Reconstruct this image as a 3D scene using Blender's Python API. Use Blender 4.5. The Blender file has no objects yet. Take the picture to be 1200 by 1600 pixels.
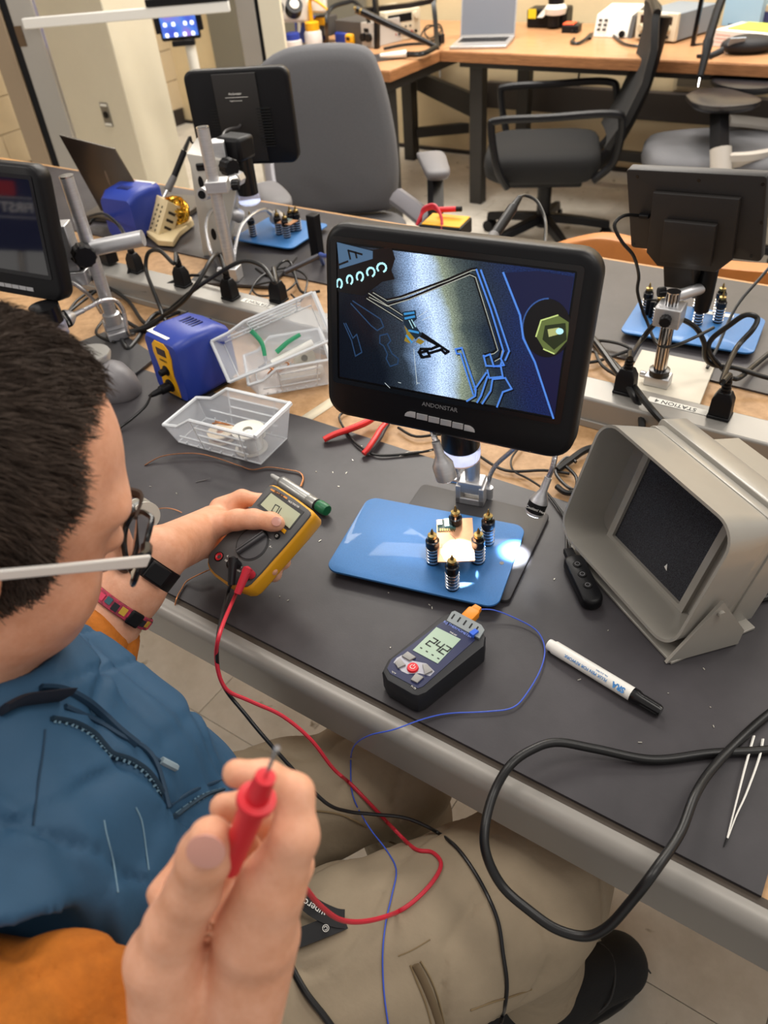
import bpy, bmesh, math, random
import numpy as np
from mathutils import Matrix, Vector
random.seed(7)
SC = bpy.context.scene
COL = SC.collection
# ---------------------------------------------------------------- camera
CAM_H = 1.46            # lens height above the floor
TOP = 0.76              # bench top height
FPX = 1200.0            # focal length for a 1200 x 1600 frame
p_, r_, y_ = (math.radians(a) for a in (40.28, -5.345, -36.891))
FW = Vector((math.sin(y_)*math.cos(p_), math.cos(y_)*math.cos(p_), -math.sin(p_)))
r0 = Vector((math.cos(y_), -math.sin(y_), 0)); u0 = r0.cross(FW)
RT = r0*math.cos(r_) + u0*math.sin(r_); UP = -r0*math.sin(r_) + u0*math.cos(r_)
cd = bpy.data.cameras.new('camera'); cam = bpy.data.objects.new('camera', cd); COL.objects.link(cam)
cam.matrix_world = Matrix(((RT.x, UP.x, -FW.x, 0), (RT.y, UP.y, -FW.y, 0), (RT.z, UP.z, -FW.z, CAM_H), (0, 0, 0, 1)))
cd.sensor_fit = 'VERTICAL'; cd.sensor_height = 36; cd.lens = FPX/1600*36
cd.clip_start = .02; cd.clip_end = 60
cd.dof.use_dof = True; cd.dof.focus_distance = .86; cd.dof.aperture_fstop = 7.5
SC.camera = cam
# ---------------------------------------------------------------- world, lights, exposure
SC.view_settings.view_transform = 'Standard'; SC.view_settings.look = 'None'
SC.view_settings.gamma = 1; SC.view_settings.use_curve_mapping = False
SC.view_settings.exposure = 0.10
wd = bpy.data.worlds.new('world'); SC.world = wd; wd.use_nodes = True
wd.node_tree.nodes['Background'].inputs[0].default_value = (1.0, .95, .90, 1)
wd.node_tree.nodes['Background'].inputs[1].default_value = .52
def area(name, loc, size, sizey, power, color, rot=(0, 0, 0)):
    l = bpy.data.lights.new(name, 'AREA'); l.shape = 'RECTANGLE'; l.size = size; l.size_y = sizey
    l.energy = power; l.color = color
    o = bpy.data.objects.new(name, l); o.location = loc; o.rotation_euler = rot; COL.objects.link(o)
WARM = (1.0, .94, .86)
for lx, ly, pw in ((-1.3, .5, 15), (.8, .6, 15), (-3.2, -1.1, 40), (-1.75, 2.6, 44), (-.2, 4.1, 44), (1.1, 2.4, 30), (-3.7, 3.2, 64), (-1.6, 3.7, 58)):  # the front left one is added to brighten the floor under the bench
    area('ceiling_and_fill', (lx, ly, 2.8), 1.2, .6, pw, WARM)
# ---------------------------------------------------------------- helpers
def srgb(c):
    if isinstance(c, str):
        c = [int(c[i:i+2], 16)/255 for i in (0, 2, 4)]
    return tuple(v/12.92 if v <= .04045 else ((v+.055)/1.055)**2.4 for v in c)
MATS = {}
def mat(name, col='808080', rough=.5, metal=0, noise=0, nscale=40, bump=0, bscale=200, emit=0, alpha=1, trans=0, ior=1.45,
        coat=0, sss=0, col2=None, stretch=None, spec=.5, scuff=0):
    if name in MATS: return MATS[name]
    m = bpy.data.materials.new(name); m.use_nodes = True; nt = m.node_tree; b = nt.nodes['Principled BSDF']
    c = (*srgb(col), 1)
    b.inputs['Base Color'].default_value = c; b.inputs['Roughness'].default_value = rough; b.inputs['Metallic'].default_value = metal
    b.inputs['IOR'].default_value = ior; b.inputs['Transmission Weight'].default_value = trans; b.inputs['Alpha'].default_value = alpha
    b.inputs['Coat Weight'].default_value = coat; b.inputs['Specular IOR Level'].default_value = spec
    if sss:
        b.inputs['Subsurface Weight'].default_value = sss; b.inputs['Subsurface Radius'].default_value = (.01, .004, .002)
        b.inputs['Subsurface Scale'].default_value = .6
    if emit:
        b.inputs['Emission Color'].default_value = c; b.inputs['Emission Strength'].default_value = emit
    if noise or bump:
        tc = nt.nodes.new('ShaderNodeTexCoord'); src = tc.outputs['Object']
        if stretch:
            mp = nt.nodes.new('ShaderNodeMapping'); mp.inputs['Scale'].default_value = stretch
            nt.links.new(src, mp.inputs[0]); src = mp.outputs[0]
    if noise:
        n = nt.nodes.new('ShaderNodeTexNoise'); n.inputs['Scale'].default_value = nscale; n.inputs['Detail'].default_value = 6
        n.inputs['Roughness'].default_value = .65
        nt.links.new(src, n.inputs['Vector'])
        rp = nt.nodes.new('ShaderNodeValToRGB'); rp.color_ramp.elements[0].position = .3; rp.color_ramp.elements[1].position = .7
        d = srgb(col2) if col2 else tuple(v*(1-noise) for v in c[:3])
        rp.color_ramp.elements[0].color = (*d, 1)
        rp.color_ramp.elements[1].color = (*[min(1, v*(1+noise*.5)) for v in c[:3]], 1)
        nt.links.new(n.outputs['Fac'], rp.inputs[0]); nt.links.new(rp.outputs[0], b.inputs['Base Color'])
        if scuff:       # small dark scuff marks
            n3 = nt.nodes.new('ShaderNodeTexNoise'); n3.inputs['Scale'].default_value = scuff; n3.inputs['Detail'].default_value = 5; n3.inputs['Distortion'].default_value = 1.2
            ge = nt.nodes.new('ShaderNodeNewGeometry'); nt.links.new(ge.outputs['Position'], n3.inputs['Vector'])
            r3 = nt.nodes.new('ShaderNodeValToRGB'); r3.color_ramp.elements[0].position = .64; r3.color_ramp.elements[1].position = .70
            r3.color_ramp.elements[0].color = (1, 1, 1, 1); r3.color_ramp.elements[1].color = (.42, .38, .32, 1); nt.links.new(n3.outputs['Fac'], r3.inputs[0])
            mx = nt.nodes.new('ShaderNodeMix'); mx.data_type = 'RGBA'; mx.blend_type = 'MULTIPLY'; mx.inputs[0].default_value = 1
            nt.links.new(rp.outputs[0], mx.inputs[6]); nt.links.new(r3.outputs[0], mx.inputs[7]); nt.links.new(mx.outputs[2], b.inputs['Base Color'])
    if bump:
        n2 = nt.nodes.new('ShaderNodeTexNoise'); n2.inputs['Scale'].default_value = bscale; n2.inputs['Detail'].default_value = 4
        nt.links.new(src, n2.inputs['Vector'])
        bp = nt.nodes.new('ShaderNodeBump'); bp.inputs['Strength'].default_value = bump; bp.inputs['Distance'].default_value = .002
        nt.links.new(n2.outputs['Fac'], bp.inputs['Height']); nt.links.new(bp.outputs[0], b.inputs['Normal'])
    MATS[name] = m
    return m
V = Vector
def ray(px, py): return RT*((px-600)/FPX) - UP*((py-800)/FPX) + FW
def G(px, py, z):       # where a sight line meets a level plane
    d = ray(px, py); return V((0, 0, CAM_H)) + d*((z-CAM_H)/d.z)
def W(px, py, h=0): return G(px, py, TOP+h)
def D(px, py, d): return V((0, 0, CAM_H)) + ray(px, py)*d
def YP(px, py, y):
    d = ray(px, py); return V((0, 0, CAM_H)) + d*(y/d.y)
def XP(px, py, x):
    d = ray(px, py); return V((0, 0, CAM_H)) + d*(x/d.x)
def fr(o, x, up=(0, 0, 1)):         # frame with x along x, z near up
    x = V(x).normalized(); up = V(up); y = up.cross(x).normalized(); z = x.cross(y)
    return Matrix(((x.x, y.x, z.x, o[0]), (x.y, y.y, z.y, o[1]), (x.z, y.z, z.z, o[2]), (0, 0, 0, 1)))
def frz(o, z, xhint=(1, 0, 0)):     # frame with z along z
    z = V(z).normalized(); x = V(xhint); x = (x - z*x.dot(z)).normalized(); y = z.cross(x)
    return Matrix(((x.x, y.x, z.x, o[0]), (x.y, y.y, z.y, o[1]), (x.z, y.z, z.z, o[2]), (0, 0, 0, 1)))
def rrect(w, h, r, n=5):
    pts = []
    for cx, cy, a0 in ((w/2-r, h/2-r, 0), (-w/2+r, h/2-r, 90), (-w/2+r, -h/2+r, 180), (w/2-r, -h/2+r, 270)):
        for i in range(n+1):
            a = math.radians(a0+90*i/n); pts.append((cx+r*math.cos(a), cy+r*math.sin(a)))
    return pts
def smooth_pts(pts, k=8):
    P = [V(p) for p in pts]; out = []
    for i in range(len(P)-1):
        p0 = P[max(i-1, 0)]; p1 = P[i]; p2 = P[i+1]; p3 = P[min(i+2, len(P)-1)]
        for j in range(k):
            t = j/k
            out.append(.5*((2*p1)+(p2-p0)*t+(2*p0-5*p1+4*p2-p3)*t*t+(3*p1-p0-3*p2+p3)*t**3))
    out.append(P[-1]); return out
class MB:
    def __init__(s, m=None): s.v = []; s.f = []; s.m = m or Matrix()
    def add(s, vs, fs):
        k = len(s.v); s.v += [s.m @ V(v) for v in vs]; s.f += [[i+k for i in f] for f in fs]; return s
    def box(s, x0, x1, y0, y1, z0, z1):
        return s.add([(x, y, z) for z in (z0, z1) for x, y in ((x0, y0), (x1, y0), (x1, y1), (x0, y1))],
              [(3, 2, 1, 0), (4, 5, 6, 7), (0, 1, 5, 4), (1, 2, 6, 5), (2, 3, 7, 6), (3, 0, 4, 7)])
    def cbox(s, c, sz): return s.box(c[0]-sz[0]/2, c[0]+sz[0]/2, c[1]-sz[1]/2, c[1]+sz[1]/2, c[2]-sz[2]/2, c[2]+sz[2]/2)
    def loft(s, rings, cap=True, close=True):
        n = len(rings[0]); vs = [p for r in rings for p in r]; fs = []
        for i in range(len(rings)-1):
            for j in range(n if close else n-1):
                a = i*n+j; b = i*n+(j+1) % n; fs.append((a, b, b+n, a+n))
        if cap: fs.append(tuple(range(n-1, -1, -1))); fs.append(tuple(range((len(rings)-1)*n, len(rings)*n)))
        return s.add(vs, fs)
    def prism(s, poly, z0, z1, e=0):   # polygon extruded, edges eased by e
        def ins(d):
            if not d: return poly
            cx = sum(p[0] for p in poly)/len(poly); cy = sum(p[1] for p in poly)/len(poly)
            out = []
            for x, y in poly:
                l = math.hypot(x-cx, y-cy) or 1; out.append((x-(x-cx)/l*d*1.2, y-(y-cy)/l*d*1.2))
            return out
        if e: rg = [(ins(e), z0), (ins(e*.3), z0+e*.3), (poly, z0+e), (poly, z1-e), (ins(e*.3), z1-e*.3), (ins(e), z1)]
        else: rg = [(poly, z0), (poly, z1)]
        return s.loft([[(x, y, z) for x, y in q] for q, z in rg])
    def lathe(s, prof, n=20, cap=True):
        return s.loft([[(r*math.cos(2*math.pi*i/n), r*math.sin(2*math.pi*i/n), z) for i in range(n)] for r, z in prof], cap)
    def cyl(s, p0, p1, r0, r1=None, n=16):
        r1 = r0 if r1 is None else r1; p0 = V(p0); p1 = V(p1); d = p1-p0
        h = (1, 0, 0) if abs(d.normalized().x) < .9 else (0, 1, 0)
        f = frz(p0, d, h); L = d.length
        return s.loft([[f @ V((r*math.cos(2*math.pi*i/n), r*math.sin(2*math.pi*i/n), z)) for i in range(n)] for r, z in ((r0, 0), (r1, L))])
    def tube(s, pts, r, n=8, k=6, flat=1):
        P = smooth_pts(pts, k) if k > 1 else [V(p) for p in pts]
        rings = []; x = None
        for i, p in enumerate(P):
            t = (P[min(i+1, len(P)-1)]-P[max(i-1, 0)])
            t = t.normalized() if t.length > 1e-9 else V((0, 0, 1))
            if x is None: x = t.orthogonal().normalized()
            x = (x-t*x.dot(t)); x = x.normalized() if x.length > 1e-6 else t.orthogonal().normalized()
            y = t.cross(x); rr = r[0]+(r[1]-r[0])*i/(len(P)-1) if isinstance(r, tuple) else r
            rings.append([p+x*rr*math.cos(2*math.pi*j/n)+y*rr*flat*math.sin(2*math.pi*j/n) for j in range(n)])
        return s.loft(rings)
    def ell(s, c, r, n=16, k=10):
        rings = []
        for i in range(1, k):
            a = math.pi*i/k
            rings.append([(c[0]+r[0]*math.sin(a)*math.cos(2*math.pi*j/n), c[1]+r[1]*math.sin(a)*math.sin(2*math.pi*j/n), c[2]-r[2]*math.cos(a)) for j in range(n)])
        return s.loft(rings)
    def build(s, name, material, parent=None, loc=None, bevel=0, smooth=35, seg=2):
        me = bpy.data.meshes.new(name)
        o = bpy.data.objects.new(name, me); COL.objects.link(o)
        if parent is not None: org = V(parent['org']); o.parent = parent
        else: org = V(loc or (0, 0, 0)); o.location = org
        o['org'] = tuple(org)
        me.from_pydata([v-org for v in s.v], [], s.f)
        bm = bmesh.new(); bm.from_mesh(me); bmesh.ops.recalc_face_normals(bm, faces=bm.faces); bm.to_mesh(me); bm.free()
        me.materials.append(material)
        if smooth:
            me.shade_smooth(); me.set_sharp_from_angle(angle=math.radians(smooth))
        if bevel:
            md = o.modifiers.new('edge', 'BEVEL'); md.width = bevel; md.segments = seg; md.limit_method = 'ANGLE'; md.angle_limit = math.radians(40)
        return o
def tag(o, label, cat, group=None, kind=None):
    if label: o['label'] = label
    if cat: o['category'] = cat
    if group: o['group'] = group
    if kind: o['kind'] = kind
    return o
def thing(name, label, cat, loc, group=None):
    o = bpy.data.objects.new(name, None); o.empty_display_size = .02; COL.objects.link(o)
    o.location = V(loc); o['org'] = tuple(V(loc)); return tag(o, label, cat, group)
def struct(o): o['kind'] = 'structure'; return o
def dup(root, loc, rotz=0, label=None):
    r = root.copy(); COL.objects.link(r); r.location = loc; r.rotation_euler = (0, 0, rotz)
    if label: r['label'] = label
    for ch in list(root.children):
        c = ch.copy(); COL.objects.link(c); c.parent = r
        for g in list(ch.children):
            d = g.copy(); COL.objects.link(d); d.parent = c
    return r
def text(s, size, m, material, parent, name='lettering', align='CENTER', bold=0):
    cu = bpy.data.curves.new(name, 'FONT'); cu.body = s; cu.size = size; cu.align_x = align; cu.align_y = 'CENTER'
    cu.extrude = .0002; cu.offset = bold; cu.resolution_u = 3
    tmp = bpy.data.objects.new(name, cu); me = bpy.data.meshes.new_from_object(tmp); bpy.data.objects.remove(tmp)
    me.materials.clear(); me.materials.append(material)
    o = bpy.data.objects.new(name, me); COL.objects.link(o); me.transform(T4(-V(parent['org'])) @ m)
    o.parent = parent; o['org'] = parent['org']; return o
def pframe(o, x, y):                # face frame: x right, y up, z = outward
    x = V(x).normalized(); z = x.cross(V(y)).normalized(); y = z.cross(x)
    return Matrix(((x.x, y.x, z.x, o[0]), (x.y, y.y, z.y, o[1]), (x.z, y.z, z.z, o[2]), (0, 0, 0, 1)))
def onp(px, py, M, z=0):            # where a sight line meets the plane z of a frame, in frame coordinates
    n = M.to_3x3() @ V((0, 0, 1)); o = M @ V((0, 0, z)); c = V((0, 0, CAM_H)); d = ray(px, py)
    q = M.inverted() @ (c + d*((o-c).dot(n)/d.dot(n))); return (q.x, q.y)
def pp(pts, M, z=0): return [onp(a, b, M, z) for a, b in pts]
def line_poly(pts, w):              # flat ribbon along a 2d polyline, as quads
    out = []
    for (x0, y0), (x1, y1) in zip(pts, pts[1:]):
        l = math.hypot(x1-x0, y1-y0) or 1; nx, ny = -(y1-y0)/l*w/2, (x1-x0)/l*w/2; ex, ey = (x1-x0)/l*w*.4, (y1-y0)/l*w*.4
        out.append([(x0-ex+nx, y0-ey+ny), (x1+ex+nx, y1+ey+ny), (x1+ex-nx, y1+ey-ny), (x0-ex-nx, y0-ey-ny)])
    return out
T4 = Matrix.Translation
def RZ(a): return Matrix.Rotation(math.radians(a), 4, 'Z')
def RX(a): return Matrix.Rotation(math.radians(a), 4, 'X')
def RY(a): return Matrix.Rotation(math.radians(a), 4, 'Y')
# ---------------------------------------------------------------- common materials
BLK = mat('black plastic', '0d0d10', .42, bump=.05, bscale=900, spec=.28)
BLKG = mat('black glossy plastic', '0e0e10', .25)
RUB = mat('black cable rubber', '101011', .38)
ALU = mat('brushed aluminium', 'c9c9cb', .40, .75, noise=.12, nscale=30, stretch=(1, 1, 12))
STEEL = mat('polished steel', 'd8d8da', .18, 1)
BRASS = mat('brass', '9a8452', .34, 1)
WHITE = mat('white plastic', 'e2e0da', .4)
PAPER = mat('white label paper', 'e6e4dc', .7)
INK = mat('black ink', '161618', .7)
RED = mat('red plastic', 'd0222e', .4)
BLUEP = mat('blue moulded plastic', '243a94', .38, bump=.04, bscale=700)
YEL = mat('yellow plastic', 'e2a512', .4)
ORG = mat('orange plastic', 'e88a1c', .4)
GREYF = mat('grey upholstery fabric', '5d5d60', .9, noise=.12, nscale=300, bump=.25, bscale=900)
BLKF = mat('black upholstery fabric', '121213', .9, noise=.2, nscale=300, bump=.25, bscale=900)
# ================================================================ SETTING
TILE = mat('vinyl floor tile', 'dad4c9', .35, noise=.12, nscale=7, col2='c3bcae', bump=.02, bscale=60, scuff=11)
SCUFF = mat('floor joint', '5d584f', .7)
f_ = MB(); f_.box(-6.2, 2.2, -1.6, 6.2, -.03, -.003)
floor = struct(f_.build('floor', SCUFF))
tm = MB(); tm.box(-.1517, .1517, -.1517, .1517, -.003, 0)
t0_ = tm.build('tile', TILE, floor); cells = []
for i in range(-20, 4):
    for j in range(-3, 19):
        x = i*.305+.05; y = j*.305+.12; q = V((x, y, -CAM_H)); dz = q.dot(FW)
        if dz < .2: continue
        u = 600+FPX*q.dot(RT)/dz; v = 800-FPX*q.dot(UP)/dz
        if -420 < u < 1620 and -60 < v < 2100 and x > -5.0 and y < 4.6:
            hid = -2.5 < x < .2 and 1.3 < y < 1.6 and dz < 4    # under the bench
            if not hid: cells.append((dz, x, y))
cells.sort()
for k, (dz, x, y) in enumerate(cells[:298]):
    o = t0_ if k == 0 else t0_.copy()
    if k: COL.objects.link(o); o.parent = floor
    o.location = (x, y, 0); o.rotation_euler = (0, 0, (k*7 % 4)*math.pi/2)
if cells[298:]:
    rest = MB()
    for dz, x, y in cells[298:]: rest.box(x-.1517, x+.1517, y-.1517, y+.1517, -.003, 0)
    rest.build('tile_field', TILE, floor)['kind'] = 'stuff'
# walls
WALLP = mat('cream wall paint', 'c8b595', .55, noise=.06, nscale=6, bump=.12, bscale=90)
MORT = mat('painted mortar joint', '97866d', .7)
BASEB = mat('dark vinyl baseboard', '2c2522', .5)
wl = MB(); wl.box(-5.12, -5.0, -1.6, 6.2, 0, 3.0)
wall_left = struct(wl.build('wall_left', MORT))
bm_ = MB(); bm_.box(-.006, .012, -.198, .198, -.098, .098)
b0 = None
for r in range(10):
    for c in range(7):
        y = 2.0+c*.4+(.2 if r % 2 else 0); z = .2+r*.2
        if b0 is None:
            b0 = bm_.build('block', WALLP, wall_left, bevel=.003); o = b0
        else:
            o = b0.copy(); COL.objects.link(o); o.parent = wall_left
        o.location = (-5.0, y, z)
bb = MB(); bb.box(-5.0, -4.975, -1.6, 4.54, 0, .11); struct(bb.build('baseboard_left', BASEB, bevel=.004))
wb = MB(); wb.box(-5.12, 2.2, 4.56, 4.68, 0, 3.0); wall_back = struct(wb.build('wall_back', mat('back wall paint', 'd2bf9a', .4, noise=.08, nscale=4), bevel=.002))
bb = MB(); bb.box(-5.0, 2.2, 4.548, 4.56, 0, .02); struct(bb.build('baseboard_back', BASEB, bevel=.002))
# white column with an outlet, seen through the glass door
a = XP(150, 20, -4.0); cw = mat('off-white column paint', 'cfc7b2', .5, noise=.04, nscale=5)
c0 = G(72, 150, 1.0)
col_y = 2.95
pl = YP(60, 100, col_y); pr = YP(183, 100, col_y)
mc = MB(); mc.box(pl.x, pr.x, col_y, col_y+.3, 0, 3.0)
column = struct(mc.build('trim_column', cw, bevel=.006))
of = YP(167, 179, col_y)
om = MB(); om.prism([(x+of.x, z+of.z) for x, z in rrect(.062, .118, .006)], -.001, .006)
om.v = [V((v.x, col_y-v.z, v.y)) for v in om.v]
ol = thing('wall_outlet', 'steel single power outlet plate on the white column', 'outlet', (of.x, col_y, of.z-.06))
om.build('cover_plate', mat('dull steel plate', '8d8a84', .4, .8), ol)
s_ = MB(); s_.cyl((of.x, col_y-.005, of.z), (of.x, col_y-.012, of.z), .017, n=20); s_.build('socket', BLK, ol)
s_ = MB(); s_.cbox((of.x, col_y-.007, of.z+.048), (.05, .002, .012)); s_.cbox((of.x, col_y-.007, of.z-.048), (.05, .002, .012)); s_.build('label_strip', PAPER, ol)
# glass door standing open
GL = mat('clear door glass', 'ffffff', .02, trans=1, ior=1.08, spec=.3)
d0 = D(36, 40, 3.04); d1 = D(392, 40, 3.04); d0.z = d1.z = 0
dm = fr(d0, d1-d0); DW = (d1-d0).length
dp = struct(thing('door_1', None, None, d0))
ALD = mat('satin aluminium door frame', 'b9b4ab', .35, .7)
for x0, x1 in ((-.03, .07), (DW-.045, DW+.03)):
    m = MB(dm); m.box(x0, x1, -.022, .022, .0, 2.1); m.build('stile', ALD, dp, bevel=.004)
m = MB(dm); m.box(-.055, -.03, -.02, .02, 0, 2.1); m.build('gasket', BLK, dp)
m = MB(dm); m.box(DW+.045, DW+.13, -.03, .03, 0, 2.1); m.build('jamb', mat('off-white column paint'), dp, bevel=.003)
m = MB(dm); m.box(DW+.031, DW+.044, -.02, .02, 0, 2.1); m.build('gasket', BLK, dp)
m = MB(dm); m.box(-.14, -.06, -.03, .03, 0, 2.1); m.build('jamb', mat('brown door jamb', '8f7d66', .6), dp, bevel=.003)
m = MB(dm); m.box(.07, DW-.045, -.004, .004, .25, 2.0); m.build('pane', GL, dp)
m = MB(dm); m.box(.07, DW-.045, -.022, .022, .0, .25); m.build('rail', ALD, dp, bevel=.004)
hz = D(200, 18, 3.04).z
m = MB(dm); m.box(.03, DW-.06, -.075, -.05, hz-.018, hz+.018); pb = m.build('push_bar', WHITE, dp, bevel=.004)
for x in (.05, DW-.1):
    m = MB(dm); m.box(x-.012, x+.012, -.05, -.02, hz-.012, hz+.012); m.build('bracket', ALD, pb)
m = MB(dm); m.box(DW*.58, DW-.06, -.078, -.05, hz+.02, hz+.045); m.build('touch_pad', BLK, pb, bevel=.003)
m = MB(dm); m.box(-.028, .0, -.026, -.0225, hz-.08, hz-.01); m.build('strike_plate', mat('worn bronze', '6e5a45', .4, .7), dp)
# ================================================================ WORKBENCH
Y0, Y1 = .392, 1.612
CHIP = mat('tan hardboard bench top', 'b38e66', .55, noise=.2, nscale=60, col2='9c774f')
bench = thing('workbench', 'long double sided lab bench with tan top and metal front rail', 'bench', (-1.1, 1.0, 0))
m = MB(); m.box(-2.75, .75, Y0, Y1, TOP-.03, TOP-.0035); m.build('tabletop', CHIP, bench, bevel=.002)
m = MB(); m.box(-2.75, .75, Y0-.006, Y0+.003, TOP-.02, TOP-.0036); m.build('edge_band', mat('dark wood edge', '3a3026', .6), bench)
RAIL = mat('grey enamelled steel rail', '8b8781', .36, .12, spec=.6)
m = MB()
prof = [(Y0-.006, TOP-.004), (Y0-.012, TOP-.0037), (Y0-.020, TOP-.006), (Y0-.025, TOP-.012), (Y0-.026, TOP-.020), (Y0-.026, TOP-.066), (Y0-.012, TOP-.068), (Y0-.006, TOP-.03)]
m.loft([[(x, a, b) for a, b in prof] for x in (-2.75, .75)]); m.build('front_rail', RAIL, bench)
m = MB(); m.box(-2.75, .75, Y1-.001, Y1+.012, TOP-.05, TOP-.0036); m.build('rear_edge', mat('tan bench edge', 'b98d5c', .6), bench, bevel=.003)
for x in (-2.5, .6):
    for y in (Y0+.2, Y1-.2):
        m = MB(); m.box(x-.03, x+.03, y-.03, y+.03, 0, TOP-.03); m.build('leg', mat('dark grey steel leg', '3b3a3a', .5, .3), bench)
MATM = mat('black anti-static mat', '3d3a3d', .42, noise=.3, nscale=4, col2='282629', bump=.03, bscale=500, spec=.45)
def mat_sheet(pts, label, grp=None):
    c = sum((V((p[0], p[1], 0)) for p in pts), V())/len(pts); m = MB(); m.prism([(p[0], p[1]) for p in pts], TOP-.0035, TOP, 0)
    return tag(m.build('bench_mat', MATM, loc=(c.x, c.y, TOP-.0035)), label, 'mat', grp)
p1 = W(480, 653); p2 = W(880, 782); xr = W(1193, 1390).x
bk = lambda x: p1.y+(p2.y-p1.y)*(x-p1.x)/(p2.x-p1.x)
mat_sheet([(-1.75, Y0+.0004), (xr, Y0+.0004), (xr, bk(xr)), (p1.x, p1.y), (-.93, bk(-.93)-.012), (-1.75, bk(-.93)-.012)], 'black mat under the blue plate and thermometer')
mat_sheet([(-.98, 1.235), (.6, 1.18), (.6, Y1-.006), (-.98, Y1-.006)], 'black mat on the far side behind the labelled power strip')
mat_sheet([(-2.6, 1.225), (-.985, 1.245), (-.985, Y1-.006), (-2.6, Y1-.006)], 'black mat on the far side under the brass sponge')
m = MB(); t0 = W(470, 657); t1 = W(523, 622); d = (t1-t0).normalized(); n = V((-d.y, d.x, 0))*.011
m.add([t0-n+V((0, 0, -.003)), t0+n+V((0, 0, -.003)), t1+n+V((0, 0, -.003)), t1-n+V((0, 0, -.003))], [(0, 1, 2, 3)])
o = m.build('masking_tape', mat('cream tape', 'd8cdb4', .6), loc=t0+V((0, 0, -.0035)))
sd = o.modifiers.new('thick', 'SOLIDIFY'); sd.thickness = .0004
tag(o, 'cream tape strip across the tan top between bins and monitor', 'tape')
# raceway
S0 = W(200, 435, .047); S1 = W(1200, 690, .047); sd_ = (S1-S0).normalized()
sm = fr(W(907, 620, 0)*1.0, V((sd_.x, sd_.y, 0)))
sm.translation = V((W(907, 619, .047).x, W(907, 619, .047).y, TOP-.003))
RW = mat('satin grey raceway', '94918c', .38, .35)
race = thing('power_raceway', 'long grey metal power raceway across the bench middle', 'power strip', sm.translation)
m = MB(sm); m.box(-1.6, .75, 0, .062, 0, .05); m.build('housing', RW, race, bevel=.004)
m = MB(sm); m.box(-1.6, .75, -.004, 0, .0, .012); m.build('flange', RW, race, bevel=.001)
q = sm.inverted() @ W(1060, 632, .05)
m = MB(sm); m.box(q.x-.045, q.x+.045, q.y-.007, q.y+.007, .0502, .0507); lb = m.build('label_strip', PAPER, race)
text('STATION 4', .0125, sm @ T4((q.x-.004, q.y, .0509)) @ RZ(180), INK, lb)
q = sm.inverted() @ W(402, 472, .05)
m = MB(sm); m.box(q.x-.04, q.x+.04, q.y-.007, q.y+.007, .0502, .0507); lb = m.build('label_strip', PAPER, race)
text('STATION 3', .0125, sm @ T4((q.x, q.y, .0509)) @ RZ(180), INK, lb)
# ================================================================ NEAR STATION
# ---- microscope parts shared by the stations
GOOSE = mat('chrome gooseneck', 'c9c9cc', .25, 1, bump=.6, bscale=400)
LEDW = mat('lit white led', 'eef2ff', .5, emit=14)
BASEP = mat('dark grey base plate', '3b3a3c', .45, .2, bump=.04, bscale=900)
def mon_housing(M, par, w, h, dep, r=.022):
    m = MB(M); m.prism(rrect(w, h, r, 7), -dep, 0, .006)
    return m.build('monitor_housing', BLK, par, smooth=50)
def gooseneck_lamp(par, pts, p0, p1, target=None, strength=0, label_=False, rr=.0033, R=.0115, lit=True):
    n = MB(); n.tube(pts + [p0], rr, 8); g = n.build('gooseneck', GOOSE, par)
    d = (V(p1)-V(p0)); L = d.length; M = frz(V(p0), d, (1, 0, 0) if abs(d.normalized().x) < .8 else (0, 1, 0))
    m = MB(M); m.lathe([(.0045, 0), (.005, L*.35), (R*.75, L*.5), (R, L*.62), (R, L*.98), (R*.9, L)], 24); hd = m.build('lamp_head', ALU, g)
    m = MB(M); m.lathe([(R*.82, L), (R*.82, L+.0006)], 20); m.build('lamp_face', LEDW if lit else WHITE, g)
    if label_:
        m = MB(M); m.lathe([(R+.0003, L*.66), (R+.0003, L*.92)], 24, cap=False); m.build('label_band', BLK, g)
        c = V((0, 0, CAM_H))-(V(p0)+d*.8); zz = d.normalized(); c = (c-zz*c.dot(zz)).normalized()
        xx = c.cross(zz)
        f = pframe(V(p0)+d*.79+c*(R+.0007), -xx if (-xx).dot(RT) > 0 else xx, -zz)
        text('Caution! Hot', .0046, f, WHITE, g)
    if strength:
        l = bpy.data.lights.new('lamp_spot', 'SPOT'); l.energy = strength; l.spot_size = math.radians(38); l.spot_blend = .7
        l.shadow_soft_size = .008; l.color = (.86, .92, 1.0)
        o = bpy.data.objects.new('lamp_spot', l); COL.objects.link(o)
        ld = d if target is None else target-V(p1)
        o.matrix_world = frz(V(p0)+d*1.05, -ld, (1, 0, 0) if abs(ld.normalized().x) < .8 else (0, 1, 0))
    return g
def pillar_proto(loc):
    t = thing('magnetic_pillar', 'black ringed magnetic pillar', 'holder', loc, 'magnetic pillars standing on the blue plates')
    M = T4(V(loc)); bs = .0072
    m = MB(M); m.lathe([(.0062, 0), (.0068, .001), (.0060, .003), (.0060, .022), (.0070, .023), (.0070, .030), (.0058, .031), (.0052, .034)], 18); m.build('body', BLKG, t)
    for k in range(5):
        m = MB(M); z = .0025+k*.0042; m.lathe([(.0060, z), (.0071, z+.0004), (.0073, z+.0011), (.0071, z+.0018), (.0060, z+.0022)], 18, cap=False); m.build('ring', STEEL, t)
    m = MB(M); m.lathe([(.0035, .034), (.0046, .0345), (.0046, .0375), (.0018, .0385), (.0014, .0425), (.0003, .0455)], 12); m.build('tip', BRASS, t)
    return t
PIL = None
def pillar(loc, label, sc=1.25):
    global PIL
    if PIL is None: PIL = pillar_proto(loc); PIL['label'] = label; PIL.scale = (1.25,)*3; return PIL
    o = dup(PIL, loc, label=label); o.scale = (sc, sc, sc); return o
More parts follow.
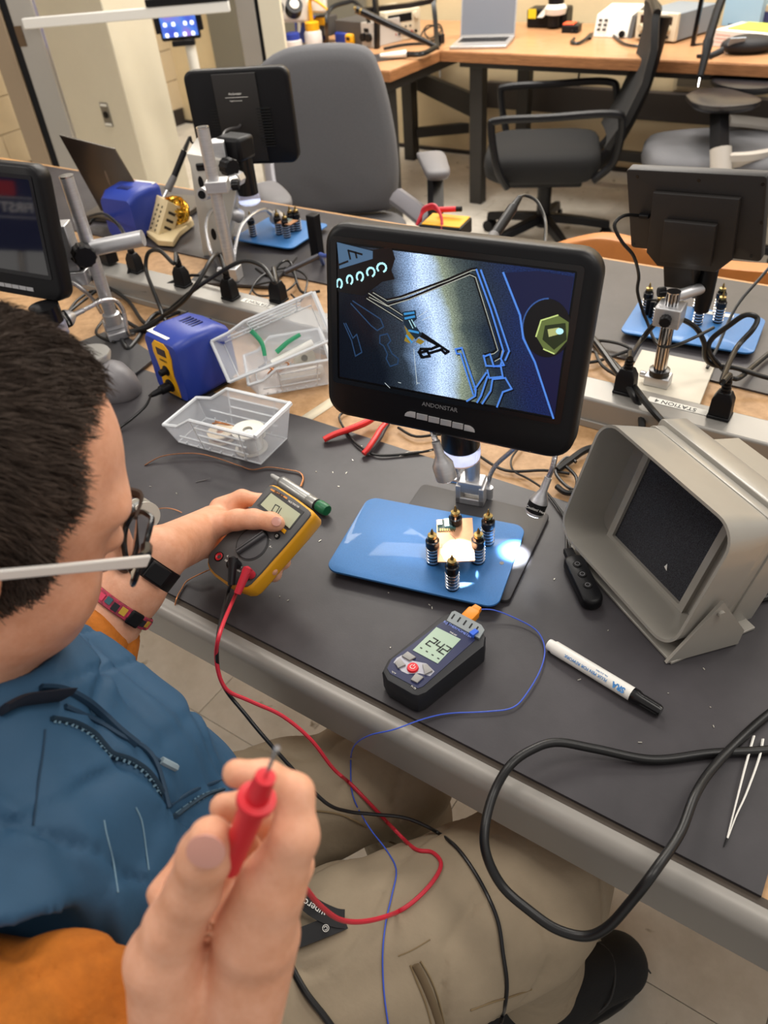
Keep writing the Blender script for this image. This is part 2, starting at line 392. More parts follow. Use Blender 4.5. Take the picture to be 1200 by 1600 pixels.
# ---- blue plate
BLUEPL = mat('blue painted steel plate', '3873b0', .42, .15, noise=.10, nscale=500, bump=.22, bscale=1200, coat=.12)
PLH = .0135
def plate(pts, label, name='holder_plate'):
    P = [W(a, b, PLH) for a, b in pts]; c = sum(P, V())/4
    x = ((P[1]-P[0])+(P[2]-P[3])).normalized(); M = pframe(c, x, (P[0]-P[3])+(P[1]-P[2]))
    w = ((P[1]-P[0]).length+(P[2]-P[3]).length)/2; h = ((P[0]-P[3]).length+(P[1]-P[2]).length)/2
    t = thing(name, label, 'plate', (c.x, c.y, TOP+.006), 'blue steel holder plates')
    m = MB(M); m.prism(rrect(w, h, .016, 6), -.0035, 0, .0008); m.build('plate', BLUEPL, t)
    for sx in (-1, 1):
        for sy in (-1, 1):
            m = MB(M); m.cyl((sx*(w/2-.02), sy*(h/2-.02), -.0075), (sx*(w/2-.02), sy*(h/2-.02), -.0035), .006, n=12); m.build('rubber_foot', RUB, t)
    return t, M
bp_, BPM = plate([(577, 778), (830, 821), (769, 951), (506, 886)], 'blue steel holder plate under the lit circuit board in the middle of the bench')
q = onp(784, 880, BPM); m = MB(BPM); m.cyl((q[0], q[1], .0001), (q[0], q[1], .0004), .0028, n=14); m.build('screw_hole', BLKG, bp_)
q = pp([(678, 918), (756, 917), (757, 936), (678, 924)], BPM)
for (px, py), lb in (((712, 842), 'pillar behind the lit circuit board, half hidden by it'), ((762, 848), 'pillar standing clear behind the right edge of the lit circuit board'),
               ((747, 877), 'pillar touching the right edge of the lit circuit board'), ((677, 878), 'pillar touching the left edge of the lit circuit board'),
               ((707, 918), 'pillar standing in front of the lit circuit board nearest the thermometer')):
    w_ = W(px, py, PLH+.0001); pillar((w_.x, w_.y, w_.z), 'black ringed magnetic ' + lb)
# ---- circuit board
h = PLH+.027
P = [W(682, 812, h), W(738, 809, h), W(742, 876, h), W(684, 878, h)]; c = sum(P, V())/4
BM = pframe(c, P[1]-P[0], P[0]-P[3])
pcb = thing('circuit_board', 'small bare copper circuit board held between the pillars', 'circuit board', (c.x, c.y, c.z-.0016))
COPP = mat('copper clad board', 'd9a27c', .35, .55, noise=.1, nscale=60)
m = MB(BM); m.prism(pp([(682, 812), (738, 809), (742, 876), (684, 878)], BM), -.0016, 0); m.build('board', COPP, pcb)
def bpx(pts, z0, z1, name, mt, par, M=BM, e=0):
    m = MB(M); m.prism(pp(pts, M), z0, z1, e); return m.build(name, mt, par)
mod = bpx([(683, 814), (711, 811), (712, 828), (684, 831)], 0, .0012, 'radio_module', mat('green solder mask', '2f4b45', .4), pcb)
bpx([(694, 813), (710, 812), (711, 824), (695, 825)], .0012, .003, 'shield_can', mat('shield metal', 'a9c4c9', .3, .8), mod)
bpx([(683, 816), (690, 815), (691, 822), (684, 823)], .0012, .0035, 'usb_socket', STEEL, mod)
for k in range(7):
    x = 687+k*3.6; bpx([(x, 827), (x+2, 827), (x+2.2, 831), (x+.2, 831)], .0005, .0016, 'pad', BRASS, mod)
TRC = mat('milled gap', '6a4630', .7)
for pts in ([(690, 850), (692, 870), (700, 872)], [(686, 856), (697, 855), (698, 862)], [(688, 866), (694, 876)], [(703, 834), (712, 842), (711, 850)]):
    m = MB(BM)
    for qd in line_poly(pp(pts, BM), .0006): m.add([(x, y, .0001) for x, y in qd], [(0, 1, 2, 3)])
    m.build('trace', TRC, pcb)
# ---- near microscope
sc_base = W(738, 785)
ms = thing('digital_microscope', 'digital microscope whose lit screen shows a magnified circuit board', 'microscope', (sc_base.x, sc_base.y, TOP))
A_, B_, C_ = W(650, 753, .006), W(848, 800, .006), W(808, 943, .006); D_ = A_+(C_-B_)
c = (A_+C_)/2; M = pframe(c, B_-A_, A_-D_); w = (B_-A_).length; hh = (A_-D_).length
m = MB(M); m.prism(rrect(w, hh, .008, 4), -.006, -.0001, .001); m.build('base_plate', BASEP, ms)
MM = pframe(V((-.3372, .5760, 1.1015)), (.2559, .0455, -.0067), (-.0049, .0333, .1932))
hs = mon_housing(MM, ms, .264, .198, .030)
m = MB(MM); m.prism(rrect(.236, .146, .006, 4), -.001, .0006)
SX0, SY1 = onp(527, 377, MM); SX1, SY0 = onp(864, 657, MM)
scq = pp([(527, 377), (897, 430), (865, 657), (533, 583)], MM)
sc_c = (sum(q[0] for q in scq)/4, sum(q[1] for q in scq)/4); sw = (abs(scq[1][0]-scq[0][0])+abs(scq[2][0]-scq[3][0]))/2; sh = (abs(scq[0][1]-scq[3][1])+abs(scq[1][1]-scq[2][1]))/2
SM = MM @ T4((sc_c[0], sc_c[1], 0))
def ring_frame(M, w, h, w2, h2, z0, z1, name, mt, par, r=.004):
    a = rrect(w, h, r, 4); b = rrect(w2, h2, max(r*.5, .001), 4); m = MB(M); n = len(a)
    m.add([(x, y, z1) for x, y in a]+[(x, y, z1) for x, y in b]+[(x, y, z0) for x, y in a]+[(x, y, z0) for x, y in b],
          [f for i in range(n) for j in [(i+1) % n] for f in ((i, j, j+n, i+n), (i+2*n, j+2*n, j, i), (i+n, j+n, j+3*n, i+3*n))])
    return m.build(name, mt, par)
ring_frame(SM, sw+.016, sh+.014, sw+.004, sh+.004, 0, .0012, 'bezel', BLKG, ms)
# live picture on the screen
def screen_mat():
    m = bpy.data.materials.new('live microscope picture'); m.use_nodes = True; nt = m.node_tree; N = nt.nodes; L = nt.links
    b = N['Principled BSDF']; b.inputs['Base Color'].default_value = (.004, .004, .006, 1); b.inputs['Roughness'].default_value = .12
    tc = N.new('ShaderNodeTexCoord'); mp = N.new('ShaderNodeMapping'); L.new(tc.outputs['UV'], mp.inputs[0])
    # bright diagonal band of reflected light on the copper
    sep = N.new('ShaderNodeSeparateXYZ'); L.new(mp.outputs[0], sep.inputs[0])
    ma = N.new('ShaderNodeMath'); ma.operation = 'MULTIPLY_ADD'; ma.inputs[1].default_value = .15; L.new(sep.outputs['Y'], ma.inputs[0]); L.new(sep.outputs['X'], ma.inputs[2])
    nz = N.new('ShaderNodeTexNoise'); nz.inputs['Scale'].default_value = 3; nz.inputs['Detail'].default_value = 8; L.new(mp.outputs[0], nz.inputs['Vector'])
    ad = N.new('ShaderNodeMath'); ad.operation = 'MULTIPLY_ADD'; ad.inputs[1].default_value = .16; L.new(nz.outputs['Fac'], ad.inputs[0]); L.new(ma.outputs[0], ad.inputs[2])
    cr = N.new('ShaderNodeValToRGB'); e = cr.color_ramp.elements
    e[0].position = .10; e[0].color = (*srgb('070a12'), 1); e[1].position = .99; e[1].color = (*srgb('14224a'), 1)
    for pos, col in ((.30, '0b1018'), (.44, '2b3540'), (.53, '809abd'), (.595, 'c2daff'), (.65, 'a9bfd8'), (.69, '848f7c'), (.75, '46514f'), (.85, '202a36')):
        k = e.new(pos); k.color = (*srgb(col), 1)
    L.new(ad.outputs[0], cr.inputs[0])
    n2 = N.new('ShaderNodeTexNoise'); n2.inputs['Scale'].default_value = 160; n2.inputs['Detail'].default_value = 3; L.new(mp.outputs[0], n2.inputs['Vector'])
    r2 = N.new('ShaderNodeMapRange'); r2.inputs[1].default_value = .35; r2.inputs[2].default_value = .75; r2.inputs[3].default_value = .45; r2.inputs[4].default_value = 1.7
    L.new(n2.outputs['Fac'], r2.inputs[0])
    mx = N.new('ShaderNodeMix'); mx.data_type = 'RGBA'; mx.blend_type = 'MULTIPLY'; mx.inputs[0].default_value = 1
    L.new(cr.outputs[0], mx.inputs[6]); L.new(r2.outputs[0], mx.inputs[7])
    L.new(mx.outputs[2], b.inputs['Emission Color']); b.inputs['Emission Strength'].default_value = 1.25; b.inputs['Specular IOR Level'].default_value = .2
    return m
def screen_plane(M, w, h, mt, par, z=.0004, name='screen'):
    me = bpy.data.meshes.new(name); o = bpy.data.objects.new(name, me); COL.objects.link(o); o.parent = par; o['org'] = par['org']
    pts = [M @ V(p)-V(par['org']) for p in ((-w/2, -h/2, z), (w/2, -h/2, z), (w/2, h/2, z), (-w/2, h/2, z))]
    me.from_pydata(pts, [], [(0, 1, 2, 3)]); uv = me.uv_layers.new()
    for i, c in enumerate(((0, 0), (1, 0), (1, 1), (0, 1))): uv.data[i].uv = c
    me.materials.append(mt); return o
scr = screen_plane(SM, sw, sh, screen_mat(), ms)
def em(name, col, s=1.0): return mat(name, col, .3, emit=s)
E_NAVY = em('screen navy', '0a1033', .7); E_BLK = em('screen near black', '04060a', .6); E_BLUE = em('screen bright blue', '4272c0', .9); E_DIM = em('screen dim blue', '2c4a80', .9)
E_PALE = em('screen pale teal', '9ccad2', 1); E_NUT = em('screen nut olive', '4f5c30', .9); E_NUTD = em('screen nut dark', '1d2613', .8); E_GOLD = em('screen gold', '7d6a24', .8)
def onscr(name, mt, polys=(), lines=(), z=.0006, w=3):
    m = MB(SM); k = 200/FPX*.0042*.9
    pxw = sw/370
    for p in polys: m.add([(x, y, z) for x, y in pp(p, SM)], [tuple(range(len(p)))])
    for ln in lines:
        for qd in line_poly(pp(ln, SM), pxw*w): m.add([(x, y, z) for x, y in qd], [(0, 1, 2, 3)])
    o = m.build(name, mt, scr); o['kind'] = 'stuff' if len(polys)+len(lines) > 1 else 'thing'; return o
edge = [(787, 426), (813, 492), (818, 528), (836, 565), (866, 656)]
onscr('board_edge_gap', E_NAVY, [edge + [(881, 540), (897, 432), (840, 423)]])
onscr('board_edge', E_BLUE, lines=[edge], w=3, z=.0010)
import itertools
def circ(cx, cy, rx, ry, n=24, a0=0, a1=360): return [(cx+rx*math.cos(math.radians(a0+(a1-a0)*i/n)), cy+ry*math.sin(math.radians(a0+(a1-a0)*i/n))) for i in range(n+1)]
arc = [(x, y) for x, y in circ(868, 512, 52, 46, 40) if x < 884]
onscr('pillar_shadow', E_BLK, [[(x, y) for x, y in circ(855, 512, 38, 46, 30)]], z=.0008)
onscr('pillar_rim', E_DIM, lines=[circ(857, 512, 40, 46, 16, 150, 270)], w=2, z=.0009)
nut = [(846, 500), (872, 492), (889, 503), (888, 530), (868, 553), (850, 545), (838, 525)]
onscr('hex_nut', E_NUT, [nut], z=.0010); onscr('hex_nut_face', E_NUTD, [[(852, 508), (884, 504), (886, 530), (866, 546), (848, 530)]], z=.0011)
onscr('hex_nut_edge', em('screen nut edge', 'a3b46e'), lines=[[(838, 525), (846, 500), (872, 492)], [(850, 545), (866, 552)]], z=.00115, w=2)
onscr('hex_nut_point', E_PALE, [circ(875, 517, 6, 5, 14)], z=.0013); onscr('hex_nut_shine', em('screen nut shine', '8f9560'), [[(856, 514), (874, 511), (876, 521), (858, 526)]], z=.0012)
# black module in the upper left with round pads
onscr('module', E_BLK, [[(528, 400), (612, 385), (618, 404), (612, 422), (617, 436), (598, 440), (568, 462), (528, 455)]], z=.0007)
onscr('module_can', em('screen module can', '3a536c'), [[(527, 378), (583, 392), (583, 404), (531, 420)]], z=.0009)
onscr('module_letters', E_BLK, lines=[[(548, 404), (545, 391), (566, 397)], [(556, 394), (558, 402)], [(531, 413), (544, 408)]], z=.0011, w=3)
onscr('module_pads', E_PALE, lines=[circ(x, y, rx, 7, 10, 140, 420) for x, y, rx in ((531, 443, 4), (547, 437, 4.5), (563, 432, 5), (580, 425, 6), (597, 418, 7))], w=3, z=.0010)
DKT = [[(582, 456), (604, 469), (626, 464), (700, 437), (737, 421), (744, 420), (765, 480), (784, 545), (781, 558), (772, 563)], [(576, 463), (604, 477), (640, 466), (733, 428), (742, 432), (760, 490), (777, 546), (771, 551), (757, 554)],
       [(575, 457), (632, 494)], [(572, 465), (628, 500)], [(660, 521), (701, 549), (696, 552), (690, 546), (670, 552), (668, 548), (656, 551), (661, 558), (672, 556)],
       [(655, 523), (686, 540), (674, 545), (658, 545), (655, 550), (659, 558)]]
onscr('traces_dark', E_BLK, lines=DKT, z=.0007, w=4.6)
onscr('traces_lit', em('screen trace grey', '9a9f96'), lines=[[(x+1.5, y+1) for x, y in l] for l in DKT[:4]], z=.0008, w=1.0)
BLT = [[(745, 421), (767, 482), (787, 548), (783, 560), (788, 570), (772, 572), (766, 553), (756, 557)], [(752, 422), (774, 482), (796, 548), (790, 562)],
       [(712, 545), (722, 543), (744, 608), (743, 618), (730, 626)], [(712, 545), (714, 552), (720, 552), (740, 616)], [(756, 555), (760, 571), (782, 572), (784, 566)], [(762, 578), (765, 590), (786, 588), (783, 572)],
       [(760, 582), (742, 608)], [(770, 592), (790, 590), (800, 607), (786, 612), (777, 635)], [(770, 592), (767, 610), (754, 630)], [(762, 588), (752, 618), (746, 628)]]
onscr('traces_blue_shadow', E_BLK, lines=[[(x+2, y+2) for x, y in l] for l in BLT], z=.0009, w=2.4)
onscr('traces_blue', E_BLUE, lines=BLT, z=.0010, w=2.8)
DMT = [[(552, 470), (595, 498), (600, 510), (590, 516), (580, 508), (549, 474)], [(541, 505), (552, 528), (558, 522), (566, 550), (556, 556), (550, 532), (538, 505)], [(594, 524), (606, 521), (611, 532), (606, 538), (613, 552), (623, 560), (622, 568), (610, 572), (604, 560), (606, 553), (600, 540), (594, 536), (594, 524)]]
onscr('traces_dim', em('screen dim trace', '1c3350'), lines=DMT, z=.0009, w=2)
onscr('resistor_body', em('screen resistor', '10202c'), [[(629, 487), (650, 484), (652, 498), (646, 503), (660, 522), (650, 530), (640, 518), (632, 506)]], z=.0011)
onscr('resistor_ends', em('screen solder blue', '2f74a8'), lines=[[(633, 490), (647, 488)], [(634, 497), (648, 494)], [(640, 516), (654, 519)], [(636, 524), (644, 534)]], z=.0012, w=3.5)
onscr('resistor_marks', E_PALE, lines=[[(640, 500), (646, 512)], [(644, 499), (650, 510)]], z=.0013, w=1.2)
onscr('flux_stain', E_GOLD, [[(632, 508), (636, 520), (632, 532), (640, 536), (648, 528), (640, 518)], [(654, 528), (664, 533), (658, 538), (650, 534)]], z=.0009)
onscr('scratches', em('screen scratch', 'a8b4b8'), lines=[[(602, 598), (610, 606)], [(623, 597), (627, 598)], [(652, 598), (656, 598)], [(647, 545), (652, 600)], [(660, 500), (675, 493)], [(655, 494), (668, 485)]], z=.0009, w=.8)
# maker's name and buttons
BTN = mat('silver grey buttons', 'a9a9ab', .35, .4)
for k in range(6):
    a = onp(633+k*18.6, 640.5+k*4.5, MM); b = onp(650+k*18.6, 644+k*4.5, MM); wB = b[0]-a[0]; hB = .0062
    y0 = (a[1]+b[1])/2
    poly = [(a[0], y0-hB), (b[0], y0-hB), (b[0], y0), (a[0], y0)]
    if k == 0: poly = [(a[0], y0-hB), (b[0], y0-hB), (b[0], y0), (a[0]+.006, y0), (a[0]+.0025, y0-.0015), (a[0]+.0006, y0-.0035)]
    if k == 5: poly = [(a[0], y0-hB), (b[0], y0-hB), (b[0]-.0006, y0-.0035), (b[0]-.0025, y0-.0015), (b[0]-.006, y0), (a[0], y0)]
    m = MB(MM); m.prism(poly, 0, .0015, .0004); m.build('button', BTN, ms)
q = onp(687, 636, MM); text('ANDONSTAR', .0062, MM @ T4((q[0], q[1], .0003)), mat('grey print', '77777a', .5), ms, 'maker_name')
# lens barrel under the monitor
lc = W(720, 722, .153); lx, ly = lc.x, lc.y
LM = T4((lx, ly, TOP))
m = MB(LM); m.lathe([(.0215, .177), (.0225, .179), (.0225, .33), (.02, .335)], 32); br = m.build('lens_barrel', BLKG, ms)
RINGM = mat('frosted lens ring', 'd6d6ea', .25, trans=.7, ior=1.3)
m = MB(LM); m.lathe([(.0205, .158), (.0225, .160), (.0235, .168), (.0228, .1765), (.02, .1768)], 32, cap=False); m.build('ring_light_cover', RINGM, ms)
m = MB(LM); m.lathe([(.019, .1600), (.019, .1605)], 24); m.build('ring_light', em('lens led ring', 'dfe6ff', 1.2), br)
l = bpy.data.lights.new('lens_spot', 'SPOT'); l.energy = 190; l.spot_size = math.radians(15); l.spot_blend = .85; l.shadow_soft_size = .01; l.color = (1, .97, .92)
o = bpy.data.objects.new('lens_spot', l); COL.objects.link(o)
tgt = W(717, 862, .04); src = V((lx, ly, TOP+.152)); o.matrix_world = frz(src, src-tgt)
# post and its clamp
P0 = W(738, 778, .006)
m = MB(); m.cyl(P0+V((0, 0, .02)), P0+V((0, 0, .30)), .0105, n=24); m.build('post', ALU, ms)
PM = fr(P0, (W(760, 788)-W(715, 780)))
m = MB(PM); m.box(-.017, .017, -.014, .012, .018, .036); m.build('post_clamp', ALU, ms, bevel=.0015)
for sx in (-1, 1):
    m = MB(PM); m.box(sx*.0165-.0035, sx*.0165+.0035, -.016, .014, 0, .03); m.build('post_bracket', ALU, ms, bevel=.001)
m = MB(PM); m.box(-.02, .02, -.016, -.010, 0, .010); m.build('post_foot', ALU, ms, bevel=.001)
m = MB(PM); m.cyl((-.03, -.002, .027), (-.018, -.002, .027), .005, n=12); m.build('clamp_screw', STEEL, ms)
am = MB(); am.cyl(P0+V((0, 0, .27)), V((lx, ly, TOP+.276)), .010, n=16); am.build('focus_arm', ALU, ms)
# goosenecks
b0 = W(718, 762, .006)
gooseneck_lamp(ms, [b0, W(717, 752, .03), W(712, 722, .08), W(703, 690, .13), W(690, 658, .17), D(676, 646, .83), D(674, 664, .805)], D(681, 690, .80), D(698, 747, .825), strength=1.2, target=W(650, 835, PLH))
b1 = W(764, 777, .006)
m = MB(); m.cyl(b1, b1+V((0, 0, .018)), .0055, n=14); m.build('collar', ALU, ms)
gooseneck_lamp(ms, [b1+V((0, 0, .01)), W(763, 753, .03), W(773, 729, .06), W(800, 704, .10), W(830, 680, .14), W(858, 680, .16), W(867, 705, .15), W(864, 728, .135)], W(857, 746, .115), W(834, 803, .068), strength=8, label_=True, target=W(806, 858, PLH))
f_ = MB(); fq = W(712, 729, .06); fM = pframe(fq, RT, UP); f_.m = fM; f_.box(-.006, .006, -.006, .006, 0, .0004); wt = f_.build('warning_tag', BLK, ms)
# ---- thermometer
TH = .031
TMx = pframe(W(676, 1020, TH), W(758, 990, TH)-W(697, 958, TH)+W(652, 1084, TH)-W(597, 1045, TH), W(727, 974, TH)-W(624, 1064, TH))
tq = W(676, 1020)
th = thing('thermometer', 'black handheld thermometer with navy face reading 24.2', 'thermometer', (tq.x, tq.y, TOP))
ol_ = pp([(597, 1048), (606, 1030), (690, 962), (702, 957), (752, 983), (759, 993), (757, 1008), (665, 1082), (652, 1087), (644, 1085), (604, 1062)], TMx)
m = MB(TMx); m.prism(ol_, -TH+.0005, 0, .0035); m.build('body', mat('black rubberised case', '1a1b1f', .5, bump=.05, bscale=600), th)
bpx([(605, 1045), (612, 1031), (690, 973), (697, 971), (741, 994), (742, 1001), (661, 1073), (653, 1076), (610, 1053)], 0, .0008, 'face_panel', mat('navy face film', '1b2147', .35), th, TMx)
bpx([(620, 1029), (628, 1024.5), (647, 1034), (666, 1037.5), (679, 1050), (672, 1057.5), (656, 1053), (637, 1054), (628, 1050), (615, 1036)], .0008, .0011, 'key_surround', mat('silver border', '9a9aa2', .4, .5), th, TMx)
LCD = mat('green grey lcd', '9fb4a0', .3); SEG = mat('lcd segments', '1c231f', .5)
bpx([(645, 1017), (682, 981), (720, 1000), (684, 1038)], .0008, .0014, 'display', LCD, th, TMx)
def seg7(ch, x, y, w, h, t, m, z, sl=.12):
    S = {'2': 'abged', '4': 'fgbc', '0': 'abcdef', 'L': 'def', '7': 'abc'}[ch]
    G_ = {'a': ((0, h), (w, h)), 'b': ((w, h), (w, h/2)), 'c': ((w, h/2), (w, 0)), 'd': ((0, 0), (w, 0)), 'e': ((0, 0), (0, h/2)), 'f': ((0, h/2), (0, h)), 'g': ((0, h/2), (w, h/2))}
    for s in S:
        pts = [(x+a+b*sl, y+b) for a, b in G_[s]]
        for qd in line_poly(pts, t): m.add([(a, b, z) for a, b in qd], [(0, 1, 2, 3)])
o4 = onp(684, 1013, TMx)
for i, ch in enumerate('242'):
    m = MB(TMx); seg7(ch, o4[0]-.0135+i*.0092, o4[1]-.004, .0062, .012, .0017, m, .0016); m.build('display_digit', SEG, th)
m = MB(TMx); m.box(o4[0]+.0033, o4[0]+.0048, o4[1]-.0045, o4[1]-.003, .0014, .0016); m.build('decimal_point', SEG, th)
for k in range(4):
    m = MB(TMx); x = o4[0]-.0155+k*.008; m.box(x, x+.0028, o4[1]-.0125, o4[1]-.011, .0014, .0016); m.build('display_mark', SEG, th)
q = onp(715, 984, TMx); text('K/J THERMOMETER', .0046, TMx @ T4((q[0], q[1], .0009)), mat('blue print', '8fa4f0', .5), th)
q = onp(708, 991, TMx); text('THE-347', .0026, TMx @ T4((q[0], q[1], .0009)), WHITE, th)
BG = mat('grey rubber key', '8d8c8a', .5)
for pts in ([(628, 1027), (637, 1020), (650, 1029), (640, 1034)], [(617, 1037), (625, 1030), (634, 1041), (622, 1046)], [(660, 1040), (668, 1040), (676, 1050), (664, 1056)], [(642, 1064), (650, 1054), (662, 1060), (652, 1069)]):
    bpx(pts, .0008, .003, 'button', BG, th, TMx, .0005)
q = onp(645, 1045, TMx); m = MB(TMx); m.cyl((q[0], q[1], .0005), (q[0], q[1], .0035), .0068, .0058, n=24); rb = m.build('power_button', RED, th)
m = MB(TMx @ T4((q[0], q[1], .0036)))
for k in range(10):
    a0 = math.radians(130+k*28); a1 = math.radians(130+(k+1)*28)
    m.add([(r*math.cos(a), r*math.sin(a), .0002) for r, a in ((.0024, a0), (.003, a0), (.003, a1), (.0024, a1))], [(0, 1, 2, 3)])
m.box(-.0003, .0003, .0008, .0036, 0, .0003); m.build('power_symbol', WHITE, rb)['kind'] = 'stuff'
for a, b, s in ((615, 1052, '\u25bc \u00b0C\u00b7\u00b0F'), (646, 1075, 'T1-T2')):
    q = onp(a, b, TMx); text(s.replace('\u25bc ', '').replace('\u00b7', '/'), .0026, TMx @ T4((q[0], q[1], .0011)), WHITE, th)
# connector strip at the top end
cs_ = bpx([(698, 972), (706, 958.5), (711, 957), (752, 979), (757, 987), (749, 1000)], .0004, .003, 'connector_cap', mat('grey connector cap', '7f8688', .45), th, TMx)
for k in range(5):
    x0, y0 = 704.5+k*9.2, 969+k*4.9
    bpx([(x0, y0), (x0+2, y0+1.1), (x0+7, y0-6), (x0+5, y0-7)], .003, .0034, 'slot', BLK, cs_, TMx)
bpx([(733, 993), (742, 987), (748, 991), (739, 998)], .0006, .0058, 'blue_key', mat('blue key', '2b5fd0', .4), th, TMx)
cq = W(735, 962, .018); cM = pframe(cq, TMx.col[0].xyz, TMx.col[1].xyz)
tc_ = thing('thermocouple_plug', 'orange thermocouple plug in the thermometer with thin blue wire', 'plug', cq)
m = MB(cM); m.prism(rrect(.015, .018, .003), -.005, .005, .001); m.build('plug', ORG, tc_)
m = MB(cM); m.prism([(-.006, .007), (.006, .007), (.0045, .016), (-.0045, .016)], -.004, .004, .001); m.build('strain_relief', ORG, tc_)
BW = mat('blue wire insulation', '3a58c4', .4)
lp = [W(741, 953, .018), W(770, 953, .012), W(805, 966, .006), W(838, 985, .004), W(851, 1012, .004), W(845, 1045, .005), W(822, 1085, .004), W(800, 1106, .003), W(760, 1112, .003), W(700, 1115, .003), W(660, 1124, .005), W(615, 1140, .004), W(575, 1150, -.02), W(552, 1168, -.07),
      W(548, 1200, -.12), W(552, 1245, -.135), W(575, 1290, -.125), W(605, 1330, -.118), W(619, 1360, -.117), W(612, 1400, -.117), W(603, 1440, -.117), W(598, 1490, -.117), W(600, 1550, -.118), W(608, 1610, -.12)]
WIRES_ON_LAP = []
WIRES_ON_LAP.append((lp, .0008, 'blue_wire', BW, tc_))
# ---- multimeter held in the left hand
a0, a1, a2, a3 = W(424, 755, .118), W(490, 802, .112), W(386, 920, .062), W(322, 868, .066)
DMX = pframe((a0+a1+a2+a3)/4, (a1-a0)+(a2-a3), (a0-a3)+(a1-a2))
dmm = thing('multimeter', 'grey handheld multimeter with yellow edge held in the left hand', 'multimeter', (a0+a1+a2+a3)/4)
def zc(pts, ox, oy, s): return [(ox+x/s, oy+y/s) for x, y in pts]
ZD = lambda pts: zc(pts, 280, 720, 4.615)
outl = ZD([(630, 178), (648, 164), (668, 160), (700, 172), (840, 262), (950, 345), (968, 365), (970, 385), (958, 405), (880, 500), (760, 638), (690, 715), (600, 820), (520, 905), (490, 925), (450, 928), (330, 885), (240, 820), (205, 780), (190, 740), (192, 700), (215, 660), (330, 530), (440, 405), (540, 290)])
O2 = pp(outl, DMX)
m = MB(DMX); m.prism(O2, -.028, -.001, .005); m.build('holster', mat('yellow rubber holster', 'd99a12', .45), dmm, smooth=50)
cx = sum(p[0] for p in O2)/len(O2); cy = sum(p[1] for p in O2)/len(O2)
m = MB(DMX); m.prism([(cx+(x-cx)*.93, cy+(y-cy)*.955) for x, y in O2], -.01, .0012, .0012); m.build('face', mat('dark grey meter case', '4f4f50', .5, bump=.05, bscale=900), dmm)
def dz(pts, z0, z1, name, mt, par=dmm, e=0): return bpx(ZD(pts), z0, z1, name, mt, par, DMX, e)
dz([(566, 325), (665, 228), (720, 240), (905, 372), (805, 500), (790, 500)], .0012, .0018, 'display_bezel', mat('dark bezel', '2b2b2d', .4))
dz([(592, 322), (668, 238), (880, 390), (800, 492)], .0018, .0022, 'display', mat('grey green lcd', 'a9ae93', .3))
dz([(660, 212), (668, 204), (785, 270), (775, 288)], .0012, .0017, 'brand_strip', mat('orange brand strip', 'd58a3a', .5))
q = onp(*ZD([(722, 246)])[0], DMX); ang = math.degrees(math.atan2(*reversed([b-a for a, b in zip(onp(*ZD([(665, 208)])[0], DMX), onp(*ZD([(782, 278)])[0], DMX))])))
text('FLUKE', .0056, DMX @ T4((q[0], q[1], .0018)) @ RZ(ang), mat('dark brown print', '3a2412', .6), dmm, bold=.0002)
q = onp(*ZD([(830, 318)])[0], DMX); text('MULTIMETER', .0033, DMX @ T4((q[0], q[1], .0019)) @ RZ(ang), WHITE, dmm)
m = MB(DMX); o1 = onp(*ZD([(672, 368)])[0], DMX); o2 = onp(*ZD([(727, 398)])[0], DMX); o3 = onp(*ZD([(700, 322)])[0], DMX)
e1 = V((o2[0]-o1[0], o2[1]-o1[1])); e2 = V((o3[0]-o1[0], o3[1]-o1[1]))
for k, sg in enumerate(([(0, 0), (.55, 0), (.55, 1), (0, 1), (0, 0)], [(.8, .95), (.8, .0), (1.15, .0)])):
    pts = [(o1[0]+e1.x*u+e2.x*v, o1[1]+e1.y*u+e2.y*v) for u, v in sg]
    m = MB(DMX)
    for qd in line_poly(pts, .0013): m.add([(x, y, .0024) for x, y in qd], [(0, 1, 2, 3)])
    m.build('display_digit', SEG, dmm)
dz([(540, 372), (560, 350), (606, 378), (590, 394)], .0012, .0032, 'button', mat('lilac grey key', '8a86a0', .5), e=.0006)
dz([(718, 492), (736, 476), (780, 508), (764, 532)], .0012, .0032, 'button', mat('orange yellow key', 'e0a21a', .45), e=.0006)
q = onp(*ZD([(712, 549)])[0], DMX); m = MB(DMX); m.cyl((q[0], q[1], .001), (q[0], q[1], .0034), .0039, .0034, 20); bl = m.build('backlight_button', BLKG, dmm)
m = MB(DMX)
for k in range(8):
    a = k*math.pi/4; m.cyl((q[0]+.0008*math.cos(a), q[1]+.0008*math.sin(a), .0035), (q[0]+.002*math.cos(a), q[1]+.002*math.sin(a), .0035), .00025, n=5)
m.build('light_symbol', WHITE, bl)['kind'] = 'stuff'
q = onp(*ZD([(531, 602)])[0], DMX); q2 = onp(*ZD([(420, 588)])[0], DMX); R_ = math.hypot(q[0]-q2[0], q[1]-q2[1])
dark = mat('dark dial groove', '1d1d1e', .5)
m = MB(DMX); m.cyl((q[0], q[1], .001), (q[0], q[1], .0018), R_, n=36); dl = m.build('dial', dark, dmm)
m = MB(DMX); m.cyl((q[0], q[1], .001), (q[0], q[1], .003), R_*.95, R_*.9, n=36); m.build('dial_disc', mat('grey dial', '47474a', .5), dl)
d1_ = onp(*ZD([(450, 655)])[0], DMX); d2_ = onp(*ZD([(610, 545)])[0], DMX); dd = math.atan2(d2_[1]-d1_[1], d2_[0]-d1_[0])
m = MB(DMX @ T4((q[0], q[1], 0)) @ Matrix.Rotation(dd, 4, 'Z')); m.box(-R_*.92, R_*.92, -.0036, .0036, .003, .0085); m.build('dial_grip', mat('grey dial', '47474a'), dl, bevel=.0012)
m = MB(DMX @ T4((q[0], q[1], 0)) @ Matrix.Rotation(dd, 4, 'Z')); m.box(-R_*.85, R_*.85, -.0006, .0006, .0085, .0088); m.build('dial_mark', BLK, dl)
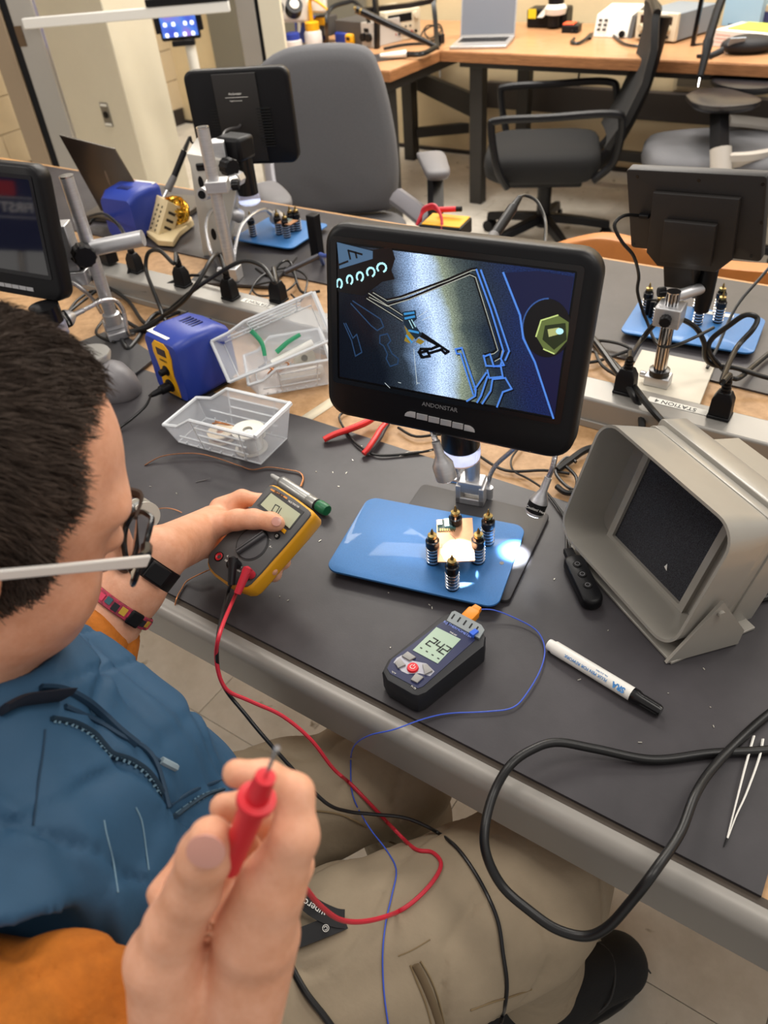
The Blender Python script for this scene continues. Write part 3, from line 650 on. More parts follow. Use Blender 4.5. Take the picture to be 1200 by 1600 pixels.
for a, b, s in ((660, 570, '\u2014'), (664, 624, 'A~'), (352, 690, 'A'), (342, 724, '10A'), (440, 762, 'COM'), (430, 795, '600V')):
    w_ = onp(*ZD([(a, b)])[0], DMX); text(s, .0035, DMX @ T4((w_[0], w_[1], .0014)) @ RZ(ang), WHITE, dmm)
jk = {}
for nm, (a, b), col in (('red_jack', (292, 695), RED), ('black_jack', (378, 745), BLK), ('red_jack', (490, 835), RED)):
    w_ = onp(*ZD([(a, b)])[0], DMX)
    m = MB(DMX); m.lathe([(.0062, .001), (.0062, .0022), (.005, .0022)], 22, cap=False); m.v = [DMX @ (DMX.inverted() @ v + V((w_[0], w_[1], 0))) for v in m.v]
    jo = m.build('jack', BLKG, dmm)
    m = MB(DMX @ T4((w_[0], w_[1], 0))); m.lathe([(.0030, .0011), (.0050, .0024), (.0044, .0026), (.0026, .0012)], 22, cap=False); m.build('jack_ring', col, jo)
# test leads: plug, wire, (probe for the red one)
def lead(name, label, px0, px1, col, wire, wr):
    w0 = DMX @ V((*onp(*px0, DMX, .016), .016)); z = DMX.col[2].xyz
    t = thing(name, label, 'test lead', w0)
    e = W(*px1, .07); dr = (e-w0).normalized()
    m = MB(); m.cyl(w0-z*.012, w0+z*.002, .0052, .0058, 18); m.build('plug_body', col, t)
    m = MB(); m.tube([w0-dr*.004, w0+dr*.004, w0+dr*.016, w0+dr*.028], (.0058, .0042), 14); m.build('plug_boot', col, t)
    WIRES_ON_LAP.append(([w0+dr*.026]+wire, wr, 'wire', col, t)); return t
BLKW = mat('black silicone lead', '17171a', .4); REDW = mat('red silicone lead', 'c4283a', .45)
w1 = [W(355, 930, .03), D(340, 1000, .80), D(346, 1065, .82), D(385, 1118, .82), D(420, 1160, .82), D(465, 1210, .83), D(510, 1255, .84), D(545, 1268, .86), D(580, 1272, .87), D(640, 1280, .875), D(700, 1312, .86), D(740, 1360, .83), D(775, 1430, .815), D(786, 1490, .81), D(792, 1545, .80), D(782, 1600, .79), D(760, 1660, .78)]
bl_lead = lead('black_test_lead', 'black test lead from the multimeter hanging over the lap', ZD([(388, 724)])[0], (362, 905), BLKW, w1, .0021)
w2 = [W(368, 930, .035), D(345, 985, .79), D(338, 1030, .80), D(352, 1075, .81), D(390, 1095, .82), D(440, 1118, .83), D(485, 1155, .84), D(520, 1200, .86), D(548, 1225, .88), D(580, 1258, .89), D(615, 1295, .885), D(648, 1326, .86), D(676, 1332, .85), D(689, 1352, .84), D(670, 1385, .80), D(630, 1420, .75), D(580, 1438, .70), D(535, 1438, .65), D(500, 1415, .60), D(470, 1383, .54), D(440, 1400, .47), D(400, 1440, .43), D(365, 1450, .41)]
red_lead = lead('red_test_lead', 'red test lead from the multimeter with red probe in right hand', ZD([(488, 796)])[0], (374, 920), REDW, w2, .0022)
# ---- flux pen
pa = W(857, 1006, .0078); pb_ = W(1033, 1112, .0078); ax = (pb_-pa).normalized(); PL_ = (pb_-pa).length
pen = thing('flux_pen', 'white marker-style flux pen with black cap lying on the mat', 'pen', (pa.x, pa.y, TOP))
PM_ = frz(pa, ax, (0, 0, 1))
m = MB(PM_); m.lathe([(.006, 0), (.0065, .0015), (.0065, .006), (.0078, .008), (.0078, PL_*.76)], 28); m.build('barrel', WHITE, pen)
m = MB(PM_); m.lathe([(.0080, PL_*.76), (.0080, PL_*.80), (.0066, PL_*.83), (.0060, PL_*.985), (.0052, PL_)], 28); m.build('cap', BLKG, pen)
for k in range(12):
    a = k*math.pi/6; m = MB(PM_); m.cyl((.0062*math.cos(a), .0062*math.sin(a), PL_*.85), (.0058*math.cos(a), .0058*math.sin(a), PL_*.98), .0006, n=6); m.build('cap_rib', BLKG, pen)
tob = V((0, 0, CAM_H))-(pa+pb_)/2; tob = (tob-ax*tob.dot(ax)).normalized()
def pen_text(s, f, size, off, bold=0, mt=None):
    side = -(tob.cross(-ax)).normalized()
    f_ = pframe(pa+ax*PL_*f+tob*.0080+(-ax).cross(tob)*0, -ax, tob.cross(-ax)); f_ = f_ @ T4((0, off, 0 if abs(off) < .002 else -.0006))
    text(s, size, f_, mt, pen, bold=bold)
BTX = mat('blue pen print', '3a7fc0', .5)
pen_text('SRA', .66, .0085, .0012, .0003, BTX); pen_text('FLUX PEN FOR REWORK', .37, .0048, .0016, 0, BTX); pen_text('No. 312 PEN', .5, .0026, -.0026, 0, BTX)
# ---- desoldering pump
pa = W(424, 742, .009); pb_ = W(509, 798, .009); ax = (pb_-pa).normalized(); L_ = (pb_-pa).length
M = frz(pa, ax, (0, 0, 1)); pump = thing('solder_sucker', 'silver desoldering pump with green button lying beside the multimeter', 'desoldering pump', (pa.x, pa.y, TOP))
m = MB(M); m.lathe([(.0018, 0), (.0028, .002), (.0042, L_*.2)], 18); m.build('nozzle', mat('grey nozzle', 'a9a9a6', .5), pump)
m = MB(M); m.lathe([(.0055, L_*.17), (.0085, L_*.2), (.0088, L_*.24), (.0088, L_*.70), (.0086, L_*.705), (.0088, L_*.71), (.0088, L_*.84)], 26); m.build('barrel', mat('satin silver pump', '9b9b98', .35, .7), pump)
m = MB(M); m.lathe([(.0075, L_*.84), (.0075, L_*.9)], 20); m.build('collar', BLK, pump)
GRN = mat('green plastic', '14693f', .4)
m = MB(M @ T4((.002, 0, 0))); m.lathe([(.0082, L_*.88), (.0088, L_*.9), (.0088, L_*1.0), (.0075, L_*1.03)], 24); m.build('button', GRN, pump)
# ---- tweezers
twz = thing('tweezers', 'thin white pointed tweezers lying at the right end of the mat', 'tweezers', W(1132, 1322))
m = MB(); m.tube([W(1178, 1150, .004), W(1164, 1200, .007), W(1150, 1255, .005), W(1136, 1310, .002)], (.0016, .0007), 6, flat=.6); m.build('arm', WHITE, twz)
m = MB(); m.tube([W(1192, 1155, .004), W(1186, 1185, .007), W(1166, 1240, .006), W(1150, 1275, .003), W(1137, 1310, .002)], (.0016, .0007), 6, flat=.6); m.build('arm', WHITE, twz)
m = MB(); m.tube([W(1136.5, 1310, .002), W(1131, 1323, .001)], (.0011, .0004), 6); m.build('tip', BLK, twz)
# ---- fume extractor
CREAM = mat('warm grey enamel', '96928a', .28, noise=.05, nscale=14, coat=.2)
fP = [V((-.2434, .7681, .9406)), V((-.0552, .642, .9351)), V((-.0691, .5948, .7715)), V((-.2572, .721, .7776))]
FM = pframe(sum(fP, V())/4, (fP[1]-fP[0])+(fP[2]-fP[3]), (fP[0]-fP[3])+(fP[1]-fP[2]))
fw, fh = (fP[1]-fP[0]).length, (fP[0]-fP[3]).length
fume = thing('fume_extractor', 'big warm grey fume extractor with black foam filter and open hood', 'fume extractor', (FM.translation.x, FM.translation.y, TOP))
def shell(M, rings, th_, mt, name, par, bevel=0):      # open flared sleeve: rings of (w,h,r,z) outer; wall th_
    outer = [[(x, y, z) for x, y in rrect(w, h, r, 7)] for w, h, r, z in rings]
    inner = [[(x, y, z) for x, y in rrect(w-2*th_, h-2*th_, max(r-th_, .001), 7)] for w, h, r, z in rings]
    m = MB(M); loop = outer + inner[::-1] + [outer[0]]
    m.loft(loop, cap=False); return m.build(name, mt, par, bevel=bevel, smooth=40)
hood_d = .062
shell(FM, [(fw, fh, .030, 0), (fw-.004, fh-.004, .029, -.03), (fw-.012, fh-.012, .022, -hood_d)], .0035, CREAM, 'hood', fume)
m = MB(FM); m.prism(rrect(fw-.014, fh-.014, .02), -hood_d-.006, -hood_d+.001); m.build('hood_back', CREAM, fume)
wq = pp([(1014, 708), (1133, 815), (1077, 938), (973, 838)], FM, -hood_d)
wcx, wcy = sum(q[0] for q in wq)/4, sum(q[1] for q in wq)/4; ww, wh = .130, .126
FWm = FM @ T4((wcx, wcy, -hood_d))
m = MB(FWm); m.add([(x, y, .003) for x, y in ((-ww/2, -wh/2), (ww/2, -wh/2), (ww/2, wh/2), (-ww/2, wh/2))], [(0, 1, 2, 3)])
m = MB(FWm); m.box(-ww/2, ww/2, -wh/2, wh/2, .0005, .003); m.build('foam_filter', mat('black open foam', '16171a', 1, bump=1, bscale=900, noise=.5, nscale=700, col2='4a4b52'), fume)
ring_frame(FWm, ww+.018, wh+.018, ww, wh, 0, .008, 'filter_frame', CREAM, fume, r=.003)
m = MB(FWm); m.add([(.022, -.042, .0045), (.028, -.044, .0045), (.024, -.036, .0045)], [(0, 1, 2)]); m.build('arrow_mark', WHITE, fume)
# rear housing, slot and fan duct
m = MB(FM); m.prism(rrect(fw-.02, fh-.012, .012), -hood_d-.022, -hood_d-.006, .001); m.build('filter_tray', CREAM, fume)
m = MB(FM); m.box(-fw/2+.02, fw/2-.012, fh/2-.012, fh/2-.007, -hood_d-.021, -hood_d-.007); m.build('slot_foam', mat('black open foam'), fume)
m = MB(FM); m.prism(rrect(fw-.016, fh-.002, .006), -hood_d-.062, -hood_d-.022, .002); m.build('fan_housing', CREAM, fume)
m = MB(FM); o_ = [(-.085, -.07), (.085, -.07), (.085, .055), (.06, .078), (-.06, .078), (-.085, .055)]
z0, z1 = -hood_d-.062, -hood_d-.115
i_ = [(x*.95, y*.95) for x, y in o_]
m.loft([[(x, y, z0) for x, y in o_], [(x, y, z1) for x, y in o_], [(x, y, z1) for x, y in i_], [(x, y, z0+.001) for x, y in i_]], cap=True); m.build('rear_duct', CREAM, fume, smooth=20)
# stand
fr_x = FM.col[0].xyz.copy(); fr_x.z = 0; fr_x.normalize(); fr_b = V((0, 0, 1)).cross(fr_x)
if fr_b.dot(FM.col[2].xyz) > 0: fr_b = -fr_b     # pointing back, away from the hood mouth
fc = W(1040, 1037, 0)
SB = Matrix(((fr_x.x, fr_b.x, 0, fc.x), (fr_x.y, fr_b.y, 0, fc.y), (0, 0, 1, TOP), (0, 0, 0, 1)))
m = MB(SB); m.box(-fw+.02, .004, .004, .12, .0, .004); m.build('stand_base', CREAM, fume, bevel=.001)
sa_ = W(1041, 1037, .002); sb_ = W(1153, 1006, .002); SPf = pframe(sa_, sb_-sa_, (0, 0, 1))
m = MB(SPf); m.prism(pp([(1041, 1037), (1153, 1006), (1163, 985), (1131, 941), (1068, 1008)], SPf), -.004, 0); m.build('stand_side', CREAM, fume)
q = onp(1123, 951, SPf); m = MB(SPf); m.cyl((q[0]+.004, q[1]-.008, -.001), (q[0]+.004, q[1]-.008, .004), .004, n=12); m.build('pivot_knob', CREAM, fume)
# ---- inline remote
ra = W(893, 868, .012); rb_ = W(930, 944, .012); M = pframe((ra+rb_)/2, V((0, 0, 1)).cross(ra-rb_)*-1, ra-rb_); L_ = (rb_-ra).length
rem = thing('inline_remote', 'black oval three button inline remote beside the fume extractor', 'remote control', ((ra+rb_)/2).to_tuple()[:2]+(TOP,))
m = MB(M); m.prism(rrect(.026, L_, .012, 7), -.012, .004, .004); m.build('body', BLK, rem, smooth=60)
for k, y in enumerate((.022, .004, -.015)):
    m = MB(M); m.cyl((0, y, .0035), (0, y, .0052), .0058, .0052, n=20); b_ = m.build('button', BLKG, rem)
    m = MB(M); m.lathe([(.0026, .0053), (.0031, .0053), (.0031, .0056), (.0026, .0056)], 16, cap=False); m.v = [v + M.col[1].xyz*y for v in m.v]; m.build('button_symbol', mat('grey print'), b_)
m = MB(M); m.box(-.006, .006, L_/2-.002, L_/2+.014, -.008, .001); m.build('strain_relief', BLK, rem, bevel=.001)
for dx in (-.003, .003):
    m = MB(); m.tube([M @ V((dx, L_/2+.01, -.003)), W(886+dx*300, 838, .006), W(884+dx*500, 812, .004), W(870, 790, .004), W(850, 765, .004), W(825, 748, .004), W(802, 735, .004), W(800, 715, .004), W(820, 690, .004)], .0016, 8); m.build('wire', RUB, rem)
# ---- thick black cord looping over the bench edge
cp = [W(1260, 1160, .005), W(1200, 1172, .005), W(1110, 1177, .0052), W(1020, 1187, .005), W(930, 1170, .012), W(870, 1160, .02), W(830, 1172, .024), W(797, 1196, .024), D(772, 1238, .735), D(758, 1290, .715), D(760, 1335, .705), D(785, 1385, .70), D(830, 1425, .69), D(870, 1452, .68), D(915, 1463, .67), D(950, 1448, .66), D(985, 1410, .65), D(1020, 1365, .645), W(1062, 1303, .028), W(1085, 1245, .024), W(1110, 1205, .014), W(1150, 1162, .006), W(1200, 1117, .005), W(1280, 1060, .005)]
m = MB(); m.tube(cp, .0045, 12, k=8)
tag(m.build('mains_cable', RUB, loc=W(1110, 1177)), 'thick black power cord looping down over the front bench edge', 'cable')
# ---- soldering station
def solder_station(name, label, F, w, d, h, front_detail=True):
    # F: frame at front bottom centre, x right, y back, z up
    t = thing(name, label, 'soldering station', F.translation)
    m = MB(F)
    def ringz(y, ww, zb, zt, r):
        return [(x, y, z+(zb+zt)/2) for x, z in rrect(ww, zt-zb, r, 5)]
    m.loft([ringz(0.002, w*.90, .004, h*.92, .012), ringz(.006, w*.96, .002, h*.95, .014), ringz(d*.35, w, 0.001, h, .016), ringz(d*.8, w*.97, .001, h*.97, .016), ringz(d, w*.88, .004, h*.85, .014)])
    m.build('housing', BLUEP, t, smooth=45)
    m = MB(F)
    for sx in (-1, 1): 
        m = MB(F); m.box(sx*w*.36-.008, sx*w*.36+.008, .01, d*.9, 0, .004); m.build('foot', RUB, t)
    for k in range(5):
        m = MB(F); m.box(-w*.18+k*.0085, -w*.18+k*.0085+.0035, d*.52, d*.72, h*.972, h*.993); m.build('vent_slot', mat('dark blue recess', '141d55', .6), t)
    m = MB(F); m.box(-w*.42, w*.16, .008, .028, h*.955, h*.963); m.v = [v for v in m.v]; m.build('label_strip', PAPER, t)
    if front_detail:
        YF = F @ Matrix(((1, 0, 0, 0), (0, 0, -1, .0018), (0, 1, 0, 0), (0, 0, 0, 1)))
        pz = [(-.027, .006), (.027, .006), (.0265, .030), (.022, .048), (.025, .066), (.030, .084), (.027, .100), (.015, .109), (-.015, .109), (-.027, .100), (-.030, .084), (-.025, .066), (-.022, .048), (-.0265, .030)]
        s = h/.12
        m = MB(YF); m.prism([(x*.88, y*s) for x, y in pz], -.001, .0015, .0005); p = m.build('front_panel', YEL, t)
        m = MB(YF); m.box(-.013, .013, .083*s, .097*s, .0015, .0022); m.build('display', mat('dark red display', '2b1512', .3), p)
        text('HAKKO', .0062, YF @ T4((0, .0735*s, .0018)), INK, p)
        m = MB(YF); m.lathe([(.0095, 0), (.0095, .003), (.0065, .004), (.006, .014), (.005, .015)], 18); m.v = [v + YF.col[1].xyz*.054*s for v in m.v]; m.build('knob', BLK, p)
        m = MB(YF); m.lathe([(.012, 0), (.012, .004), (.009, .005), (.0085, .022), (.006, .024), (.005, .036), (.003, .046)], 18); m.v = [v + YF.col[1].xyz*.024*s for v in m.v]; m.build('plug', BLK, p)
    return t
fa, fb = W(247, 607, 0), W(297, 634, 0)
fx = (fb-fa).normalized(); SF = fr((fa+fb)/2, fx); sW = (fb-fa).length*1.05
hk = solder_station('soldering_station', 'blue and yellow soldering station in front of the stacked clear bins', SF, sW, .115, .118)
PLG = SF @ V((0, -.05, .024))
m = MB(); m.tube([SF @ V((0, -.040, .026)), W(228, 634, .02), W(205, 655, .012), W(188, 668, .006), W(165, 690, .004), W(130, 720, .004)], .0022, 8); m.build('iron_cord', RUB, hk)
# ---- clear storage bins
BIN = mat('clear frosted bin plastic', 'e8ecf2', .18, trans=.0, alpha=.30, spec=.6)
BINR = mat('clear bin rim', 'e6eaee', .25, alpha=.72)
def bin_(name, label, M, L, Wd, H):
    # M: x from low front to high back, y across, z up, origin base centre
    t = thing(name, label, 'bin', M.translation, None); th_ = .0015
    fl = .75   # the base is narrower than the rim
    zl = H*.55
    def P(x, y, z):
        k = fl+(1-fl)*z/H; return (x*(.9+.1*z/H), y*k, z)
    def panel(pts, name, mt=BIN, thick=th_):
        m = MB(M); m.add([P(*p) for p in pts], [tuple(range(len(pts)))]); o = m.build(name, mt, t, smooth=0)
        s = o.modifiers.new('wall', 'SOLIDIFY'); s.thickness = thick; s.offset = 0; return o
    a, b, w = -L/2, L/2, Wd/2
    panel([(a, -w, 0), (b, -w, 0), (b, w, 0), (a, w, 0)], 'floor_panel')
    panel([(b, -w, 0), (b, w, 0), (b, w, H), (b, -w, H)], 'back_panel')
    panel([(a, -w, 0), (a, w, 0), (a-.012, w, zl), (a-.012, -w, zl)], 'front_lip')
    for s in (-1, 1):
        panel([(a, s*w, 0), (b, s*w, 0), (b, s*w, H), (a+L*.32, s*w, H), (a+L*.12, s*w, zl*1.15), (a-.012, s*w, zl)], 'side_panel')
        m = MB(M); m.tube([P(*q) for q in ((b, s*w, H), (a+L*.32, s*w, H), (a+L*.12, s*w, zl*1.15), (a-.012, s*w, zl))], .0029, 6, k=1); m.build('rim', BINR, t)
        for zz in (.28, .52, .76):
            m = MB(M); x0 = a+L*(.34 if zz > .5 else .08); m.tube([P(x0, s*(w+.0008), H*zz), P(b-L*.12, s*(w+.0008), H*zz)], .0015, 6, k=1); m.build('side_rib', BINR, t)
        for xx in (.33, .84):
            m = MB(M); m.tube([P(a+L*xx, s*(w+.0008), .002), P(a+L*xx, s*(w+.0008), H)], .0012, 6, k=1); m.build('side_rib', BINR, t)
        for k in range(6):
            m = MB(M); m.cyl(P(a+L*(.12+.14*k), s*w, 0), P(a+L*(.12+.14*k), s*w, .006), .0014, n=6); m.build('base_rib', BINR, t)
    m = MB(M); m.tube([P(b+.001, -w, H), P(b+.001, w, H)], .0044, 6, k=1); m.build('rim', BINR, t)
    m = MB(M); m.tube([P(a-.012, -w, zl), P(a-.012, w, zl)], .0029, 6, k=1); m.build('rim', BINR, t)
    m = MB(M); m.tube([P(a, -w, .001), P(b, -w, .001), P(b, w, .001), P(a, w, .001), P(a, -w, .001)], .0014, 6, k=1); m.build('base_edge', BINR, t)
    return t
bn, bf, fn = W(412, 727), W(462, 690), W(276, 690)
bx = (bn-fn).normalized(); by = (bf-bn); bw = by.length
c = (bn+fn)/2 + V((-bx.y, bx.x, 0))*bw/2
M1 = fr(c, bx); L1 = (bn-fn).length
bin1 = bin_('storage_bin', 'clear plastic bin holding solder spools in front of the soldering station', M1, L1*1.05, bw*1.33, .062)
def spool(name, label, M, R, H, core, wind, grp=None):
    t = thing(name, label, 'wire spool', M.translation, grp)
    m = MB(M); m.lathe([(R*.3, 0), (R, 0), (R, .0022), (R*.3, .0022)], 28, cap=False); m.build('flange', core, t)
    m = MB(M); m.lathe([(R*.3, H-.0022), (R, H-.0022), (R, H), (R*.3, H)], 28, cap=False); m.build('flange', core, t)
    n = 14; m = MB(M); pr = []
    for k in range(n):
        z = .0025+(H-.005)*k/n; dz_ = (H-.005)/n; pr += [(R*.74, z), (R*.78, z+dz_*.5)]
    m.lathe(pr+[(R*.74, H-.0025)], 28); m.build('winding', wind, t)
    m = MB(M); m.lathe([(R*.3, 0), (R*.3, H)], 18, cap=False); m.build('hub', core, t)
    return t
FROST = mat('white spool plastic', 'dcd8cc', .45, alpha=.9); SOLD = mat('solder wire', '9b9a96', .35, .8); CU = mat('copper braid', 'b87a4e', .4, .7, noise=.3, nscale=300)
s1 = M1 @ V((L1*.26, -bw*.12, .003)); spool('solder_spool', 'large white spool of grey solder wire inside the front clear bin', T4(s1), .026, .036, FROST, SOLD)
s2 = M1 @ V((-L1*.10, -bw*.05, .003)); spool('braid_spool', 'flat cream spool lying in the front clear bin', T4(s2), .022, .014, mat('cream spool', 'd8c8ae', .5), CU)
s3 = M1 @ V((L1*.2, bw*.32, .003)); spool('small_wire_spool', 'small pale spool at the back of the front clear bin', T4(s3), .013, .018, FROST, SOLD)
for i in range(2):
    m = MB(); m.tube([M1 @ V(q) for q in ((-L1*.28, bw*(.30-.1*i), .012), (-L1*.15, bw*(.22-.05*i), .016+.004*i), (-.0, bw*(.15+.1*i), .012), (L1*.1, bw*.2, .006))], .0016, 6); 
    tag(m.build('copper_braid', CU, loc=M1 @ V((-.02, .02, .005))), ('copper braid strand lying upper in the front clear bin', 'copper braid strand lying lower in the front clear bin')[i], 'wire')
# upright bin behind and tilted bin resting on it
b2n, b2f = W(395, 612), W(520, 588)
M2c = W(455, 590); bx2 = (W(520, 600)-W(395, 622)).normalized(); M2 = fr((M2c.x, M2c.y, TOP), bx2)
bin2 = bin_('storage_bin', 'clear plastic bin lying under the tilted bin beside the monitor', M2, .135, .12, .055)
qd = [W(332, 527, .105), W(488, 461, .155), W(514, 528, .085), W(368, 592, .055)]
tx = ((qd[1]-qd[0])+(qd[2]-qd[3])).normalized(); ty = ((qd[0]-qd[3])+(qd[1]-qd[2])).normalized()
tz = tx.cross(ty).normalized(); tc = sum(qd, V())/4
ty = tz.cross(tx)
M3 = Matrix(((tx.x, ty.x, tz.x, 0), (tx.y, ty.y, tz.y, 0), (tx.z, ty.z, tz.z, 0), (0, 0, 0, 1))); H3 = .05
o3_ = tc - tz*H3; M3.translation = o3_
L3 = (qd[1]-qd[0]).length; W3 = (qd[0]-qd[3]).length
bin3 = bin_('storage_bin', 'clear plastic bin tilted on top with green handled tool inside', M3, L3, W3, H3)
GH = mat('green tool handle', '2f9a6c', .45)
cut = thing('green_pliers', 'small pliers with green handles inside the tilted clear bin', 'pliers', M3 @ V((0, 0, .01)))
for k, pts in enumerate(([(-.03, .03, .010), (-.022, .005, .012), (-.026, -.018, .010)], [(-.005, -.02, .010), (.02, -.012, .012), (.045, -.008, .010)])):
    m = MB(); m.tube([M3 @ V(q) for q in pts], (.0045, .0035), 10); m.build('handle', GH, cut)
m = MB(); m.tube([M3 @ V(q) for q in ((-.026, -.018, .010), (-.03, -.03, .010), (-.045, -.032, .009))], (.003, .0015), 8); m.build('jaw', STEEL, cut)
m = MB(); m.cyl(M3 @ V((-.02, -.036, .010)), M3 @ V((.06, -.030, .010)), .0075, n=18)
tag(m.build('white_tube', WHITE, loc=M3 @ V((.02, -.033, .003)), bevel=.001), 'white plastic tube inside the tilted clear bin', 'tube')
m = MB(); m.cyl(M2 @ V((-.02, -.02, .012)), M2 @ V((.058, -.012, .012)), .010, n=18)
tag(m.build('white_tube', WHITE, loc=M2 @ V((.02, -.02, .002)), bevel=.001), 'white plastic tube inside the lower clear bin', 'tube')
spool('white_spool', 'white spool inside the lower clear bin', M2 @ T4((.03, .03, .02)) @ RX(70), .020, .014, FROST, SOLD)
m = MB(); m.tube([M2 @ V(q) for q in ((-.04, .01, .01), (-.015, .025, .02), (.0, .01, .022), (-.02, -.0, .016), (-.035, .015, .02))], .0016, 6)
tag(m.build('copper_braid', CU, loc=M2 @ V((0, 0, .01))), 'tangled copper braid inside the lower clear bin', 'wire')
# ---- red handled cutters
fc_ = thing('flush_cutters', 'red handled flush cutters lying open under the monitor', 'cutters', W(580, 672))
REDH = mat('red dipped handle', 'd8302f', .4); DKH = mat('dark handle inlay', '3a3436', .5)
m = MB(); m.tube([W(506, 687, .006), W(522, 679, .010), W(545, 671, .012), W(568, 662, .012), W(580, 655, .011)], (.0058, .0075), 12, flat=.8); m.build('handle', REDH, fc_)
m = MB(); m.tube([W(568, 709, .006), W(576, 700, .010), W(586, 685, .012), W(594, 672, .012), W(603, 662, .011)], (.0054, .0062), 12, flat=.8); h2 = m.build('handle', REDH, fc_)
m = MB(); m.tube([W(572, 710, .005), W(582, 700, .008), W(594, 684, .010), W(600, 672, .010), W(606, 662, .010)], (.003, .004), 10); m.build('inlay', DKH, h2)
m = MB(); m.tube([W(578, 656, .011), W(592, 655, .009), W(606, 652, .008)], (.0036, .004), 10, flat=.6); m.build('jaw', mat('dark tool steel', '55555a', .35, .9), fc_)
m = MB(); m.tube([W(601, 664, .011), W(604, 656, .009), W(618, 646, .008)], (.0036, .003), 10, flat=.6); m.build('jaw', mat('dark tool steel'), fc_)
# ---- copper braid, clippings and wires on the near mat
def strand(pts, r, label, mt=CU, name='copper_braid', cat='wire', flat=.5):
    P = [W(*q) for q in pts]; m = MB(); m.tube(P, r, 6, flat=flat); return tag(m.build(name, mt, loc=P[0]), label, cat)
strand([(226, 727, .001), (250, 714, .006), (280, 709, .008), (310, 709, .008), (340, 716, .004), (375, 728, .003), (395, 734, .003), (420, 730, .003), (450, 734, .003), (468, 738, .003), (474, 747, .003), (470, 760, .004)], .0016, 'long copper braid lying in front of the clear bin and pump')
strand([(306, 753, .001), (320, 750, .001), (329, 747, .003)], .0008, 'short clipped wire lying on the mat below the copper braid', SOLD)
strand([(238, 797, .004), (256, 794, .006), (272, 796, .004), (284, 801, .001)], .0007, 'thin curved copper wire end above the left forearm')
strand([(330, 889, .012), (310, 898, .010), (292, 908, .004), (284, 920, .003), (276, 935, .002), (272, 955, -.012), (275, 958, -.016)], .0018, 'flat copper braid hanging over the front bench edge')
CLIP = mat('tinned clipping', 'd8d4c8', .3, .8)
LMK = {'the blue plate corner by the pump': (575, 790), 'the thermometer': (660, 1010), 'the cap of the flux pen': (1010, 1095), 'the white tweezers': (1160, 1220), 'the green button of the pump': (505, 798), 'the red cutters': (560, 700), 'the microscope post': (735, 780), 'the inline remote': (910, 905), 'the copper braid in front of the bin': (330, 740), 'the yellow edge of the multimeter': (440, 900)}
LMC = {}; ORD = ['nearest', 'second nearest', 'third nearest', 'fourth nearest', 'fifth nearest', 'sixth nearest', 'seventh nearest', 'eighth nearest', 'ninth nearest']
CLP = [(494, 737), (520, 738), (541, 739), (497, 790), (529, 760), (551, 719), (565, 697), (660, 767), (674, 772), (682, 770), (696, 778), (500, 845), (607, 926), (671, 945), (675, 950), (610, 1012), (760, 770), (812, 803), (830, 860), (866, 905), (905, 1062), (1044, 1083), (1100, 1045), (1090, 1005), (950, 985), (235, 760), (276, 771), (437, 932), (450, 938), (1000, 1160), (1110, 1105), (1115, 1135)]
CLN = [min(LMK, key=lambda n: math.hypot(LMK[n][0]-a, LMK[n][1]-b)) for a, b in CLP]
for k, (a, b) in enumerate(CLP):
    m = MB(); w_ = W(a, b, .0006); an = k*2.4; d = V((math.cos(an), math.sin(an), 0))*(.0008+.0006*(k % 3)); m.cyl(w_-d, w_+d, .0006, n=6)
    nk = CLN[k]; dk = math.hypot(LMK[nk][0]-a, LMK[nk][1]-b); rk = sum(1 for (u, v), n_ in zip(CLP, CLN) if n_ == nk and math.hypot(LMK[nk][0]-u, LMK[nk][1]-v) < dk)
    tag(m.build('wire_clipping', CLIP, loc=W(a, b)), f'tiny bright wire clipping {ORD[rk]} to {nk}', 'clipping', 'wire clippings on the near mat')
spool('solder_spool', 'white spool of thin wire standing behind the left wrist', frz(W(222, 803, .022), (W(238, 828)-W(200, 790)).normalized()*1.0+V((0, 0, .25)), (0, 0, 1)) @ T4((0, 0, -.012)), .021, .026, FROST, SOLD)
# ---- grey domed holder behind the head
gh = thing('iron_holder', 'grey domed plastic iron holder half hidden behind the hair', 'holder', W(185, 620))
m = MB(); f = frz(W(170, 618, .0), (W(215, 600)-W(165, 600)).normalized()*.8+V((0, 0, .6)), (0, 0, 1))
m.m = T4(W(178, 610, .0))
m.loft([[(r*math.cos(a)*1.1, r*math.sin(a)*.8, z) for a in [i*math.pi/12 for i in range(24)]] for r, z in ((.052, .0), (.054, .006), (.050, .025), (.038, .045), (.018, .054))]); m.build('dome', mat('grey holder plastic', '6f6d70', .45), gh, smooth=60)
m = MB(T4(W(160, 600, .0))); m.loft([[(r*math.cos(a), r*math.sin(a)*.9, z) for a in [i*math.pi/12 for i in range(24)]] for r, z in ((.032, .05), (.036, .062), (.034, .066), (.02, .066))]); m.build('funnel', mat('pale metal funnel', 'b9b7b2', .35, .6), gh, smooth=60)
# ================================================================ LEFT STATION
def proj(p):
    v = V(p)-V((0, 0, CAM_H)); w = v.dot(FW); return 600+FPX*v.dot(RT)/w, 800-FPX*v.dot(UP)/w
def zat(x, y, py):
    lo, hi = TOP, CAM_H+.4
    for _ in range(40):
        mid = (lo+hi)/2
        if proj((x, y, mid))[1] > py: lo = mid
        else: hi = mid
    return lo
def knob(p, d, r, L, par, mt=BLK):
    m = MB(frz(V(p), d, (0, 0, 1) if abs(V(d).normalized().z) < .8 else (1, 0, 0)))
    n = 24; rings = []
    for z, k in ((0, .92), (L*.1, 1), (L*.9, 1), (L, .88)):
        rings.append([((r*k*(1 if i % 2 else .92))*math.cos(2*math.pi*i/n), (r*k*(1 if i % 2 else .92))*math.sin(2*math.pi*i/n), z) for i in range(n)])
    m.loft(rings); return m.build('knob', mt, par, smooth=20)
LB = W(186, 530)
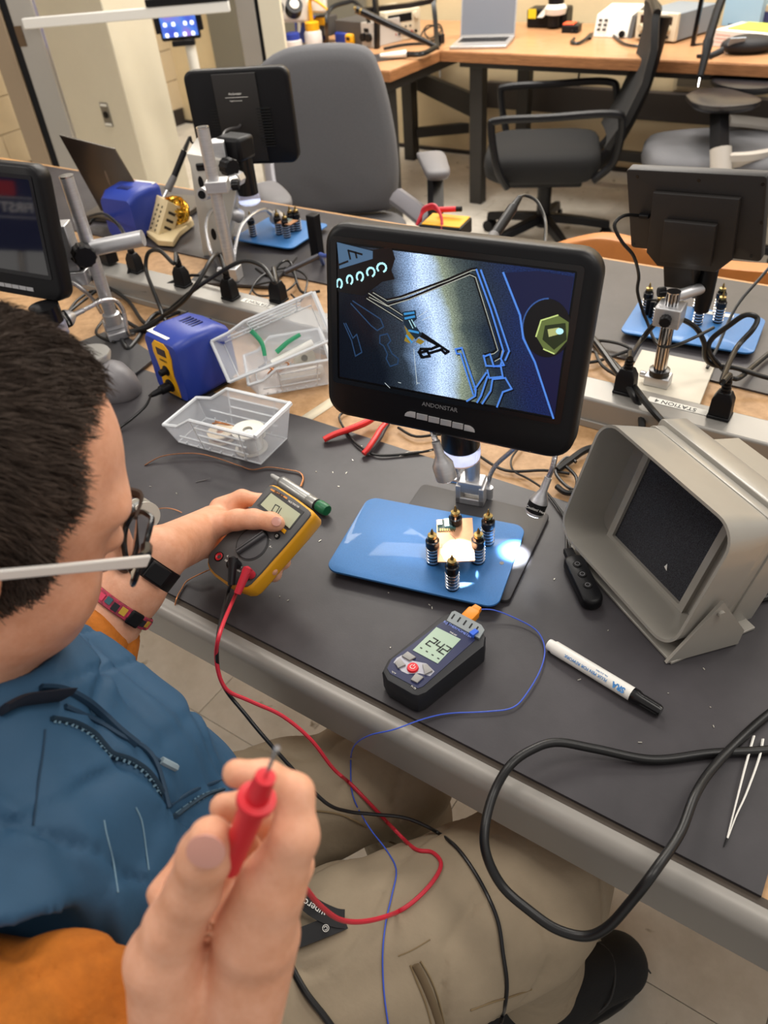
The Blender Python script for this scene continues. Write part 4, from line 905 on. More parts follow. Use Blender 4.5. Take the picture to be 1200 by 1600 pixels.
lm = thing('digital_microscope', 'switched off digital microscope with dark screen at the left edge', 'microscope', (LB.x, LB.y, TOP))
q1, q2, q3, q4 = W(95, 545, .006), W(178, 512, .006), W(245, 556, .006), W(190, 600, .006)
m = MB(); m.loft([[v+V((0, 0, dz)) for v in (q1, q2, q3, q4)] for dz in (-.0058, 0)]); m.build('base_plate', BASEP, lm, bevel=.001)
sx_ = (q3-q4).normalized()
LP = fr((LB.x, LB.y, TOP+.006), W(207, 535)-W(172, 545))
m = MB(LP); m.box(-.02, .02, -.02, .02, 0, .016); m.box(-.02, .02, -.004, .02, .016, .034); m.build('post_clamp', ALU, lm, bevel=.002)
m = MB(LP); m.lathe([(.017, .03), (.017, .05), (.0135, .052)], 24); m.build('post_collar', ALU, lm)
pz = zat(LB.x, LB.y, 276)
m = MB(); m.cyl((LB.x, LB.y, TOP+.04), (LB.x, LB.y, pz), .0122, n=24); m.build('post', ALU, lm)
m = MB(); m.cyl((LB.x, LB.y, pz), (LB.x, LB.y, pz+.002), .0126, n=24); m.build('post_cap', STEEL, lm)
zk = zat(LB.x, LB.y, 388)
K = V((LB.x, LB.y, zk)); inr = RT.copy(); inr.z = 0; inr.normalize(); fwd = V((0, -1, 0))
KM = fr(K - inr*.045, inr)
m = MB(KM); m.box(-.022, .020, -.018, .018, -.035, .05); m.build('focus_block', ALU, lm, bevel=.002)
m = MB(KM); m.box(-.009, .005, -.0185, -.016, .0, .042); m.build('rack_slot', BLK, lm)
knob(KM @ V((-.022, 0, .005)), -inr, .02, .024, lm); knob(K + inr*.002 + V((0, -.02, 0)), inr*.7+V((0, -.7, 0)), .021, .032, lm)
m = MB(); m.cyl(K+V((0, -.005, -.0)), K+inr*.105+V((0, .0, .012)), .0145, n=22); m.build('cross_bar', ALU, lm)
m = MB(KM); m.box(-.06, .03, -.022, .02, -.062, -.036); m.build('arm_bracket', ALU, lm, bevel=.002)
knob(KM @ V((-.045, -.02, -.055)), V((0, -1, -.2)), .007, .012, lm)
# monitor, face towards the seat
xz = MM.to_3x3()
mc = D(79, 372, 1.30); sc_ = 1.13
lw, lh = .264*sc_, .198*sc_
LMM = MM.copy(); LMM.translation = mc - MM.col[0].xyz*(lw/2)
mon_housing(LMM, lm, lw, lh, .032)
m = MB(LMM); ring_frame(LMM @ T4((0, .012, 0)), .238*sc_, .150*sc_, .226*sc_, .138*sc_, 0, .0012, 'bezel', BLKG, lm)
DARK = mat('dark switched off screen', '101116', .05, ior=2.0)
screen_plane(LMM @ T4((0, .012, 0)), .226*sc_, .138*sc_, DARK, lm)
for k in range(6):
    m = MB(LMM); x = lw/2-.165+k*.017; m.box(x, x+.0155, -lh/2+.013, -lh/2+.0195, 0, .0014); m.build('button', BTN, lm)
text('ANDONSTAR', .006, LMM @ T4((-.02, -lh/2+.026, .0003)), mat('grey print'), lm, 'maker_name')
lcn = D(74, 494, 1.37)
m = MB(T4(lcn)); m.lathe([(.024, -.012), (.026, -.01), (.026, .02), (.024, .02)], 28); m.build('lens_barrel', BLKG, lm)
m = MB(T4(lcn)); m.lathe([(.024, -.04), (.027, -.036), (.027, -.014), (.024, -.0121)], 28); m.build('ring_light_cover', RINGM, lm)
gooseneck_lamp(lm, [LP @ V((.03, -.012, .0)), D(200, 520, 1.52), D(193, 487, 1.50), D(180, 470, 1.48), D(160, 470, 1.46), D(143, 478, 1.45)], D(130, 485, 1.44), D(93, 503, 1.42), label_=True, rr=.0042, R=.016, lit=False)
m = MB(); m.tube([D(92, 438, 1.42), D(112, 441, 1.44), D(132, 455, 1.46), D(148, 472, 1.5), D(158, 488, 1.54)], .0042, 8); m.build('gooseneck', GOOSE, lm)
# ================================================================ FAR LEFT STATION
# soldering station seen from behind
bc = W(196, 374); X_ = (W(226, 380)-W(166, 370)); X_.z = 0; X_.normalize(); Yb = V((-X_.y, X_.x, 0))
F2 = fr(bc+Yb*.115, -X_)
hk2 = solder_station('soldering_station', 'blue soldering station seen from behind below the dark laptop lid', F2, .115, .115, .118, False)
# laptop lid
A2, B2 = W(150, 345, .004), W(247, 352, .004)
LX = (B2-A2).normalized(); LM2 = pframe((A2+B2)/2, LX, V((-LX.y, LX.x, 0))*(-.10)+V((0, 0, 1)))
lid = pp([(92, 211), (178, 233), (246, 348), (158, 330)], LM2)
lt = thing('laptop', 'open dark laptop seen from behind beside the glass door', 'laptop', (A2+B2)/2)
m = MB(LM2); m.prism(lid, -.006, 0, .001); m.build('lid', mat('dark grey laptop shell', '4a423a', .35, .4), lt, bevel=.001)
m = MB(LM2); cxl = sum(p[0] for p in lid)/4; cyl_ = sum(p[1] for p in lid)/4
m.prism([(cxl+(x-cxl)*.93, cyl_+(y-cyl_)*.93) for x, y in lid], -.0066, -.0061); m.build('screen', DARK, lt)
q = onp(168, 278, LM2); m = MB(LM2); m.prism([(q[0]+.012*math.cos(a)*.35, q[1]+.02*math.sin(a)) for a in [i*math.pi/8 for i in range(16)]], 0, .0004); m.build('lid_badge', mat('brown grey badge', '6b6157', .3, .5), lt)
m = MB(fr((A2+B2)/2, LX)); m.box(-.15, .15, .0, .2, -.003, .012); m.build('keyboard_base', mat('dark grey laptop shell'), lt, bevel=.003)
# sloped iron holder with holes
BEI = mat('beige enamel', 'd0bc92', .4)
hb = W(240, 372); HX = (W(292, 372)-W(214, 352)); HX.z = 0; HX.normalize()
ho = thing('iron_holder', 'beige perforated iron holder with brass sponge tray', 'holder', hb)
HF = fr(hb, HX)
u0_, u1_ = W(214, 356, .012), W(246, 372, .012)
hp_ = pframe((u0_+u1_)/2, u1_-u0_, V((HX.x, HX.y, 0))*.12+V((0, 0, 1))*.6+V((-HX.y, HX.x, 0))*.45)
hq = pp([(214, 356), (246, 372), (262, 314), (236, 299)], hp_)
m = MB(hp_); m.prism(hq, -.04, 0, .002); body = m.build('holder_body', BEI, ho, bevel=.001)
HOLE = mat('dark hole', '2a2118', .8)
for i in range(4):
    for j in range(6):
        u, v = .18+.21*i, .16+.125*j
        x = (hq[0][0]*(1-u)+hq[1][0]*u)*(1-v)+(hq[3][0]*(1-u)+hq[2][0]*u)*v; y = (hq[0][1]*(1-u)+hq[1][1]*u)*(1-v)+(hq[3][1]*(1-u)+hq[2][1]*u)*v
        m = MB(hp_); m.cyl((x, y, -.001), (x, y, .0004), .0034, n=10); m.build('hole', HOLE, body)
ex, ez = hp_.col[0].xyz, hp_.col[2].xyz
e0, e1 = V((hq[1][0], hq[1][1], 0)), V((hq[2][0], hq[2][1], 0))
for k in range(4):
    t = .14+.2*k; p_ = hp_ @ (e0*(1-t)+e1*t+V((0, 0, -.02)))
    m = MB(frz(p_, ex, ez)); m.box(-.010, .010, -.0035, .0035, -.001, .0006); m.build('side_slot', HOLE, body)
tr = [W(214, 356, .004), W(248, 384, .004), W(272, 386, .004), W(282, 370, .004), W(304, 352, .004), W(262, 345, .004)]
m = MB(); m.loft([[v for v in tr], [v+V((0, 0, .014)) for v in tr]]); m.build('tray', BEI, ho, bevel=.002)
bp2 = W(276, 350, .014)
def sponge(par, c, r):
    m = MB(); rnd = random.Random(3)
    for k in range(46):
        ax = V((rnd.gauss(0, 1), rnd.gauss(0, 1), rnd.gauss(0, 1))).normalized(); f = frz(c, ax); pts = []; rr = r*rnd.uniform(.72, 1); a0 = rnd.uniform(0, 6)
        for j in range(15):
            a = a0+j*.45; pts.append(f @ V((rr*math.cos(a), rr*math.sin(a)*.95, rnd.uniform(-.1, .1)*r)))
        m.tube(pts, .0028, 4, k=2, flat=.3)
    o = m.build('brass_wool', mat('brass wool', 'd8a63c', .2, 1), par); o['kind'] = 'stuff'
sponge(ho, bp2+V((0, 0, .03)), .042)
m = MB(); m.lathe([(.040, 0), (.042, .012)], 24); m.v = [v+bp2+V((0, 0, -.004)) for v in m.v]; m.build('sponge_cup', BEI, ho)
def iron(name, label, pts, cord, sc=1, stripes=False):
    P = [V(p) for p in pts]; t = thing(name, label, 'soldering iron', P[0])
    m = MB(); m.tube([P[0], P[0]+(P[1]-P[0])*.4], .0045*sc, 12, k=1); m.build('sleeve', STEEL, t)
    m = MB(); m.tube([P[0]+(P[1]-P[0])*.35, P[1]], (.0095*sc, .0085*sc), 14, k=1); m.build('grip', mat('grey grip', '6a6868', .6), t)
    m = MB(); m.tube([P[1], P[1]+(P[2]-P[1])*.15, P[2]], .0078*sc, 14, k=1); m.build('handle', BLK, t)
    e = (P[2]-P[1]).normalized()
    for k in range(7):
        m = MB(); m.cyl(P[2]+e*(.003+.0048*k), P[2]+e*(.006+.0048*k), .0062*sc*(1-.05*k), n=12); m.build('strain_ring', RUB, t)
    if sc > 1: m = MB(); m.lathe([(.03, 0), (.03, .004), (.012, .012), (.012, max(.02, P[0].z-TOP)), (.008, max(.021, P[0].z-TOP+.001))], 18); m.v = [v+V((P[0].x, P[0].y, TOP)) for v in m.v]; m.build('rest', mat('dark tool steel'), t)
    m = MB(); m.tube([P[2]-e*.002, P[2]+e*.036]+[V(c) for c in cord], .0026*sc, 8); m.build('cord', RUB, t)
    return t
iron('soldering_iron', 'soldering iron with grey grip standing in the beige holder', [D(256, 308, 1.93), D(272, 276, 1.93), D(288, 236, 1.92)], [D(300, 223, 1.94), D(312, 226, 1.97), D(318, 250, 2.0), D(312, 290, 2.02)])
# second fume extractor, side on
GX = V((.83, .55, 0)); gb = W(340, 398)
GMz = fr(gb, GX)
f2 = thing('fume_extractor', 'pale grey fume extractor seen side on behind the silver post', 'fume extractor', gb)
GQ = pframe(gb, GX, (0, 0, 1))
sil = pp([(318, 402), (297, 258), (291, 240), (311, 243), (352, 252), (368, 300), (352, 398)], GQ)
m = MB(GQ); m.prism(sil, -.13, 0, .002); m.build('housing', mat('pale grey fume housing', 'b4b0a8', .4), f2, bevel=.003)
for a, b in ((314, 285), (334, 366)):
    q = onp(a, b, GQ); m = MB(GQ); m.prism([(q[0]+.006*math.cos(i*math.pi/8), q[1]+.014*math.sin(i*math.pi/8)) for i in range(16)], -.001, .0006); m.build('side_hole', BLK, f2)
# ---- microscope seen from behind
NB = W(366, 440)
nm = thing('digital_microscope', 'digital microscope seen from behind in front of the grey chair', 'microscope', (NB.x, NB.y, TOP))
q1 = V((NB.x, NB.y, TOP)); fx_ = V((1, 0, 0))
NP = fr((NB.x, NB.y, TOP+.006), V((.95, .3, 0)))
m = MB(NP); m.prism(rrect(.2, .17, .008, 3), -.006, -.0001); m.v = [v + NP.col[1].xyz*.06 for v in m.v]; m.build('base_plate', BASEP, nm)
m = MB(NP); m.box(-.018, .018, -.016, .016, 0, .03); m.build('post_clamp', ALU, nm, bevel=.002)
knob(NP @ V((-.018, -.004, .02)), V((-1, -.3, 0)), .008, .014, nm, ALU)
pz = zat(NB.x, NB.y, 200)
m = MB(); m.cyl((NB.x, NB.y, TOP+.03), (NB.x, NB.y, pz), .0125, n=24); m.build('post', ALU, nm)
m = MB(); m.cyl((NB.x, NB.y, pz), (NB.x, NB.y, pz+.002), .0128, n=24); m.build('post_cap', STEEL, nm)
m = MB(); m.cyl((NB.x, NB.y, pz+.002), (NB.x, NB.y, pz+.0026), .010, n=20); m.build('post_bore', BLK, nm)
zk = zat(NB.x, NB.y, 290); K = V((NB.x, NB.y, zk)); back = V((-.30, .95, 0))
m = MB(fr(K, inr)); m.box(-.016, .03, -.018, .018, -.012, .012); m.build('clamp_ring', ALU, nm, bevel=.002)
m = MB(); m.cyl(D(316, 304, 1.63), D(366, 282, 1.72), .0135, n=22); m.build('cross_bar', ALU, nm)
m = MB(); m.cyl(D(315, 304.5, 1.628), D(316, 304, 1.631), .0085, n=16); m.build('bar_bore', BLK, nm)
kb = D(346, 252, 1.75)
m = MB(fr(kb, inr)); m.box(-.016, .016, -.02, .02, -.06, .045); m.build('focus_block', ALU, nm, bevel=.002)
knob(D(322, 257, 1.74), -inr, .020, .02, nm); knob(D(352, 259, 1.72), inr*.8+V((0, -.6, 0)), .020, .03, nm); knob(D(362, 289, 1.70), inr, .012, .016, nm)
m = MB(); m.cyl(D(366, 282, 1.72), D(374, 277, 1.74), .016, n=8); m.build('bar_collar', ALU, nm)
NMM = pframe(D(378, 182, 1.86), V((.9, .44, 0)), V((0, 0, 1)))
mw = pp([(288, 110), (449, 105), (467, 253), (310, 262)], NMM); nw = ((mw[1][0]-mw[0][0])+(mw[2][0]-mw[3][0]))/2; nh = ((mw[0][1]-mw[3][1])+(mw[1][1]-mw[2][1]))/2
ncx = sum(q[0] for q in mw)/4; ncy = sum(q[1] for q in mw)/4; NMM = NMM @ T4((ncx, ncy, 0))
m = MB(NMM); m.prism(rrect(nw, nh, .022, 6), -.03, 0, .006); m.build('monitor_housing', BLK, nm, smooth=50)
m = MB(NMM); m.prism([(-nw*.22, -nh*.46), (nw*.2, -nh*.46), (nw*.2, nh*.46), (-nw*.22, nh*.46)], 0, .005, .002); m.build('back_panel', mat('soft black plastic', '1f1c1b', .5), nm)
for sx in (-.30, .16):
    for k in range(14):
        m = MB(NMM); y = .02-k*.0065; m.box(nw*sx, nw*(sx+.13), y, y+.0025, .0, .0056 if sx > 0 else .0006); m.build('vent_slot', mat('vent black', '070707', .8), nm)
for s, y, z_ in (('\u25b3 Andonstar', nh*.26, .0075), ('Digital microscope', nh*.19, .004)):
    text(s.replace('\u25b3 ', ''), z_, NMM @ T4((-nw*.02, y, .0055)), WHITE, nm)
m = MB(NMM); m.box(-nw*.12, nw*.10, nh*.222, nh*.226, .005, .0056); m.build('print_line', WHITE, nm)
jb = NMM @ V((-nw*.02, -nh*.06, .006))
m = MB(); m.tube([jb, jb+NMM.col[2].xyz*.02, D(352, 205, 1.76), D(346, 228, 1.74), D(352, 248, 1.76)], .003, 8); m.build('cable', mat('grey cable', '4a4848', .4), nm)
lcn = D(385, 285, 1.80); ax_ = V((0, 0, 1))
m = MB(T4(lcn)); m.lathe([(.024, -.025), (.024, .06), (.022, .062)], 28); m.build('lens_barrel', BLKG, nm)
m = MB(T4(lcn)); m.lathe([(.022, -.048), (.026, -.045), (.026, -.03), (.0235, -.0251)], 28, cap=False); m.build('ring_light_cover', RINGM, nm)
m = MB(T4(lcn)); m.lathe([(.021, -.0455), (.021, -.045)], 24); m.build('ring_light', em('far lens led', 'dfe9ff', 1.5), nm)
m = MB(T4(lcn + V((0, 0, .075)))); m.box(-.04, .03, -.035, .02, -.02, .03); m.build('camera_body', BLK, nm, bevel=.008)
gooseneck_lamp(nm, [W(363, 432, .01), D(368, 385, 1.73), D(378, 352, 1.75), D(398, 333, 1.80), D(413, 327, 1.86)], D(418, 329, 1.90), D(436, 343, 1.93), rr=.0042, R=.018, strength=5)
gooseneck_lamp(nm, [W(340, 420, .01), D(330, 395, 1.72), D(322, 360, 1.74), D(326, 335, 1.76), D(338, 325, 1.78)], D(347, 324, 1.80), D(376, 339, 1.84), rr=.0042, R=.016, lit=False)
# blue plate and pillars of that station
fp_, FPM = plate([(412, 339), (500, 346), (470, 393), (373, 371)], 'blue steel holder plate lit brightly in front of the grey chair')
for (px, py), lb in (((396, 369), 'leftmost on the bright far plate'), ((437, 366), 'at the left of the small board on the far plate'), ((449, 371), 'in front of the small board on the far plate'), ((457, 361), 'behind the small board on the far plate'), ((466, 360), 'at the right of the small board on the far plate')):
    w_ = W(px, py, PLH+.0001); pillar(w_, 'black ringed magnetic pillar standing ' + lb, 1.35)
c = W(449, 346, .05); FB = fr(c, FPM.col[0].xyz)
sb = thing('circuit_board', 'tiny pale circuit board held by pillars on the far blue plate', 'circuit board', c)
m = MB(FB); m.box(-.02, .02, -.016, .016, -.0016, 0); m.build('board', COPP, sb)
m = MB(FB); m.box(-.01, .008, -.008, .010, 0, .004); m.build('chip', mat('shield metal'), sb)
# clamp with rod left of the monitor
ck = thing('clamp_stand', 'black clamp with metal rod left of the lit monitor', 'clamp', W(497, 400))
m = MB(); m.box(-.012, .012, -.012, .012, 0, .10); m.v = [v + W(497, 402) for v in m.v]; m.build('clamp_body', BLK, ck, bevel=.002)
m = MB(); m.cyl(W(498, 400, .055), W(445, 425, .035), .006, n=14); m.build('rod', mat('dark tool steel'), ck)
m = MB(); m.tube([W(505, 412, .003), W(500, 398, .06), W(508, 400, .10), W(525, 398, .115), W(550, 396, .12), W(568, 398, .11), W(572, 405, .07)], .0045, 8)
tag(m.build('blue_cable', mat('blue cable', '2c4690', .4), loc=W(510, 395)), 'thick blue cable arching behind the top of the lit monitor', 'cable')
# yellow meter with red leads
ym = thing('yellow_multimeter', 'yellow topped black multimeter with coiled red leads behind the monitor', 'multimeter', W(705, 365))
YM = fr(W(708, 372), W(748, 372)-W(690, 366))
m = MB(YM); m.box(-.075, .03, -.03, .05, 0, .035); m.build('case', BLK, ym, bevel=.004)
m = MB(YM); m.box(-.07, .026, -.026, .046, .035, .038); m.build('face', YEL, ym, bevel=.002)
for k in range(3):
    m = MB(YM); m.tube([(-.085, -.02+.012*k, .03), (-.075, .0, .055+.004*k), (-.05, .01, .062+.004*k), (-.025, -.01, .05), (-.015, -.035, .02)], .0036, 8); m.build('red_lead', REDW, ym)
m = MB(YM); m.cyl((-.05, .03, .052), (-.005, .035, .056), .0065, n=12); m.build('red_plug', RED, ym)
m = MB(YM); m.cyl((-.006, .035, .056), (.008, .036, .057), .0062, n=12); m.build('plug_tip', BLK, ym)
q = [W(742, 410, .0), W(760, 395, .06)]
iron('soldering_iron', 'black soldering iron handle rising behind the top of the lit monitor', [D(752, 400, 1.42), D(772, 368, 1.46), D(801, 325, 1.50)], [D(824, 306, 1.53), D(840, 316, 1.52), D(852, 345, 1.50), D(852, 380, 1.44), D(848, 430, 1.40)], 1.3)
# ================================================================ RIGHT STATION
RB = W(1026, 604)
rm = thing('digital_microscope', 'digital microscope with stepped black back on the right', 'microscope', (RB.x, RB.y, TOP))
q = [W(1003, 546, .0055), W(1118, 569, .0055), W(1093, 633, .0055)]; q.append(q[0]+q[2]-q[1])
m = MB(); m.loft([[v+V((0, 0, dz)) for v in q] for dz in (-.005, 0)]); m.build('base_plate', mat('pale cream base plate', 'c9c2b2', .5), rm, bevel=.001)
RP = fr((RB.x, RB.y, TOP+.0055), q[1]-q[0])
m = MB(RP); m.box(-.02, .02, -.014, .014, 0, .018); m.build('post_foot', ALU, rm, bevel=.002)
knob(RP @ V((-.02, 0, .012)), -RP.col[0].xyz, .006, .01, rm, STEEL)
m = MB(RP); m.lathe([(.0165, .018), (.0165, .028), (.012, .029)], 24); m.build('post_ring', BLKG, rm)
pz = zat(RB.x, RB.y, 455)
m = MB(); m.cyl((RB.x, RB.y, TOP+.02), (RB.x, RB.y, pz), .0105, n=24); m.build('post', STEEL, rm)
for k in range(4):
    a = -2.2+k*.5; m = MB(); m.box(-.0008, .0008, -.0008, .0008, TOP+.034, pz-.002); m.v = [v+V((RB.x+.0104*math.cos(a), RB.y+.0104*math.sin(a), 0)) for v in m.v]; m.build('post_groove', BLK, rm)
zk = zat(RB.x, RB.y, 490)
m = MB(fr((RB.x, RB.y, zk), RP.col[0].xyz)); m.box(-.02, .02, -.02, .018, -.016, .016); m.build('clamp_ring', ALU, rm, bevel=.002)
knob(V((RB.x, RB.y, zk))+V((-.0, -.02, 0)), V((.2, -1, 0)), .009, .014, rm)
rq = [V((-.3662, 1.1518, 1.0949)), V((-.1778, 1.1323, 1.111)), V((-.1721, 1.1663, .9736)), V((-.3604, 1.1858, .9575))]
RM = pframe(sum(rq, V())/4, rq[1]-rq[0], rq[0]-rq[3])
ro = pp([(984, 266), (1206, 279), (1182, 405), (981, 387)], RM)
rcx, rcy = sum(p[0] for p in ro)/4, sum(p[1] for p in ro)/4; rw, rh = abs(ro[1][0]-ro[0][0]), abs(ro[0][1]-ro[3][1])
RM = RM @ T4((rcx, rcy, 0))
m = MB(RM); m.prism(rrect(rw, rh, .005, 4), -.016, 0, .002); m.build('monitor_housing', mat('soft black plastic'), rm)
SB_ = mat('soft black plastic')
for pts, z0, z1, nm_ in (([(1024, 296), (1160, 306), (1147, 402), (1122, 421), (1030, 411), (1013, 390)], 0, .009, 'back_panel'), ([(1041, 340), (1123, 348), (1113, 412), (1034, 404)], .009, .018, 'battery_cover')):
    m = MB(RM); m.prism(pp(pts, RM, z0), z0, z1, .003); m.build(nm_, SB_, rm)
for a, b in ((996, 276), (1092, 282), (1192, 288), (990, 382), (1174, 400), (1190, 348)):
    q_ = onp(a, b, RM); m = MB(RM); m.cyl((q_[0], q_[1], -.0005), (q_[0], q_[1], .0004), .0025, n=10); m.build('screw_hole', BLKG, rm)
m = MB(RM @ T4((onp(1062, 430, RM)[0], onp(1062, 430, RM)[1], 0))); m.box(-.024, .024, -.022, .022, -.03, .006); m.build('neck_block', SB_, rm, bevel=.003)
lr = V((RB.x+.035, RB.y+.05, zk+.01))
m = MB(T4(lr)); m.lathe([(.011, -.02), (.013, .0), (.013, .05)], 24); m.build('lens_barrel', BLK, rm)
m = MB(); m.cyl((RB.x, RB.y, pz-.01), lr+V((0, 0, .02)), .009, n=14); m.build('focus_arm', ALU, rm)
knob(D(1040, 456, 1.20), -inr, .008, .012, rm); knob(D(1082, 458, 1.22), inr, .008, .012, rm)
m = MB(RM); qj = onp(1012, 336, RM); m.box(qj[0]-.012, qj[0]+.004, qj[1]-.003, qj[1]+.003, 0, .007); m.build('usb_plug', BLK, rm, bevel=.001)
jj = RM @ V((qj[0]-.012, qj[1], .0035))
m = MB(); m.tube([jj, D(975, 337, 1.13), D(960, 352, 1.13), D(972, 378, 1.14), D(990, 400, 1.16), D(998, 430, 1.2), D(996, 455, 1.22), D(1004, 485, 1.24), D(1012, 505, 1.25), D(1022, 530, 1.24), D(1036, 542, 1.22), D(1060, 538, 1.2), D(1090, 525, 1.2), D(1115, 512, 1.22)], .0026, 8); m.build('usb_cable', RUB, rm)
rp_, RPM = plate([(1001, 467), (1197, 497), (1178, 553), (967, 518)], 'pale blue steel holder plate with glare on the right')
for (px, py), lb in (((1009, 488), 'far left corner of the right-hand plate'), ((1026, 503), 'left of the silver post beside two black clips'), ((1090, 481), 'farthest back, right of the silver post'), ((1089, 506), 'just right of the silver post'), ((1121, 489), 'behind the front one near the white label'), ((1121, 503), 'in front near the white label')):
    w_ = W(px, py, PLH+.0001); pillar(w_, 'black ringed magnetic pillar standing ' + lb, 1.3)
for k in range(2):
    m = MB(fr(W(1017+k*6, 492+k*4, PLH), (1, .6, 0))); m.box(-.012, .012, -.0025, .0025, .0003, .032); tag(m.build('plate_clip', BLK, loc=W(1017+k*6, 492+k*4, PLH), bevel=.001), ('left black clip block beside a pillar on the right plate', 'right black clip block beside a pillar on the right plate')[k], 'clip')
m = MB(RPM); qq = onp(1115, 490, RPM); m.box(qq[0]-.03, qq[0]+.035, qq[1]-.006, qq[1]+.006, .0002, .0006); m.build('label_strip', PAPER, rp_)
# ================================================================ PLUGS AND CABLES ON THE RACEWAY
def plug_cord(px, py, label, cord, rotz=0, r=.0042):
    b = W(px, py, .0475); t = thing('plug_cord', label, 'power cord', b, 'black plugs in the raceway')
    f = T4(b) @ Matrix.Rotation(math.radians(rotz)+math.atan2(sd_.y, sd_.x), 4, 'Z')
    m = MB(f); m.box(-.016, .016, -.013, .013, 0, .005); m.loft([[(x*a, y*c_, z) for x, y in ((-.015, -.012), (.015, -.012), (.015, .012), (-.015, .012))] for a, c_, z in ((1, 1, .005), (.95, .9, .03), (.6, .6, .042))]); m.build('plug', BLK, t, bevel=.0015)
    m = MB(f)
    for k in range(5): 
        m = MB(f); m.lathe([(.0075-.0005*k, .040+.0052*k), (.0075-.0005*k, .0438+.0052*k)], 12); m.build('strain_ring', BLK, t)
    m = MB(); m.tube([b+V((0, 0, .045)), b+V((0, 0, .068))]+cord, r, 10); m.build('cord', RUB, t); return t
plug_cord(976, 612, 'black plug left of the STATION 4 label with arching cord', [W(985, 560, .13), D(1000, 535, 1.22), D(1025, 505, 1.20), D(1055, 497, 1.20), D(1085, 510, 1.21), D(1100, 535, 1.22), D(1102, 558, 1.24), D(1115, 570, 1.26), W(1150, 575, .03), W(1200, 590, .02), W(1260, 600, .02)])
plug_cord(1124, 650, 'black plug right of the STATION 4 label with looped cord', [W(1128, 596, .12), D(1150, 545, 1.18), D(1176, 515, 1.18), D(1183, 497, 1.18), D(1165, 492, 1.18), D(1140, 508, 1.2), D(1112, 530, 1.22), D(1108, 550, 1.23), D(1128, 575, 1.26), W(1150, 592, .03), W(1180, 570, .012), W(1240, 520, .012)])
plug_cord(214, 424, 'leftmost black plug below the blue station back', [W(205, 390, .11), W(196, 370, .12), W(186, 352, .09), W(170, 342, .06), W(150, 340, .03), W(140, 350, .02)])
plug_cord(287, 446, 'second black plug from the left near the beige holder', [W(272, 412, .11), W(250, 392, .12), W(232, 395, .11), W(228, 420, .08), W(238, 450, .05), W(250, 480, .02), W(258, 500, .01), W(275, 520, .006), W(330, 500, .006)])
plug_cord(361, 466, 'black plug just in front of the silver post', [W(352, 425, .11), W(342, 398, .13), W(330, 405, .14), W(310, 440, .12), W(285, 472, .08), W(250, 497, .03), W(215, 515, .012), W(190, 518, .006)])
plug_cord(436, 470, 'black plug nearest the tilted clear bin', [W(430, 442, .11), W(410, 416, .13), W(380, 408, .13), W(345, 425, .11), W(300, 455, .08), W(270, 480, .05), W(235, 510, .02), W(200, 520, .006)])
m = MB(fr(W(170, 410, .05), sd_)); m.box(-.02, .02, -.015, .015, 0, .04)
tag(m.build('black_adapter', BLK, loc=W(170, 410, .05), bevel=.003), 'black boxy adapter on the raceway behind the left post', 'adapter')
def cable(pts, r, label, mt=RUB):
    P = [W(*p) if p[2] < .5 else D(*p) for p in pts]; m = MB(); m.tube(P, r, 8)
    return tag(m.build('cable', mt, loc=P[0]), label, 'cable', 'loose black cables between the stations')
cable([(60, 348, .10), (100, 390, 1.45), (140, 430, 1.47), (168, 465, 1.5), (195, 500, .01), (230, 520, .006)], .0042, 'black cable running diagonally in front of the left post')
cable([(140, 338, .14), (165, 335, .15), (190, 360, .12), (202, 400, .08), (196, 440, .03), (170, 455, .01), (150, 470, .006)], .003, 'thin black cable arching above the raceway by the blue station back')
cable([(95, 545, .006), (100, 500, .006), (130, 470, .006), (180, 440, .02), (230, 455, .03), (300, 430, .06), (360, 445, .06)], .0032, 'thin black cable weaving under the left post to the raceway')
cable([(100, 500, .006), (120, 470, .006), (150, 455, .006), (165, 490, .006), (150, 520, .006), (180, 535, .008)], .003, 'black cable loop lying on the tan top behind the left lamp')
cable([(130, 400, .05), (160, 440, .02), (200, 470, .01), (240, 510, .006), (330, 470, .006)], .0042, 'black cable crossing the tan top in front of the raceway')
cable([(330, 470, .006), (300, 480, .006), (245, 490, .006), (215, 530, .006), (200, 545, .006), (190, 530, .006)], .005, 'thick black cable bundle sweeping toward the left base plate')
cable([(250, 500, .006), (300, 480, .006), (340, 470, .02), (370, 490, .02), (400, 520, .006)], .0036, 'black cable passing behind the near soldering station')
cable([(390, 460, .008), (400, 440, .01), (420, 425, .01), (450, 420, .012), (462, 440, .01), (440, 458, .008), (405, 462, .01), (395, 448, .01), (425, 440, .02)], .0022, 'thin black cable coil on the tan top behind the plugs')
cable([(445, 418, .01), (470, 425, .02), (480, 440, .02), (470, 470, .01), (455, 460, .006)], .0022, 'small black cable loop beside the clamp rod')
cable([(400, 420, .006), (420, 430, .01), (440, 410, .03), (455, 412, .02), (470, 455, .006), (500, 455, .006)], .003, 'black cable leading under the tilted bin')
cable([(910, 510, .05), (935, 540, .06), (960, 575, .06), (985, 610, .06), (1000, 640, .04), (1005, 690, .02)], .0055, 'thick black cable over the raceway right of the lit monitor')
cable([(905, 520, .05), (940, 550, .05), (975, 585, .06), (1010, 630, .06), (1040, 665, .04), (1055, 690, .02)], .005, 'second thick black cable running beside it over the raceway')
cable([(905, 566, .006), (930, 565, .006), (970, 552, .006), (985, 545, .01), (960, 535, .012), (930, 535, .01), (940, 570, .006), (975, 592, .006)], .003, 'black cable loop lying behind the raceway right of the monitor')
cable([(870, 760, .005), (885, 770, .005), (905, 765, .005), (925, 740, .006), (945, 715, .006), (960, 705, .01)], .0042, 'black cable curling on the tan top beside the hood')
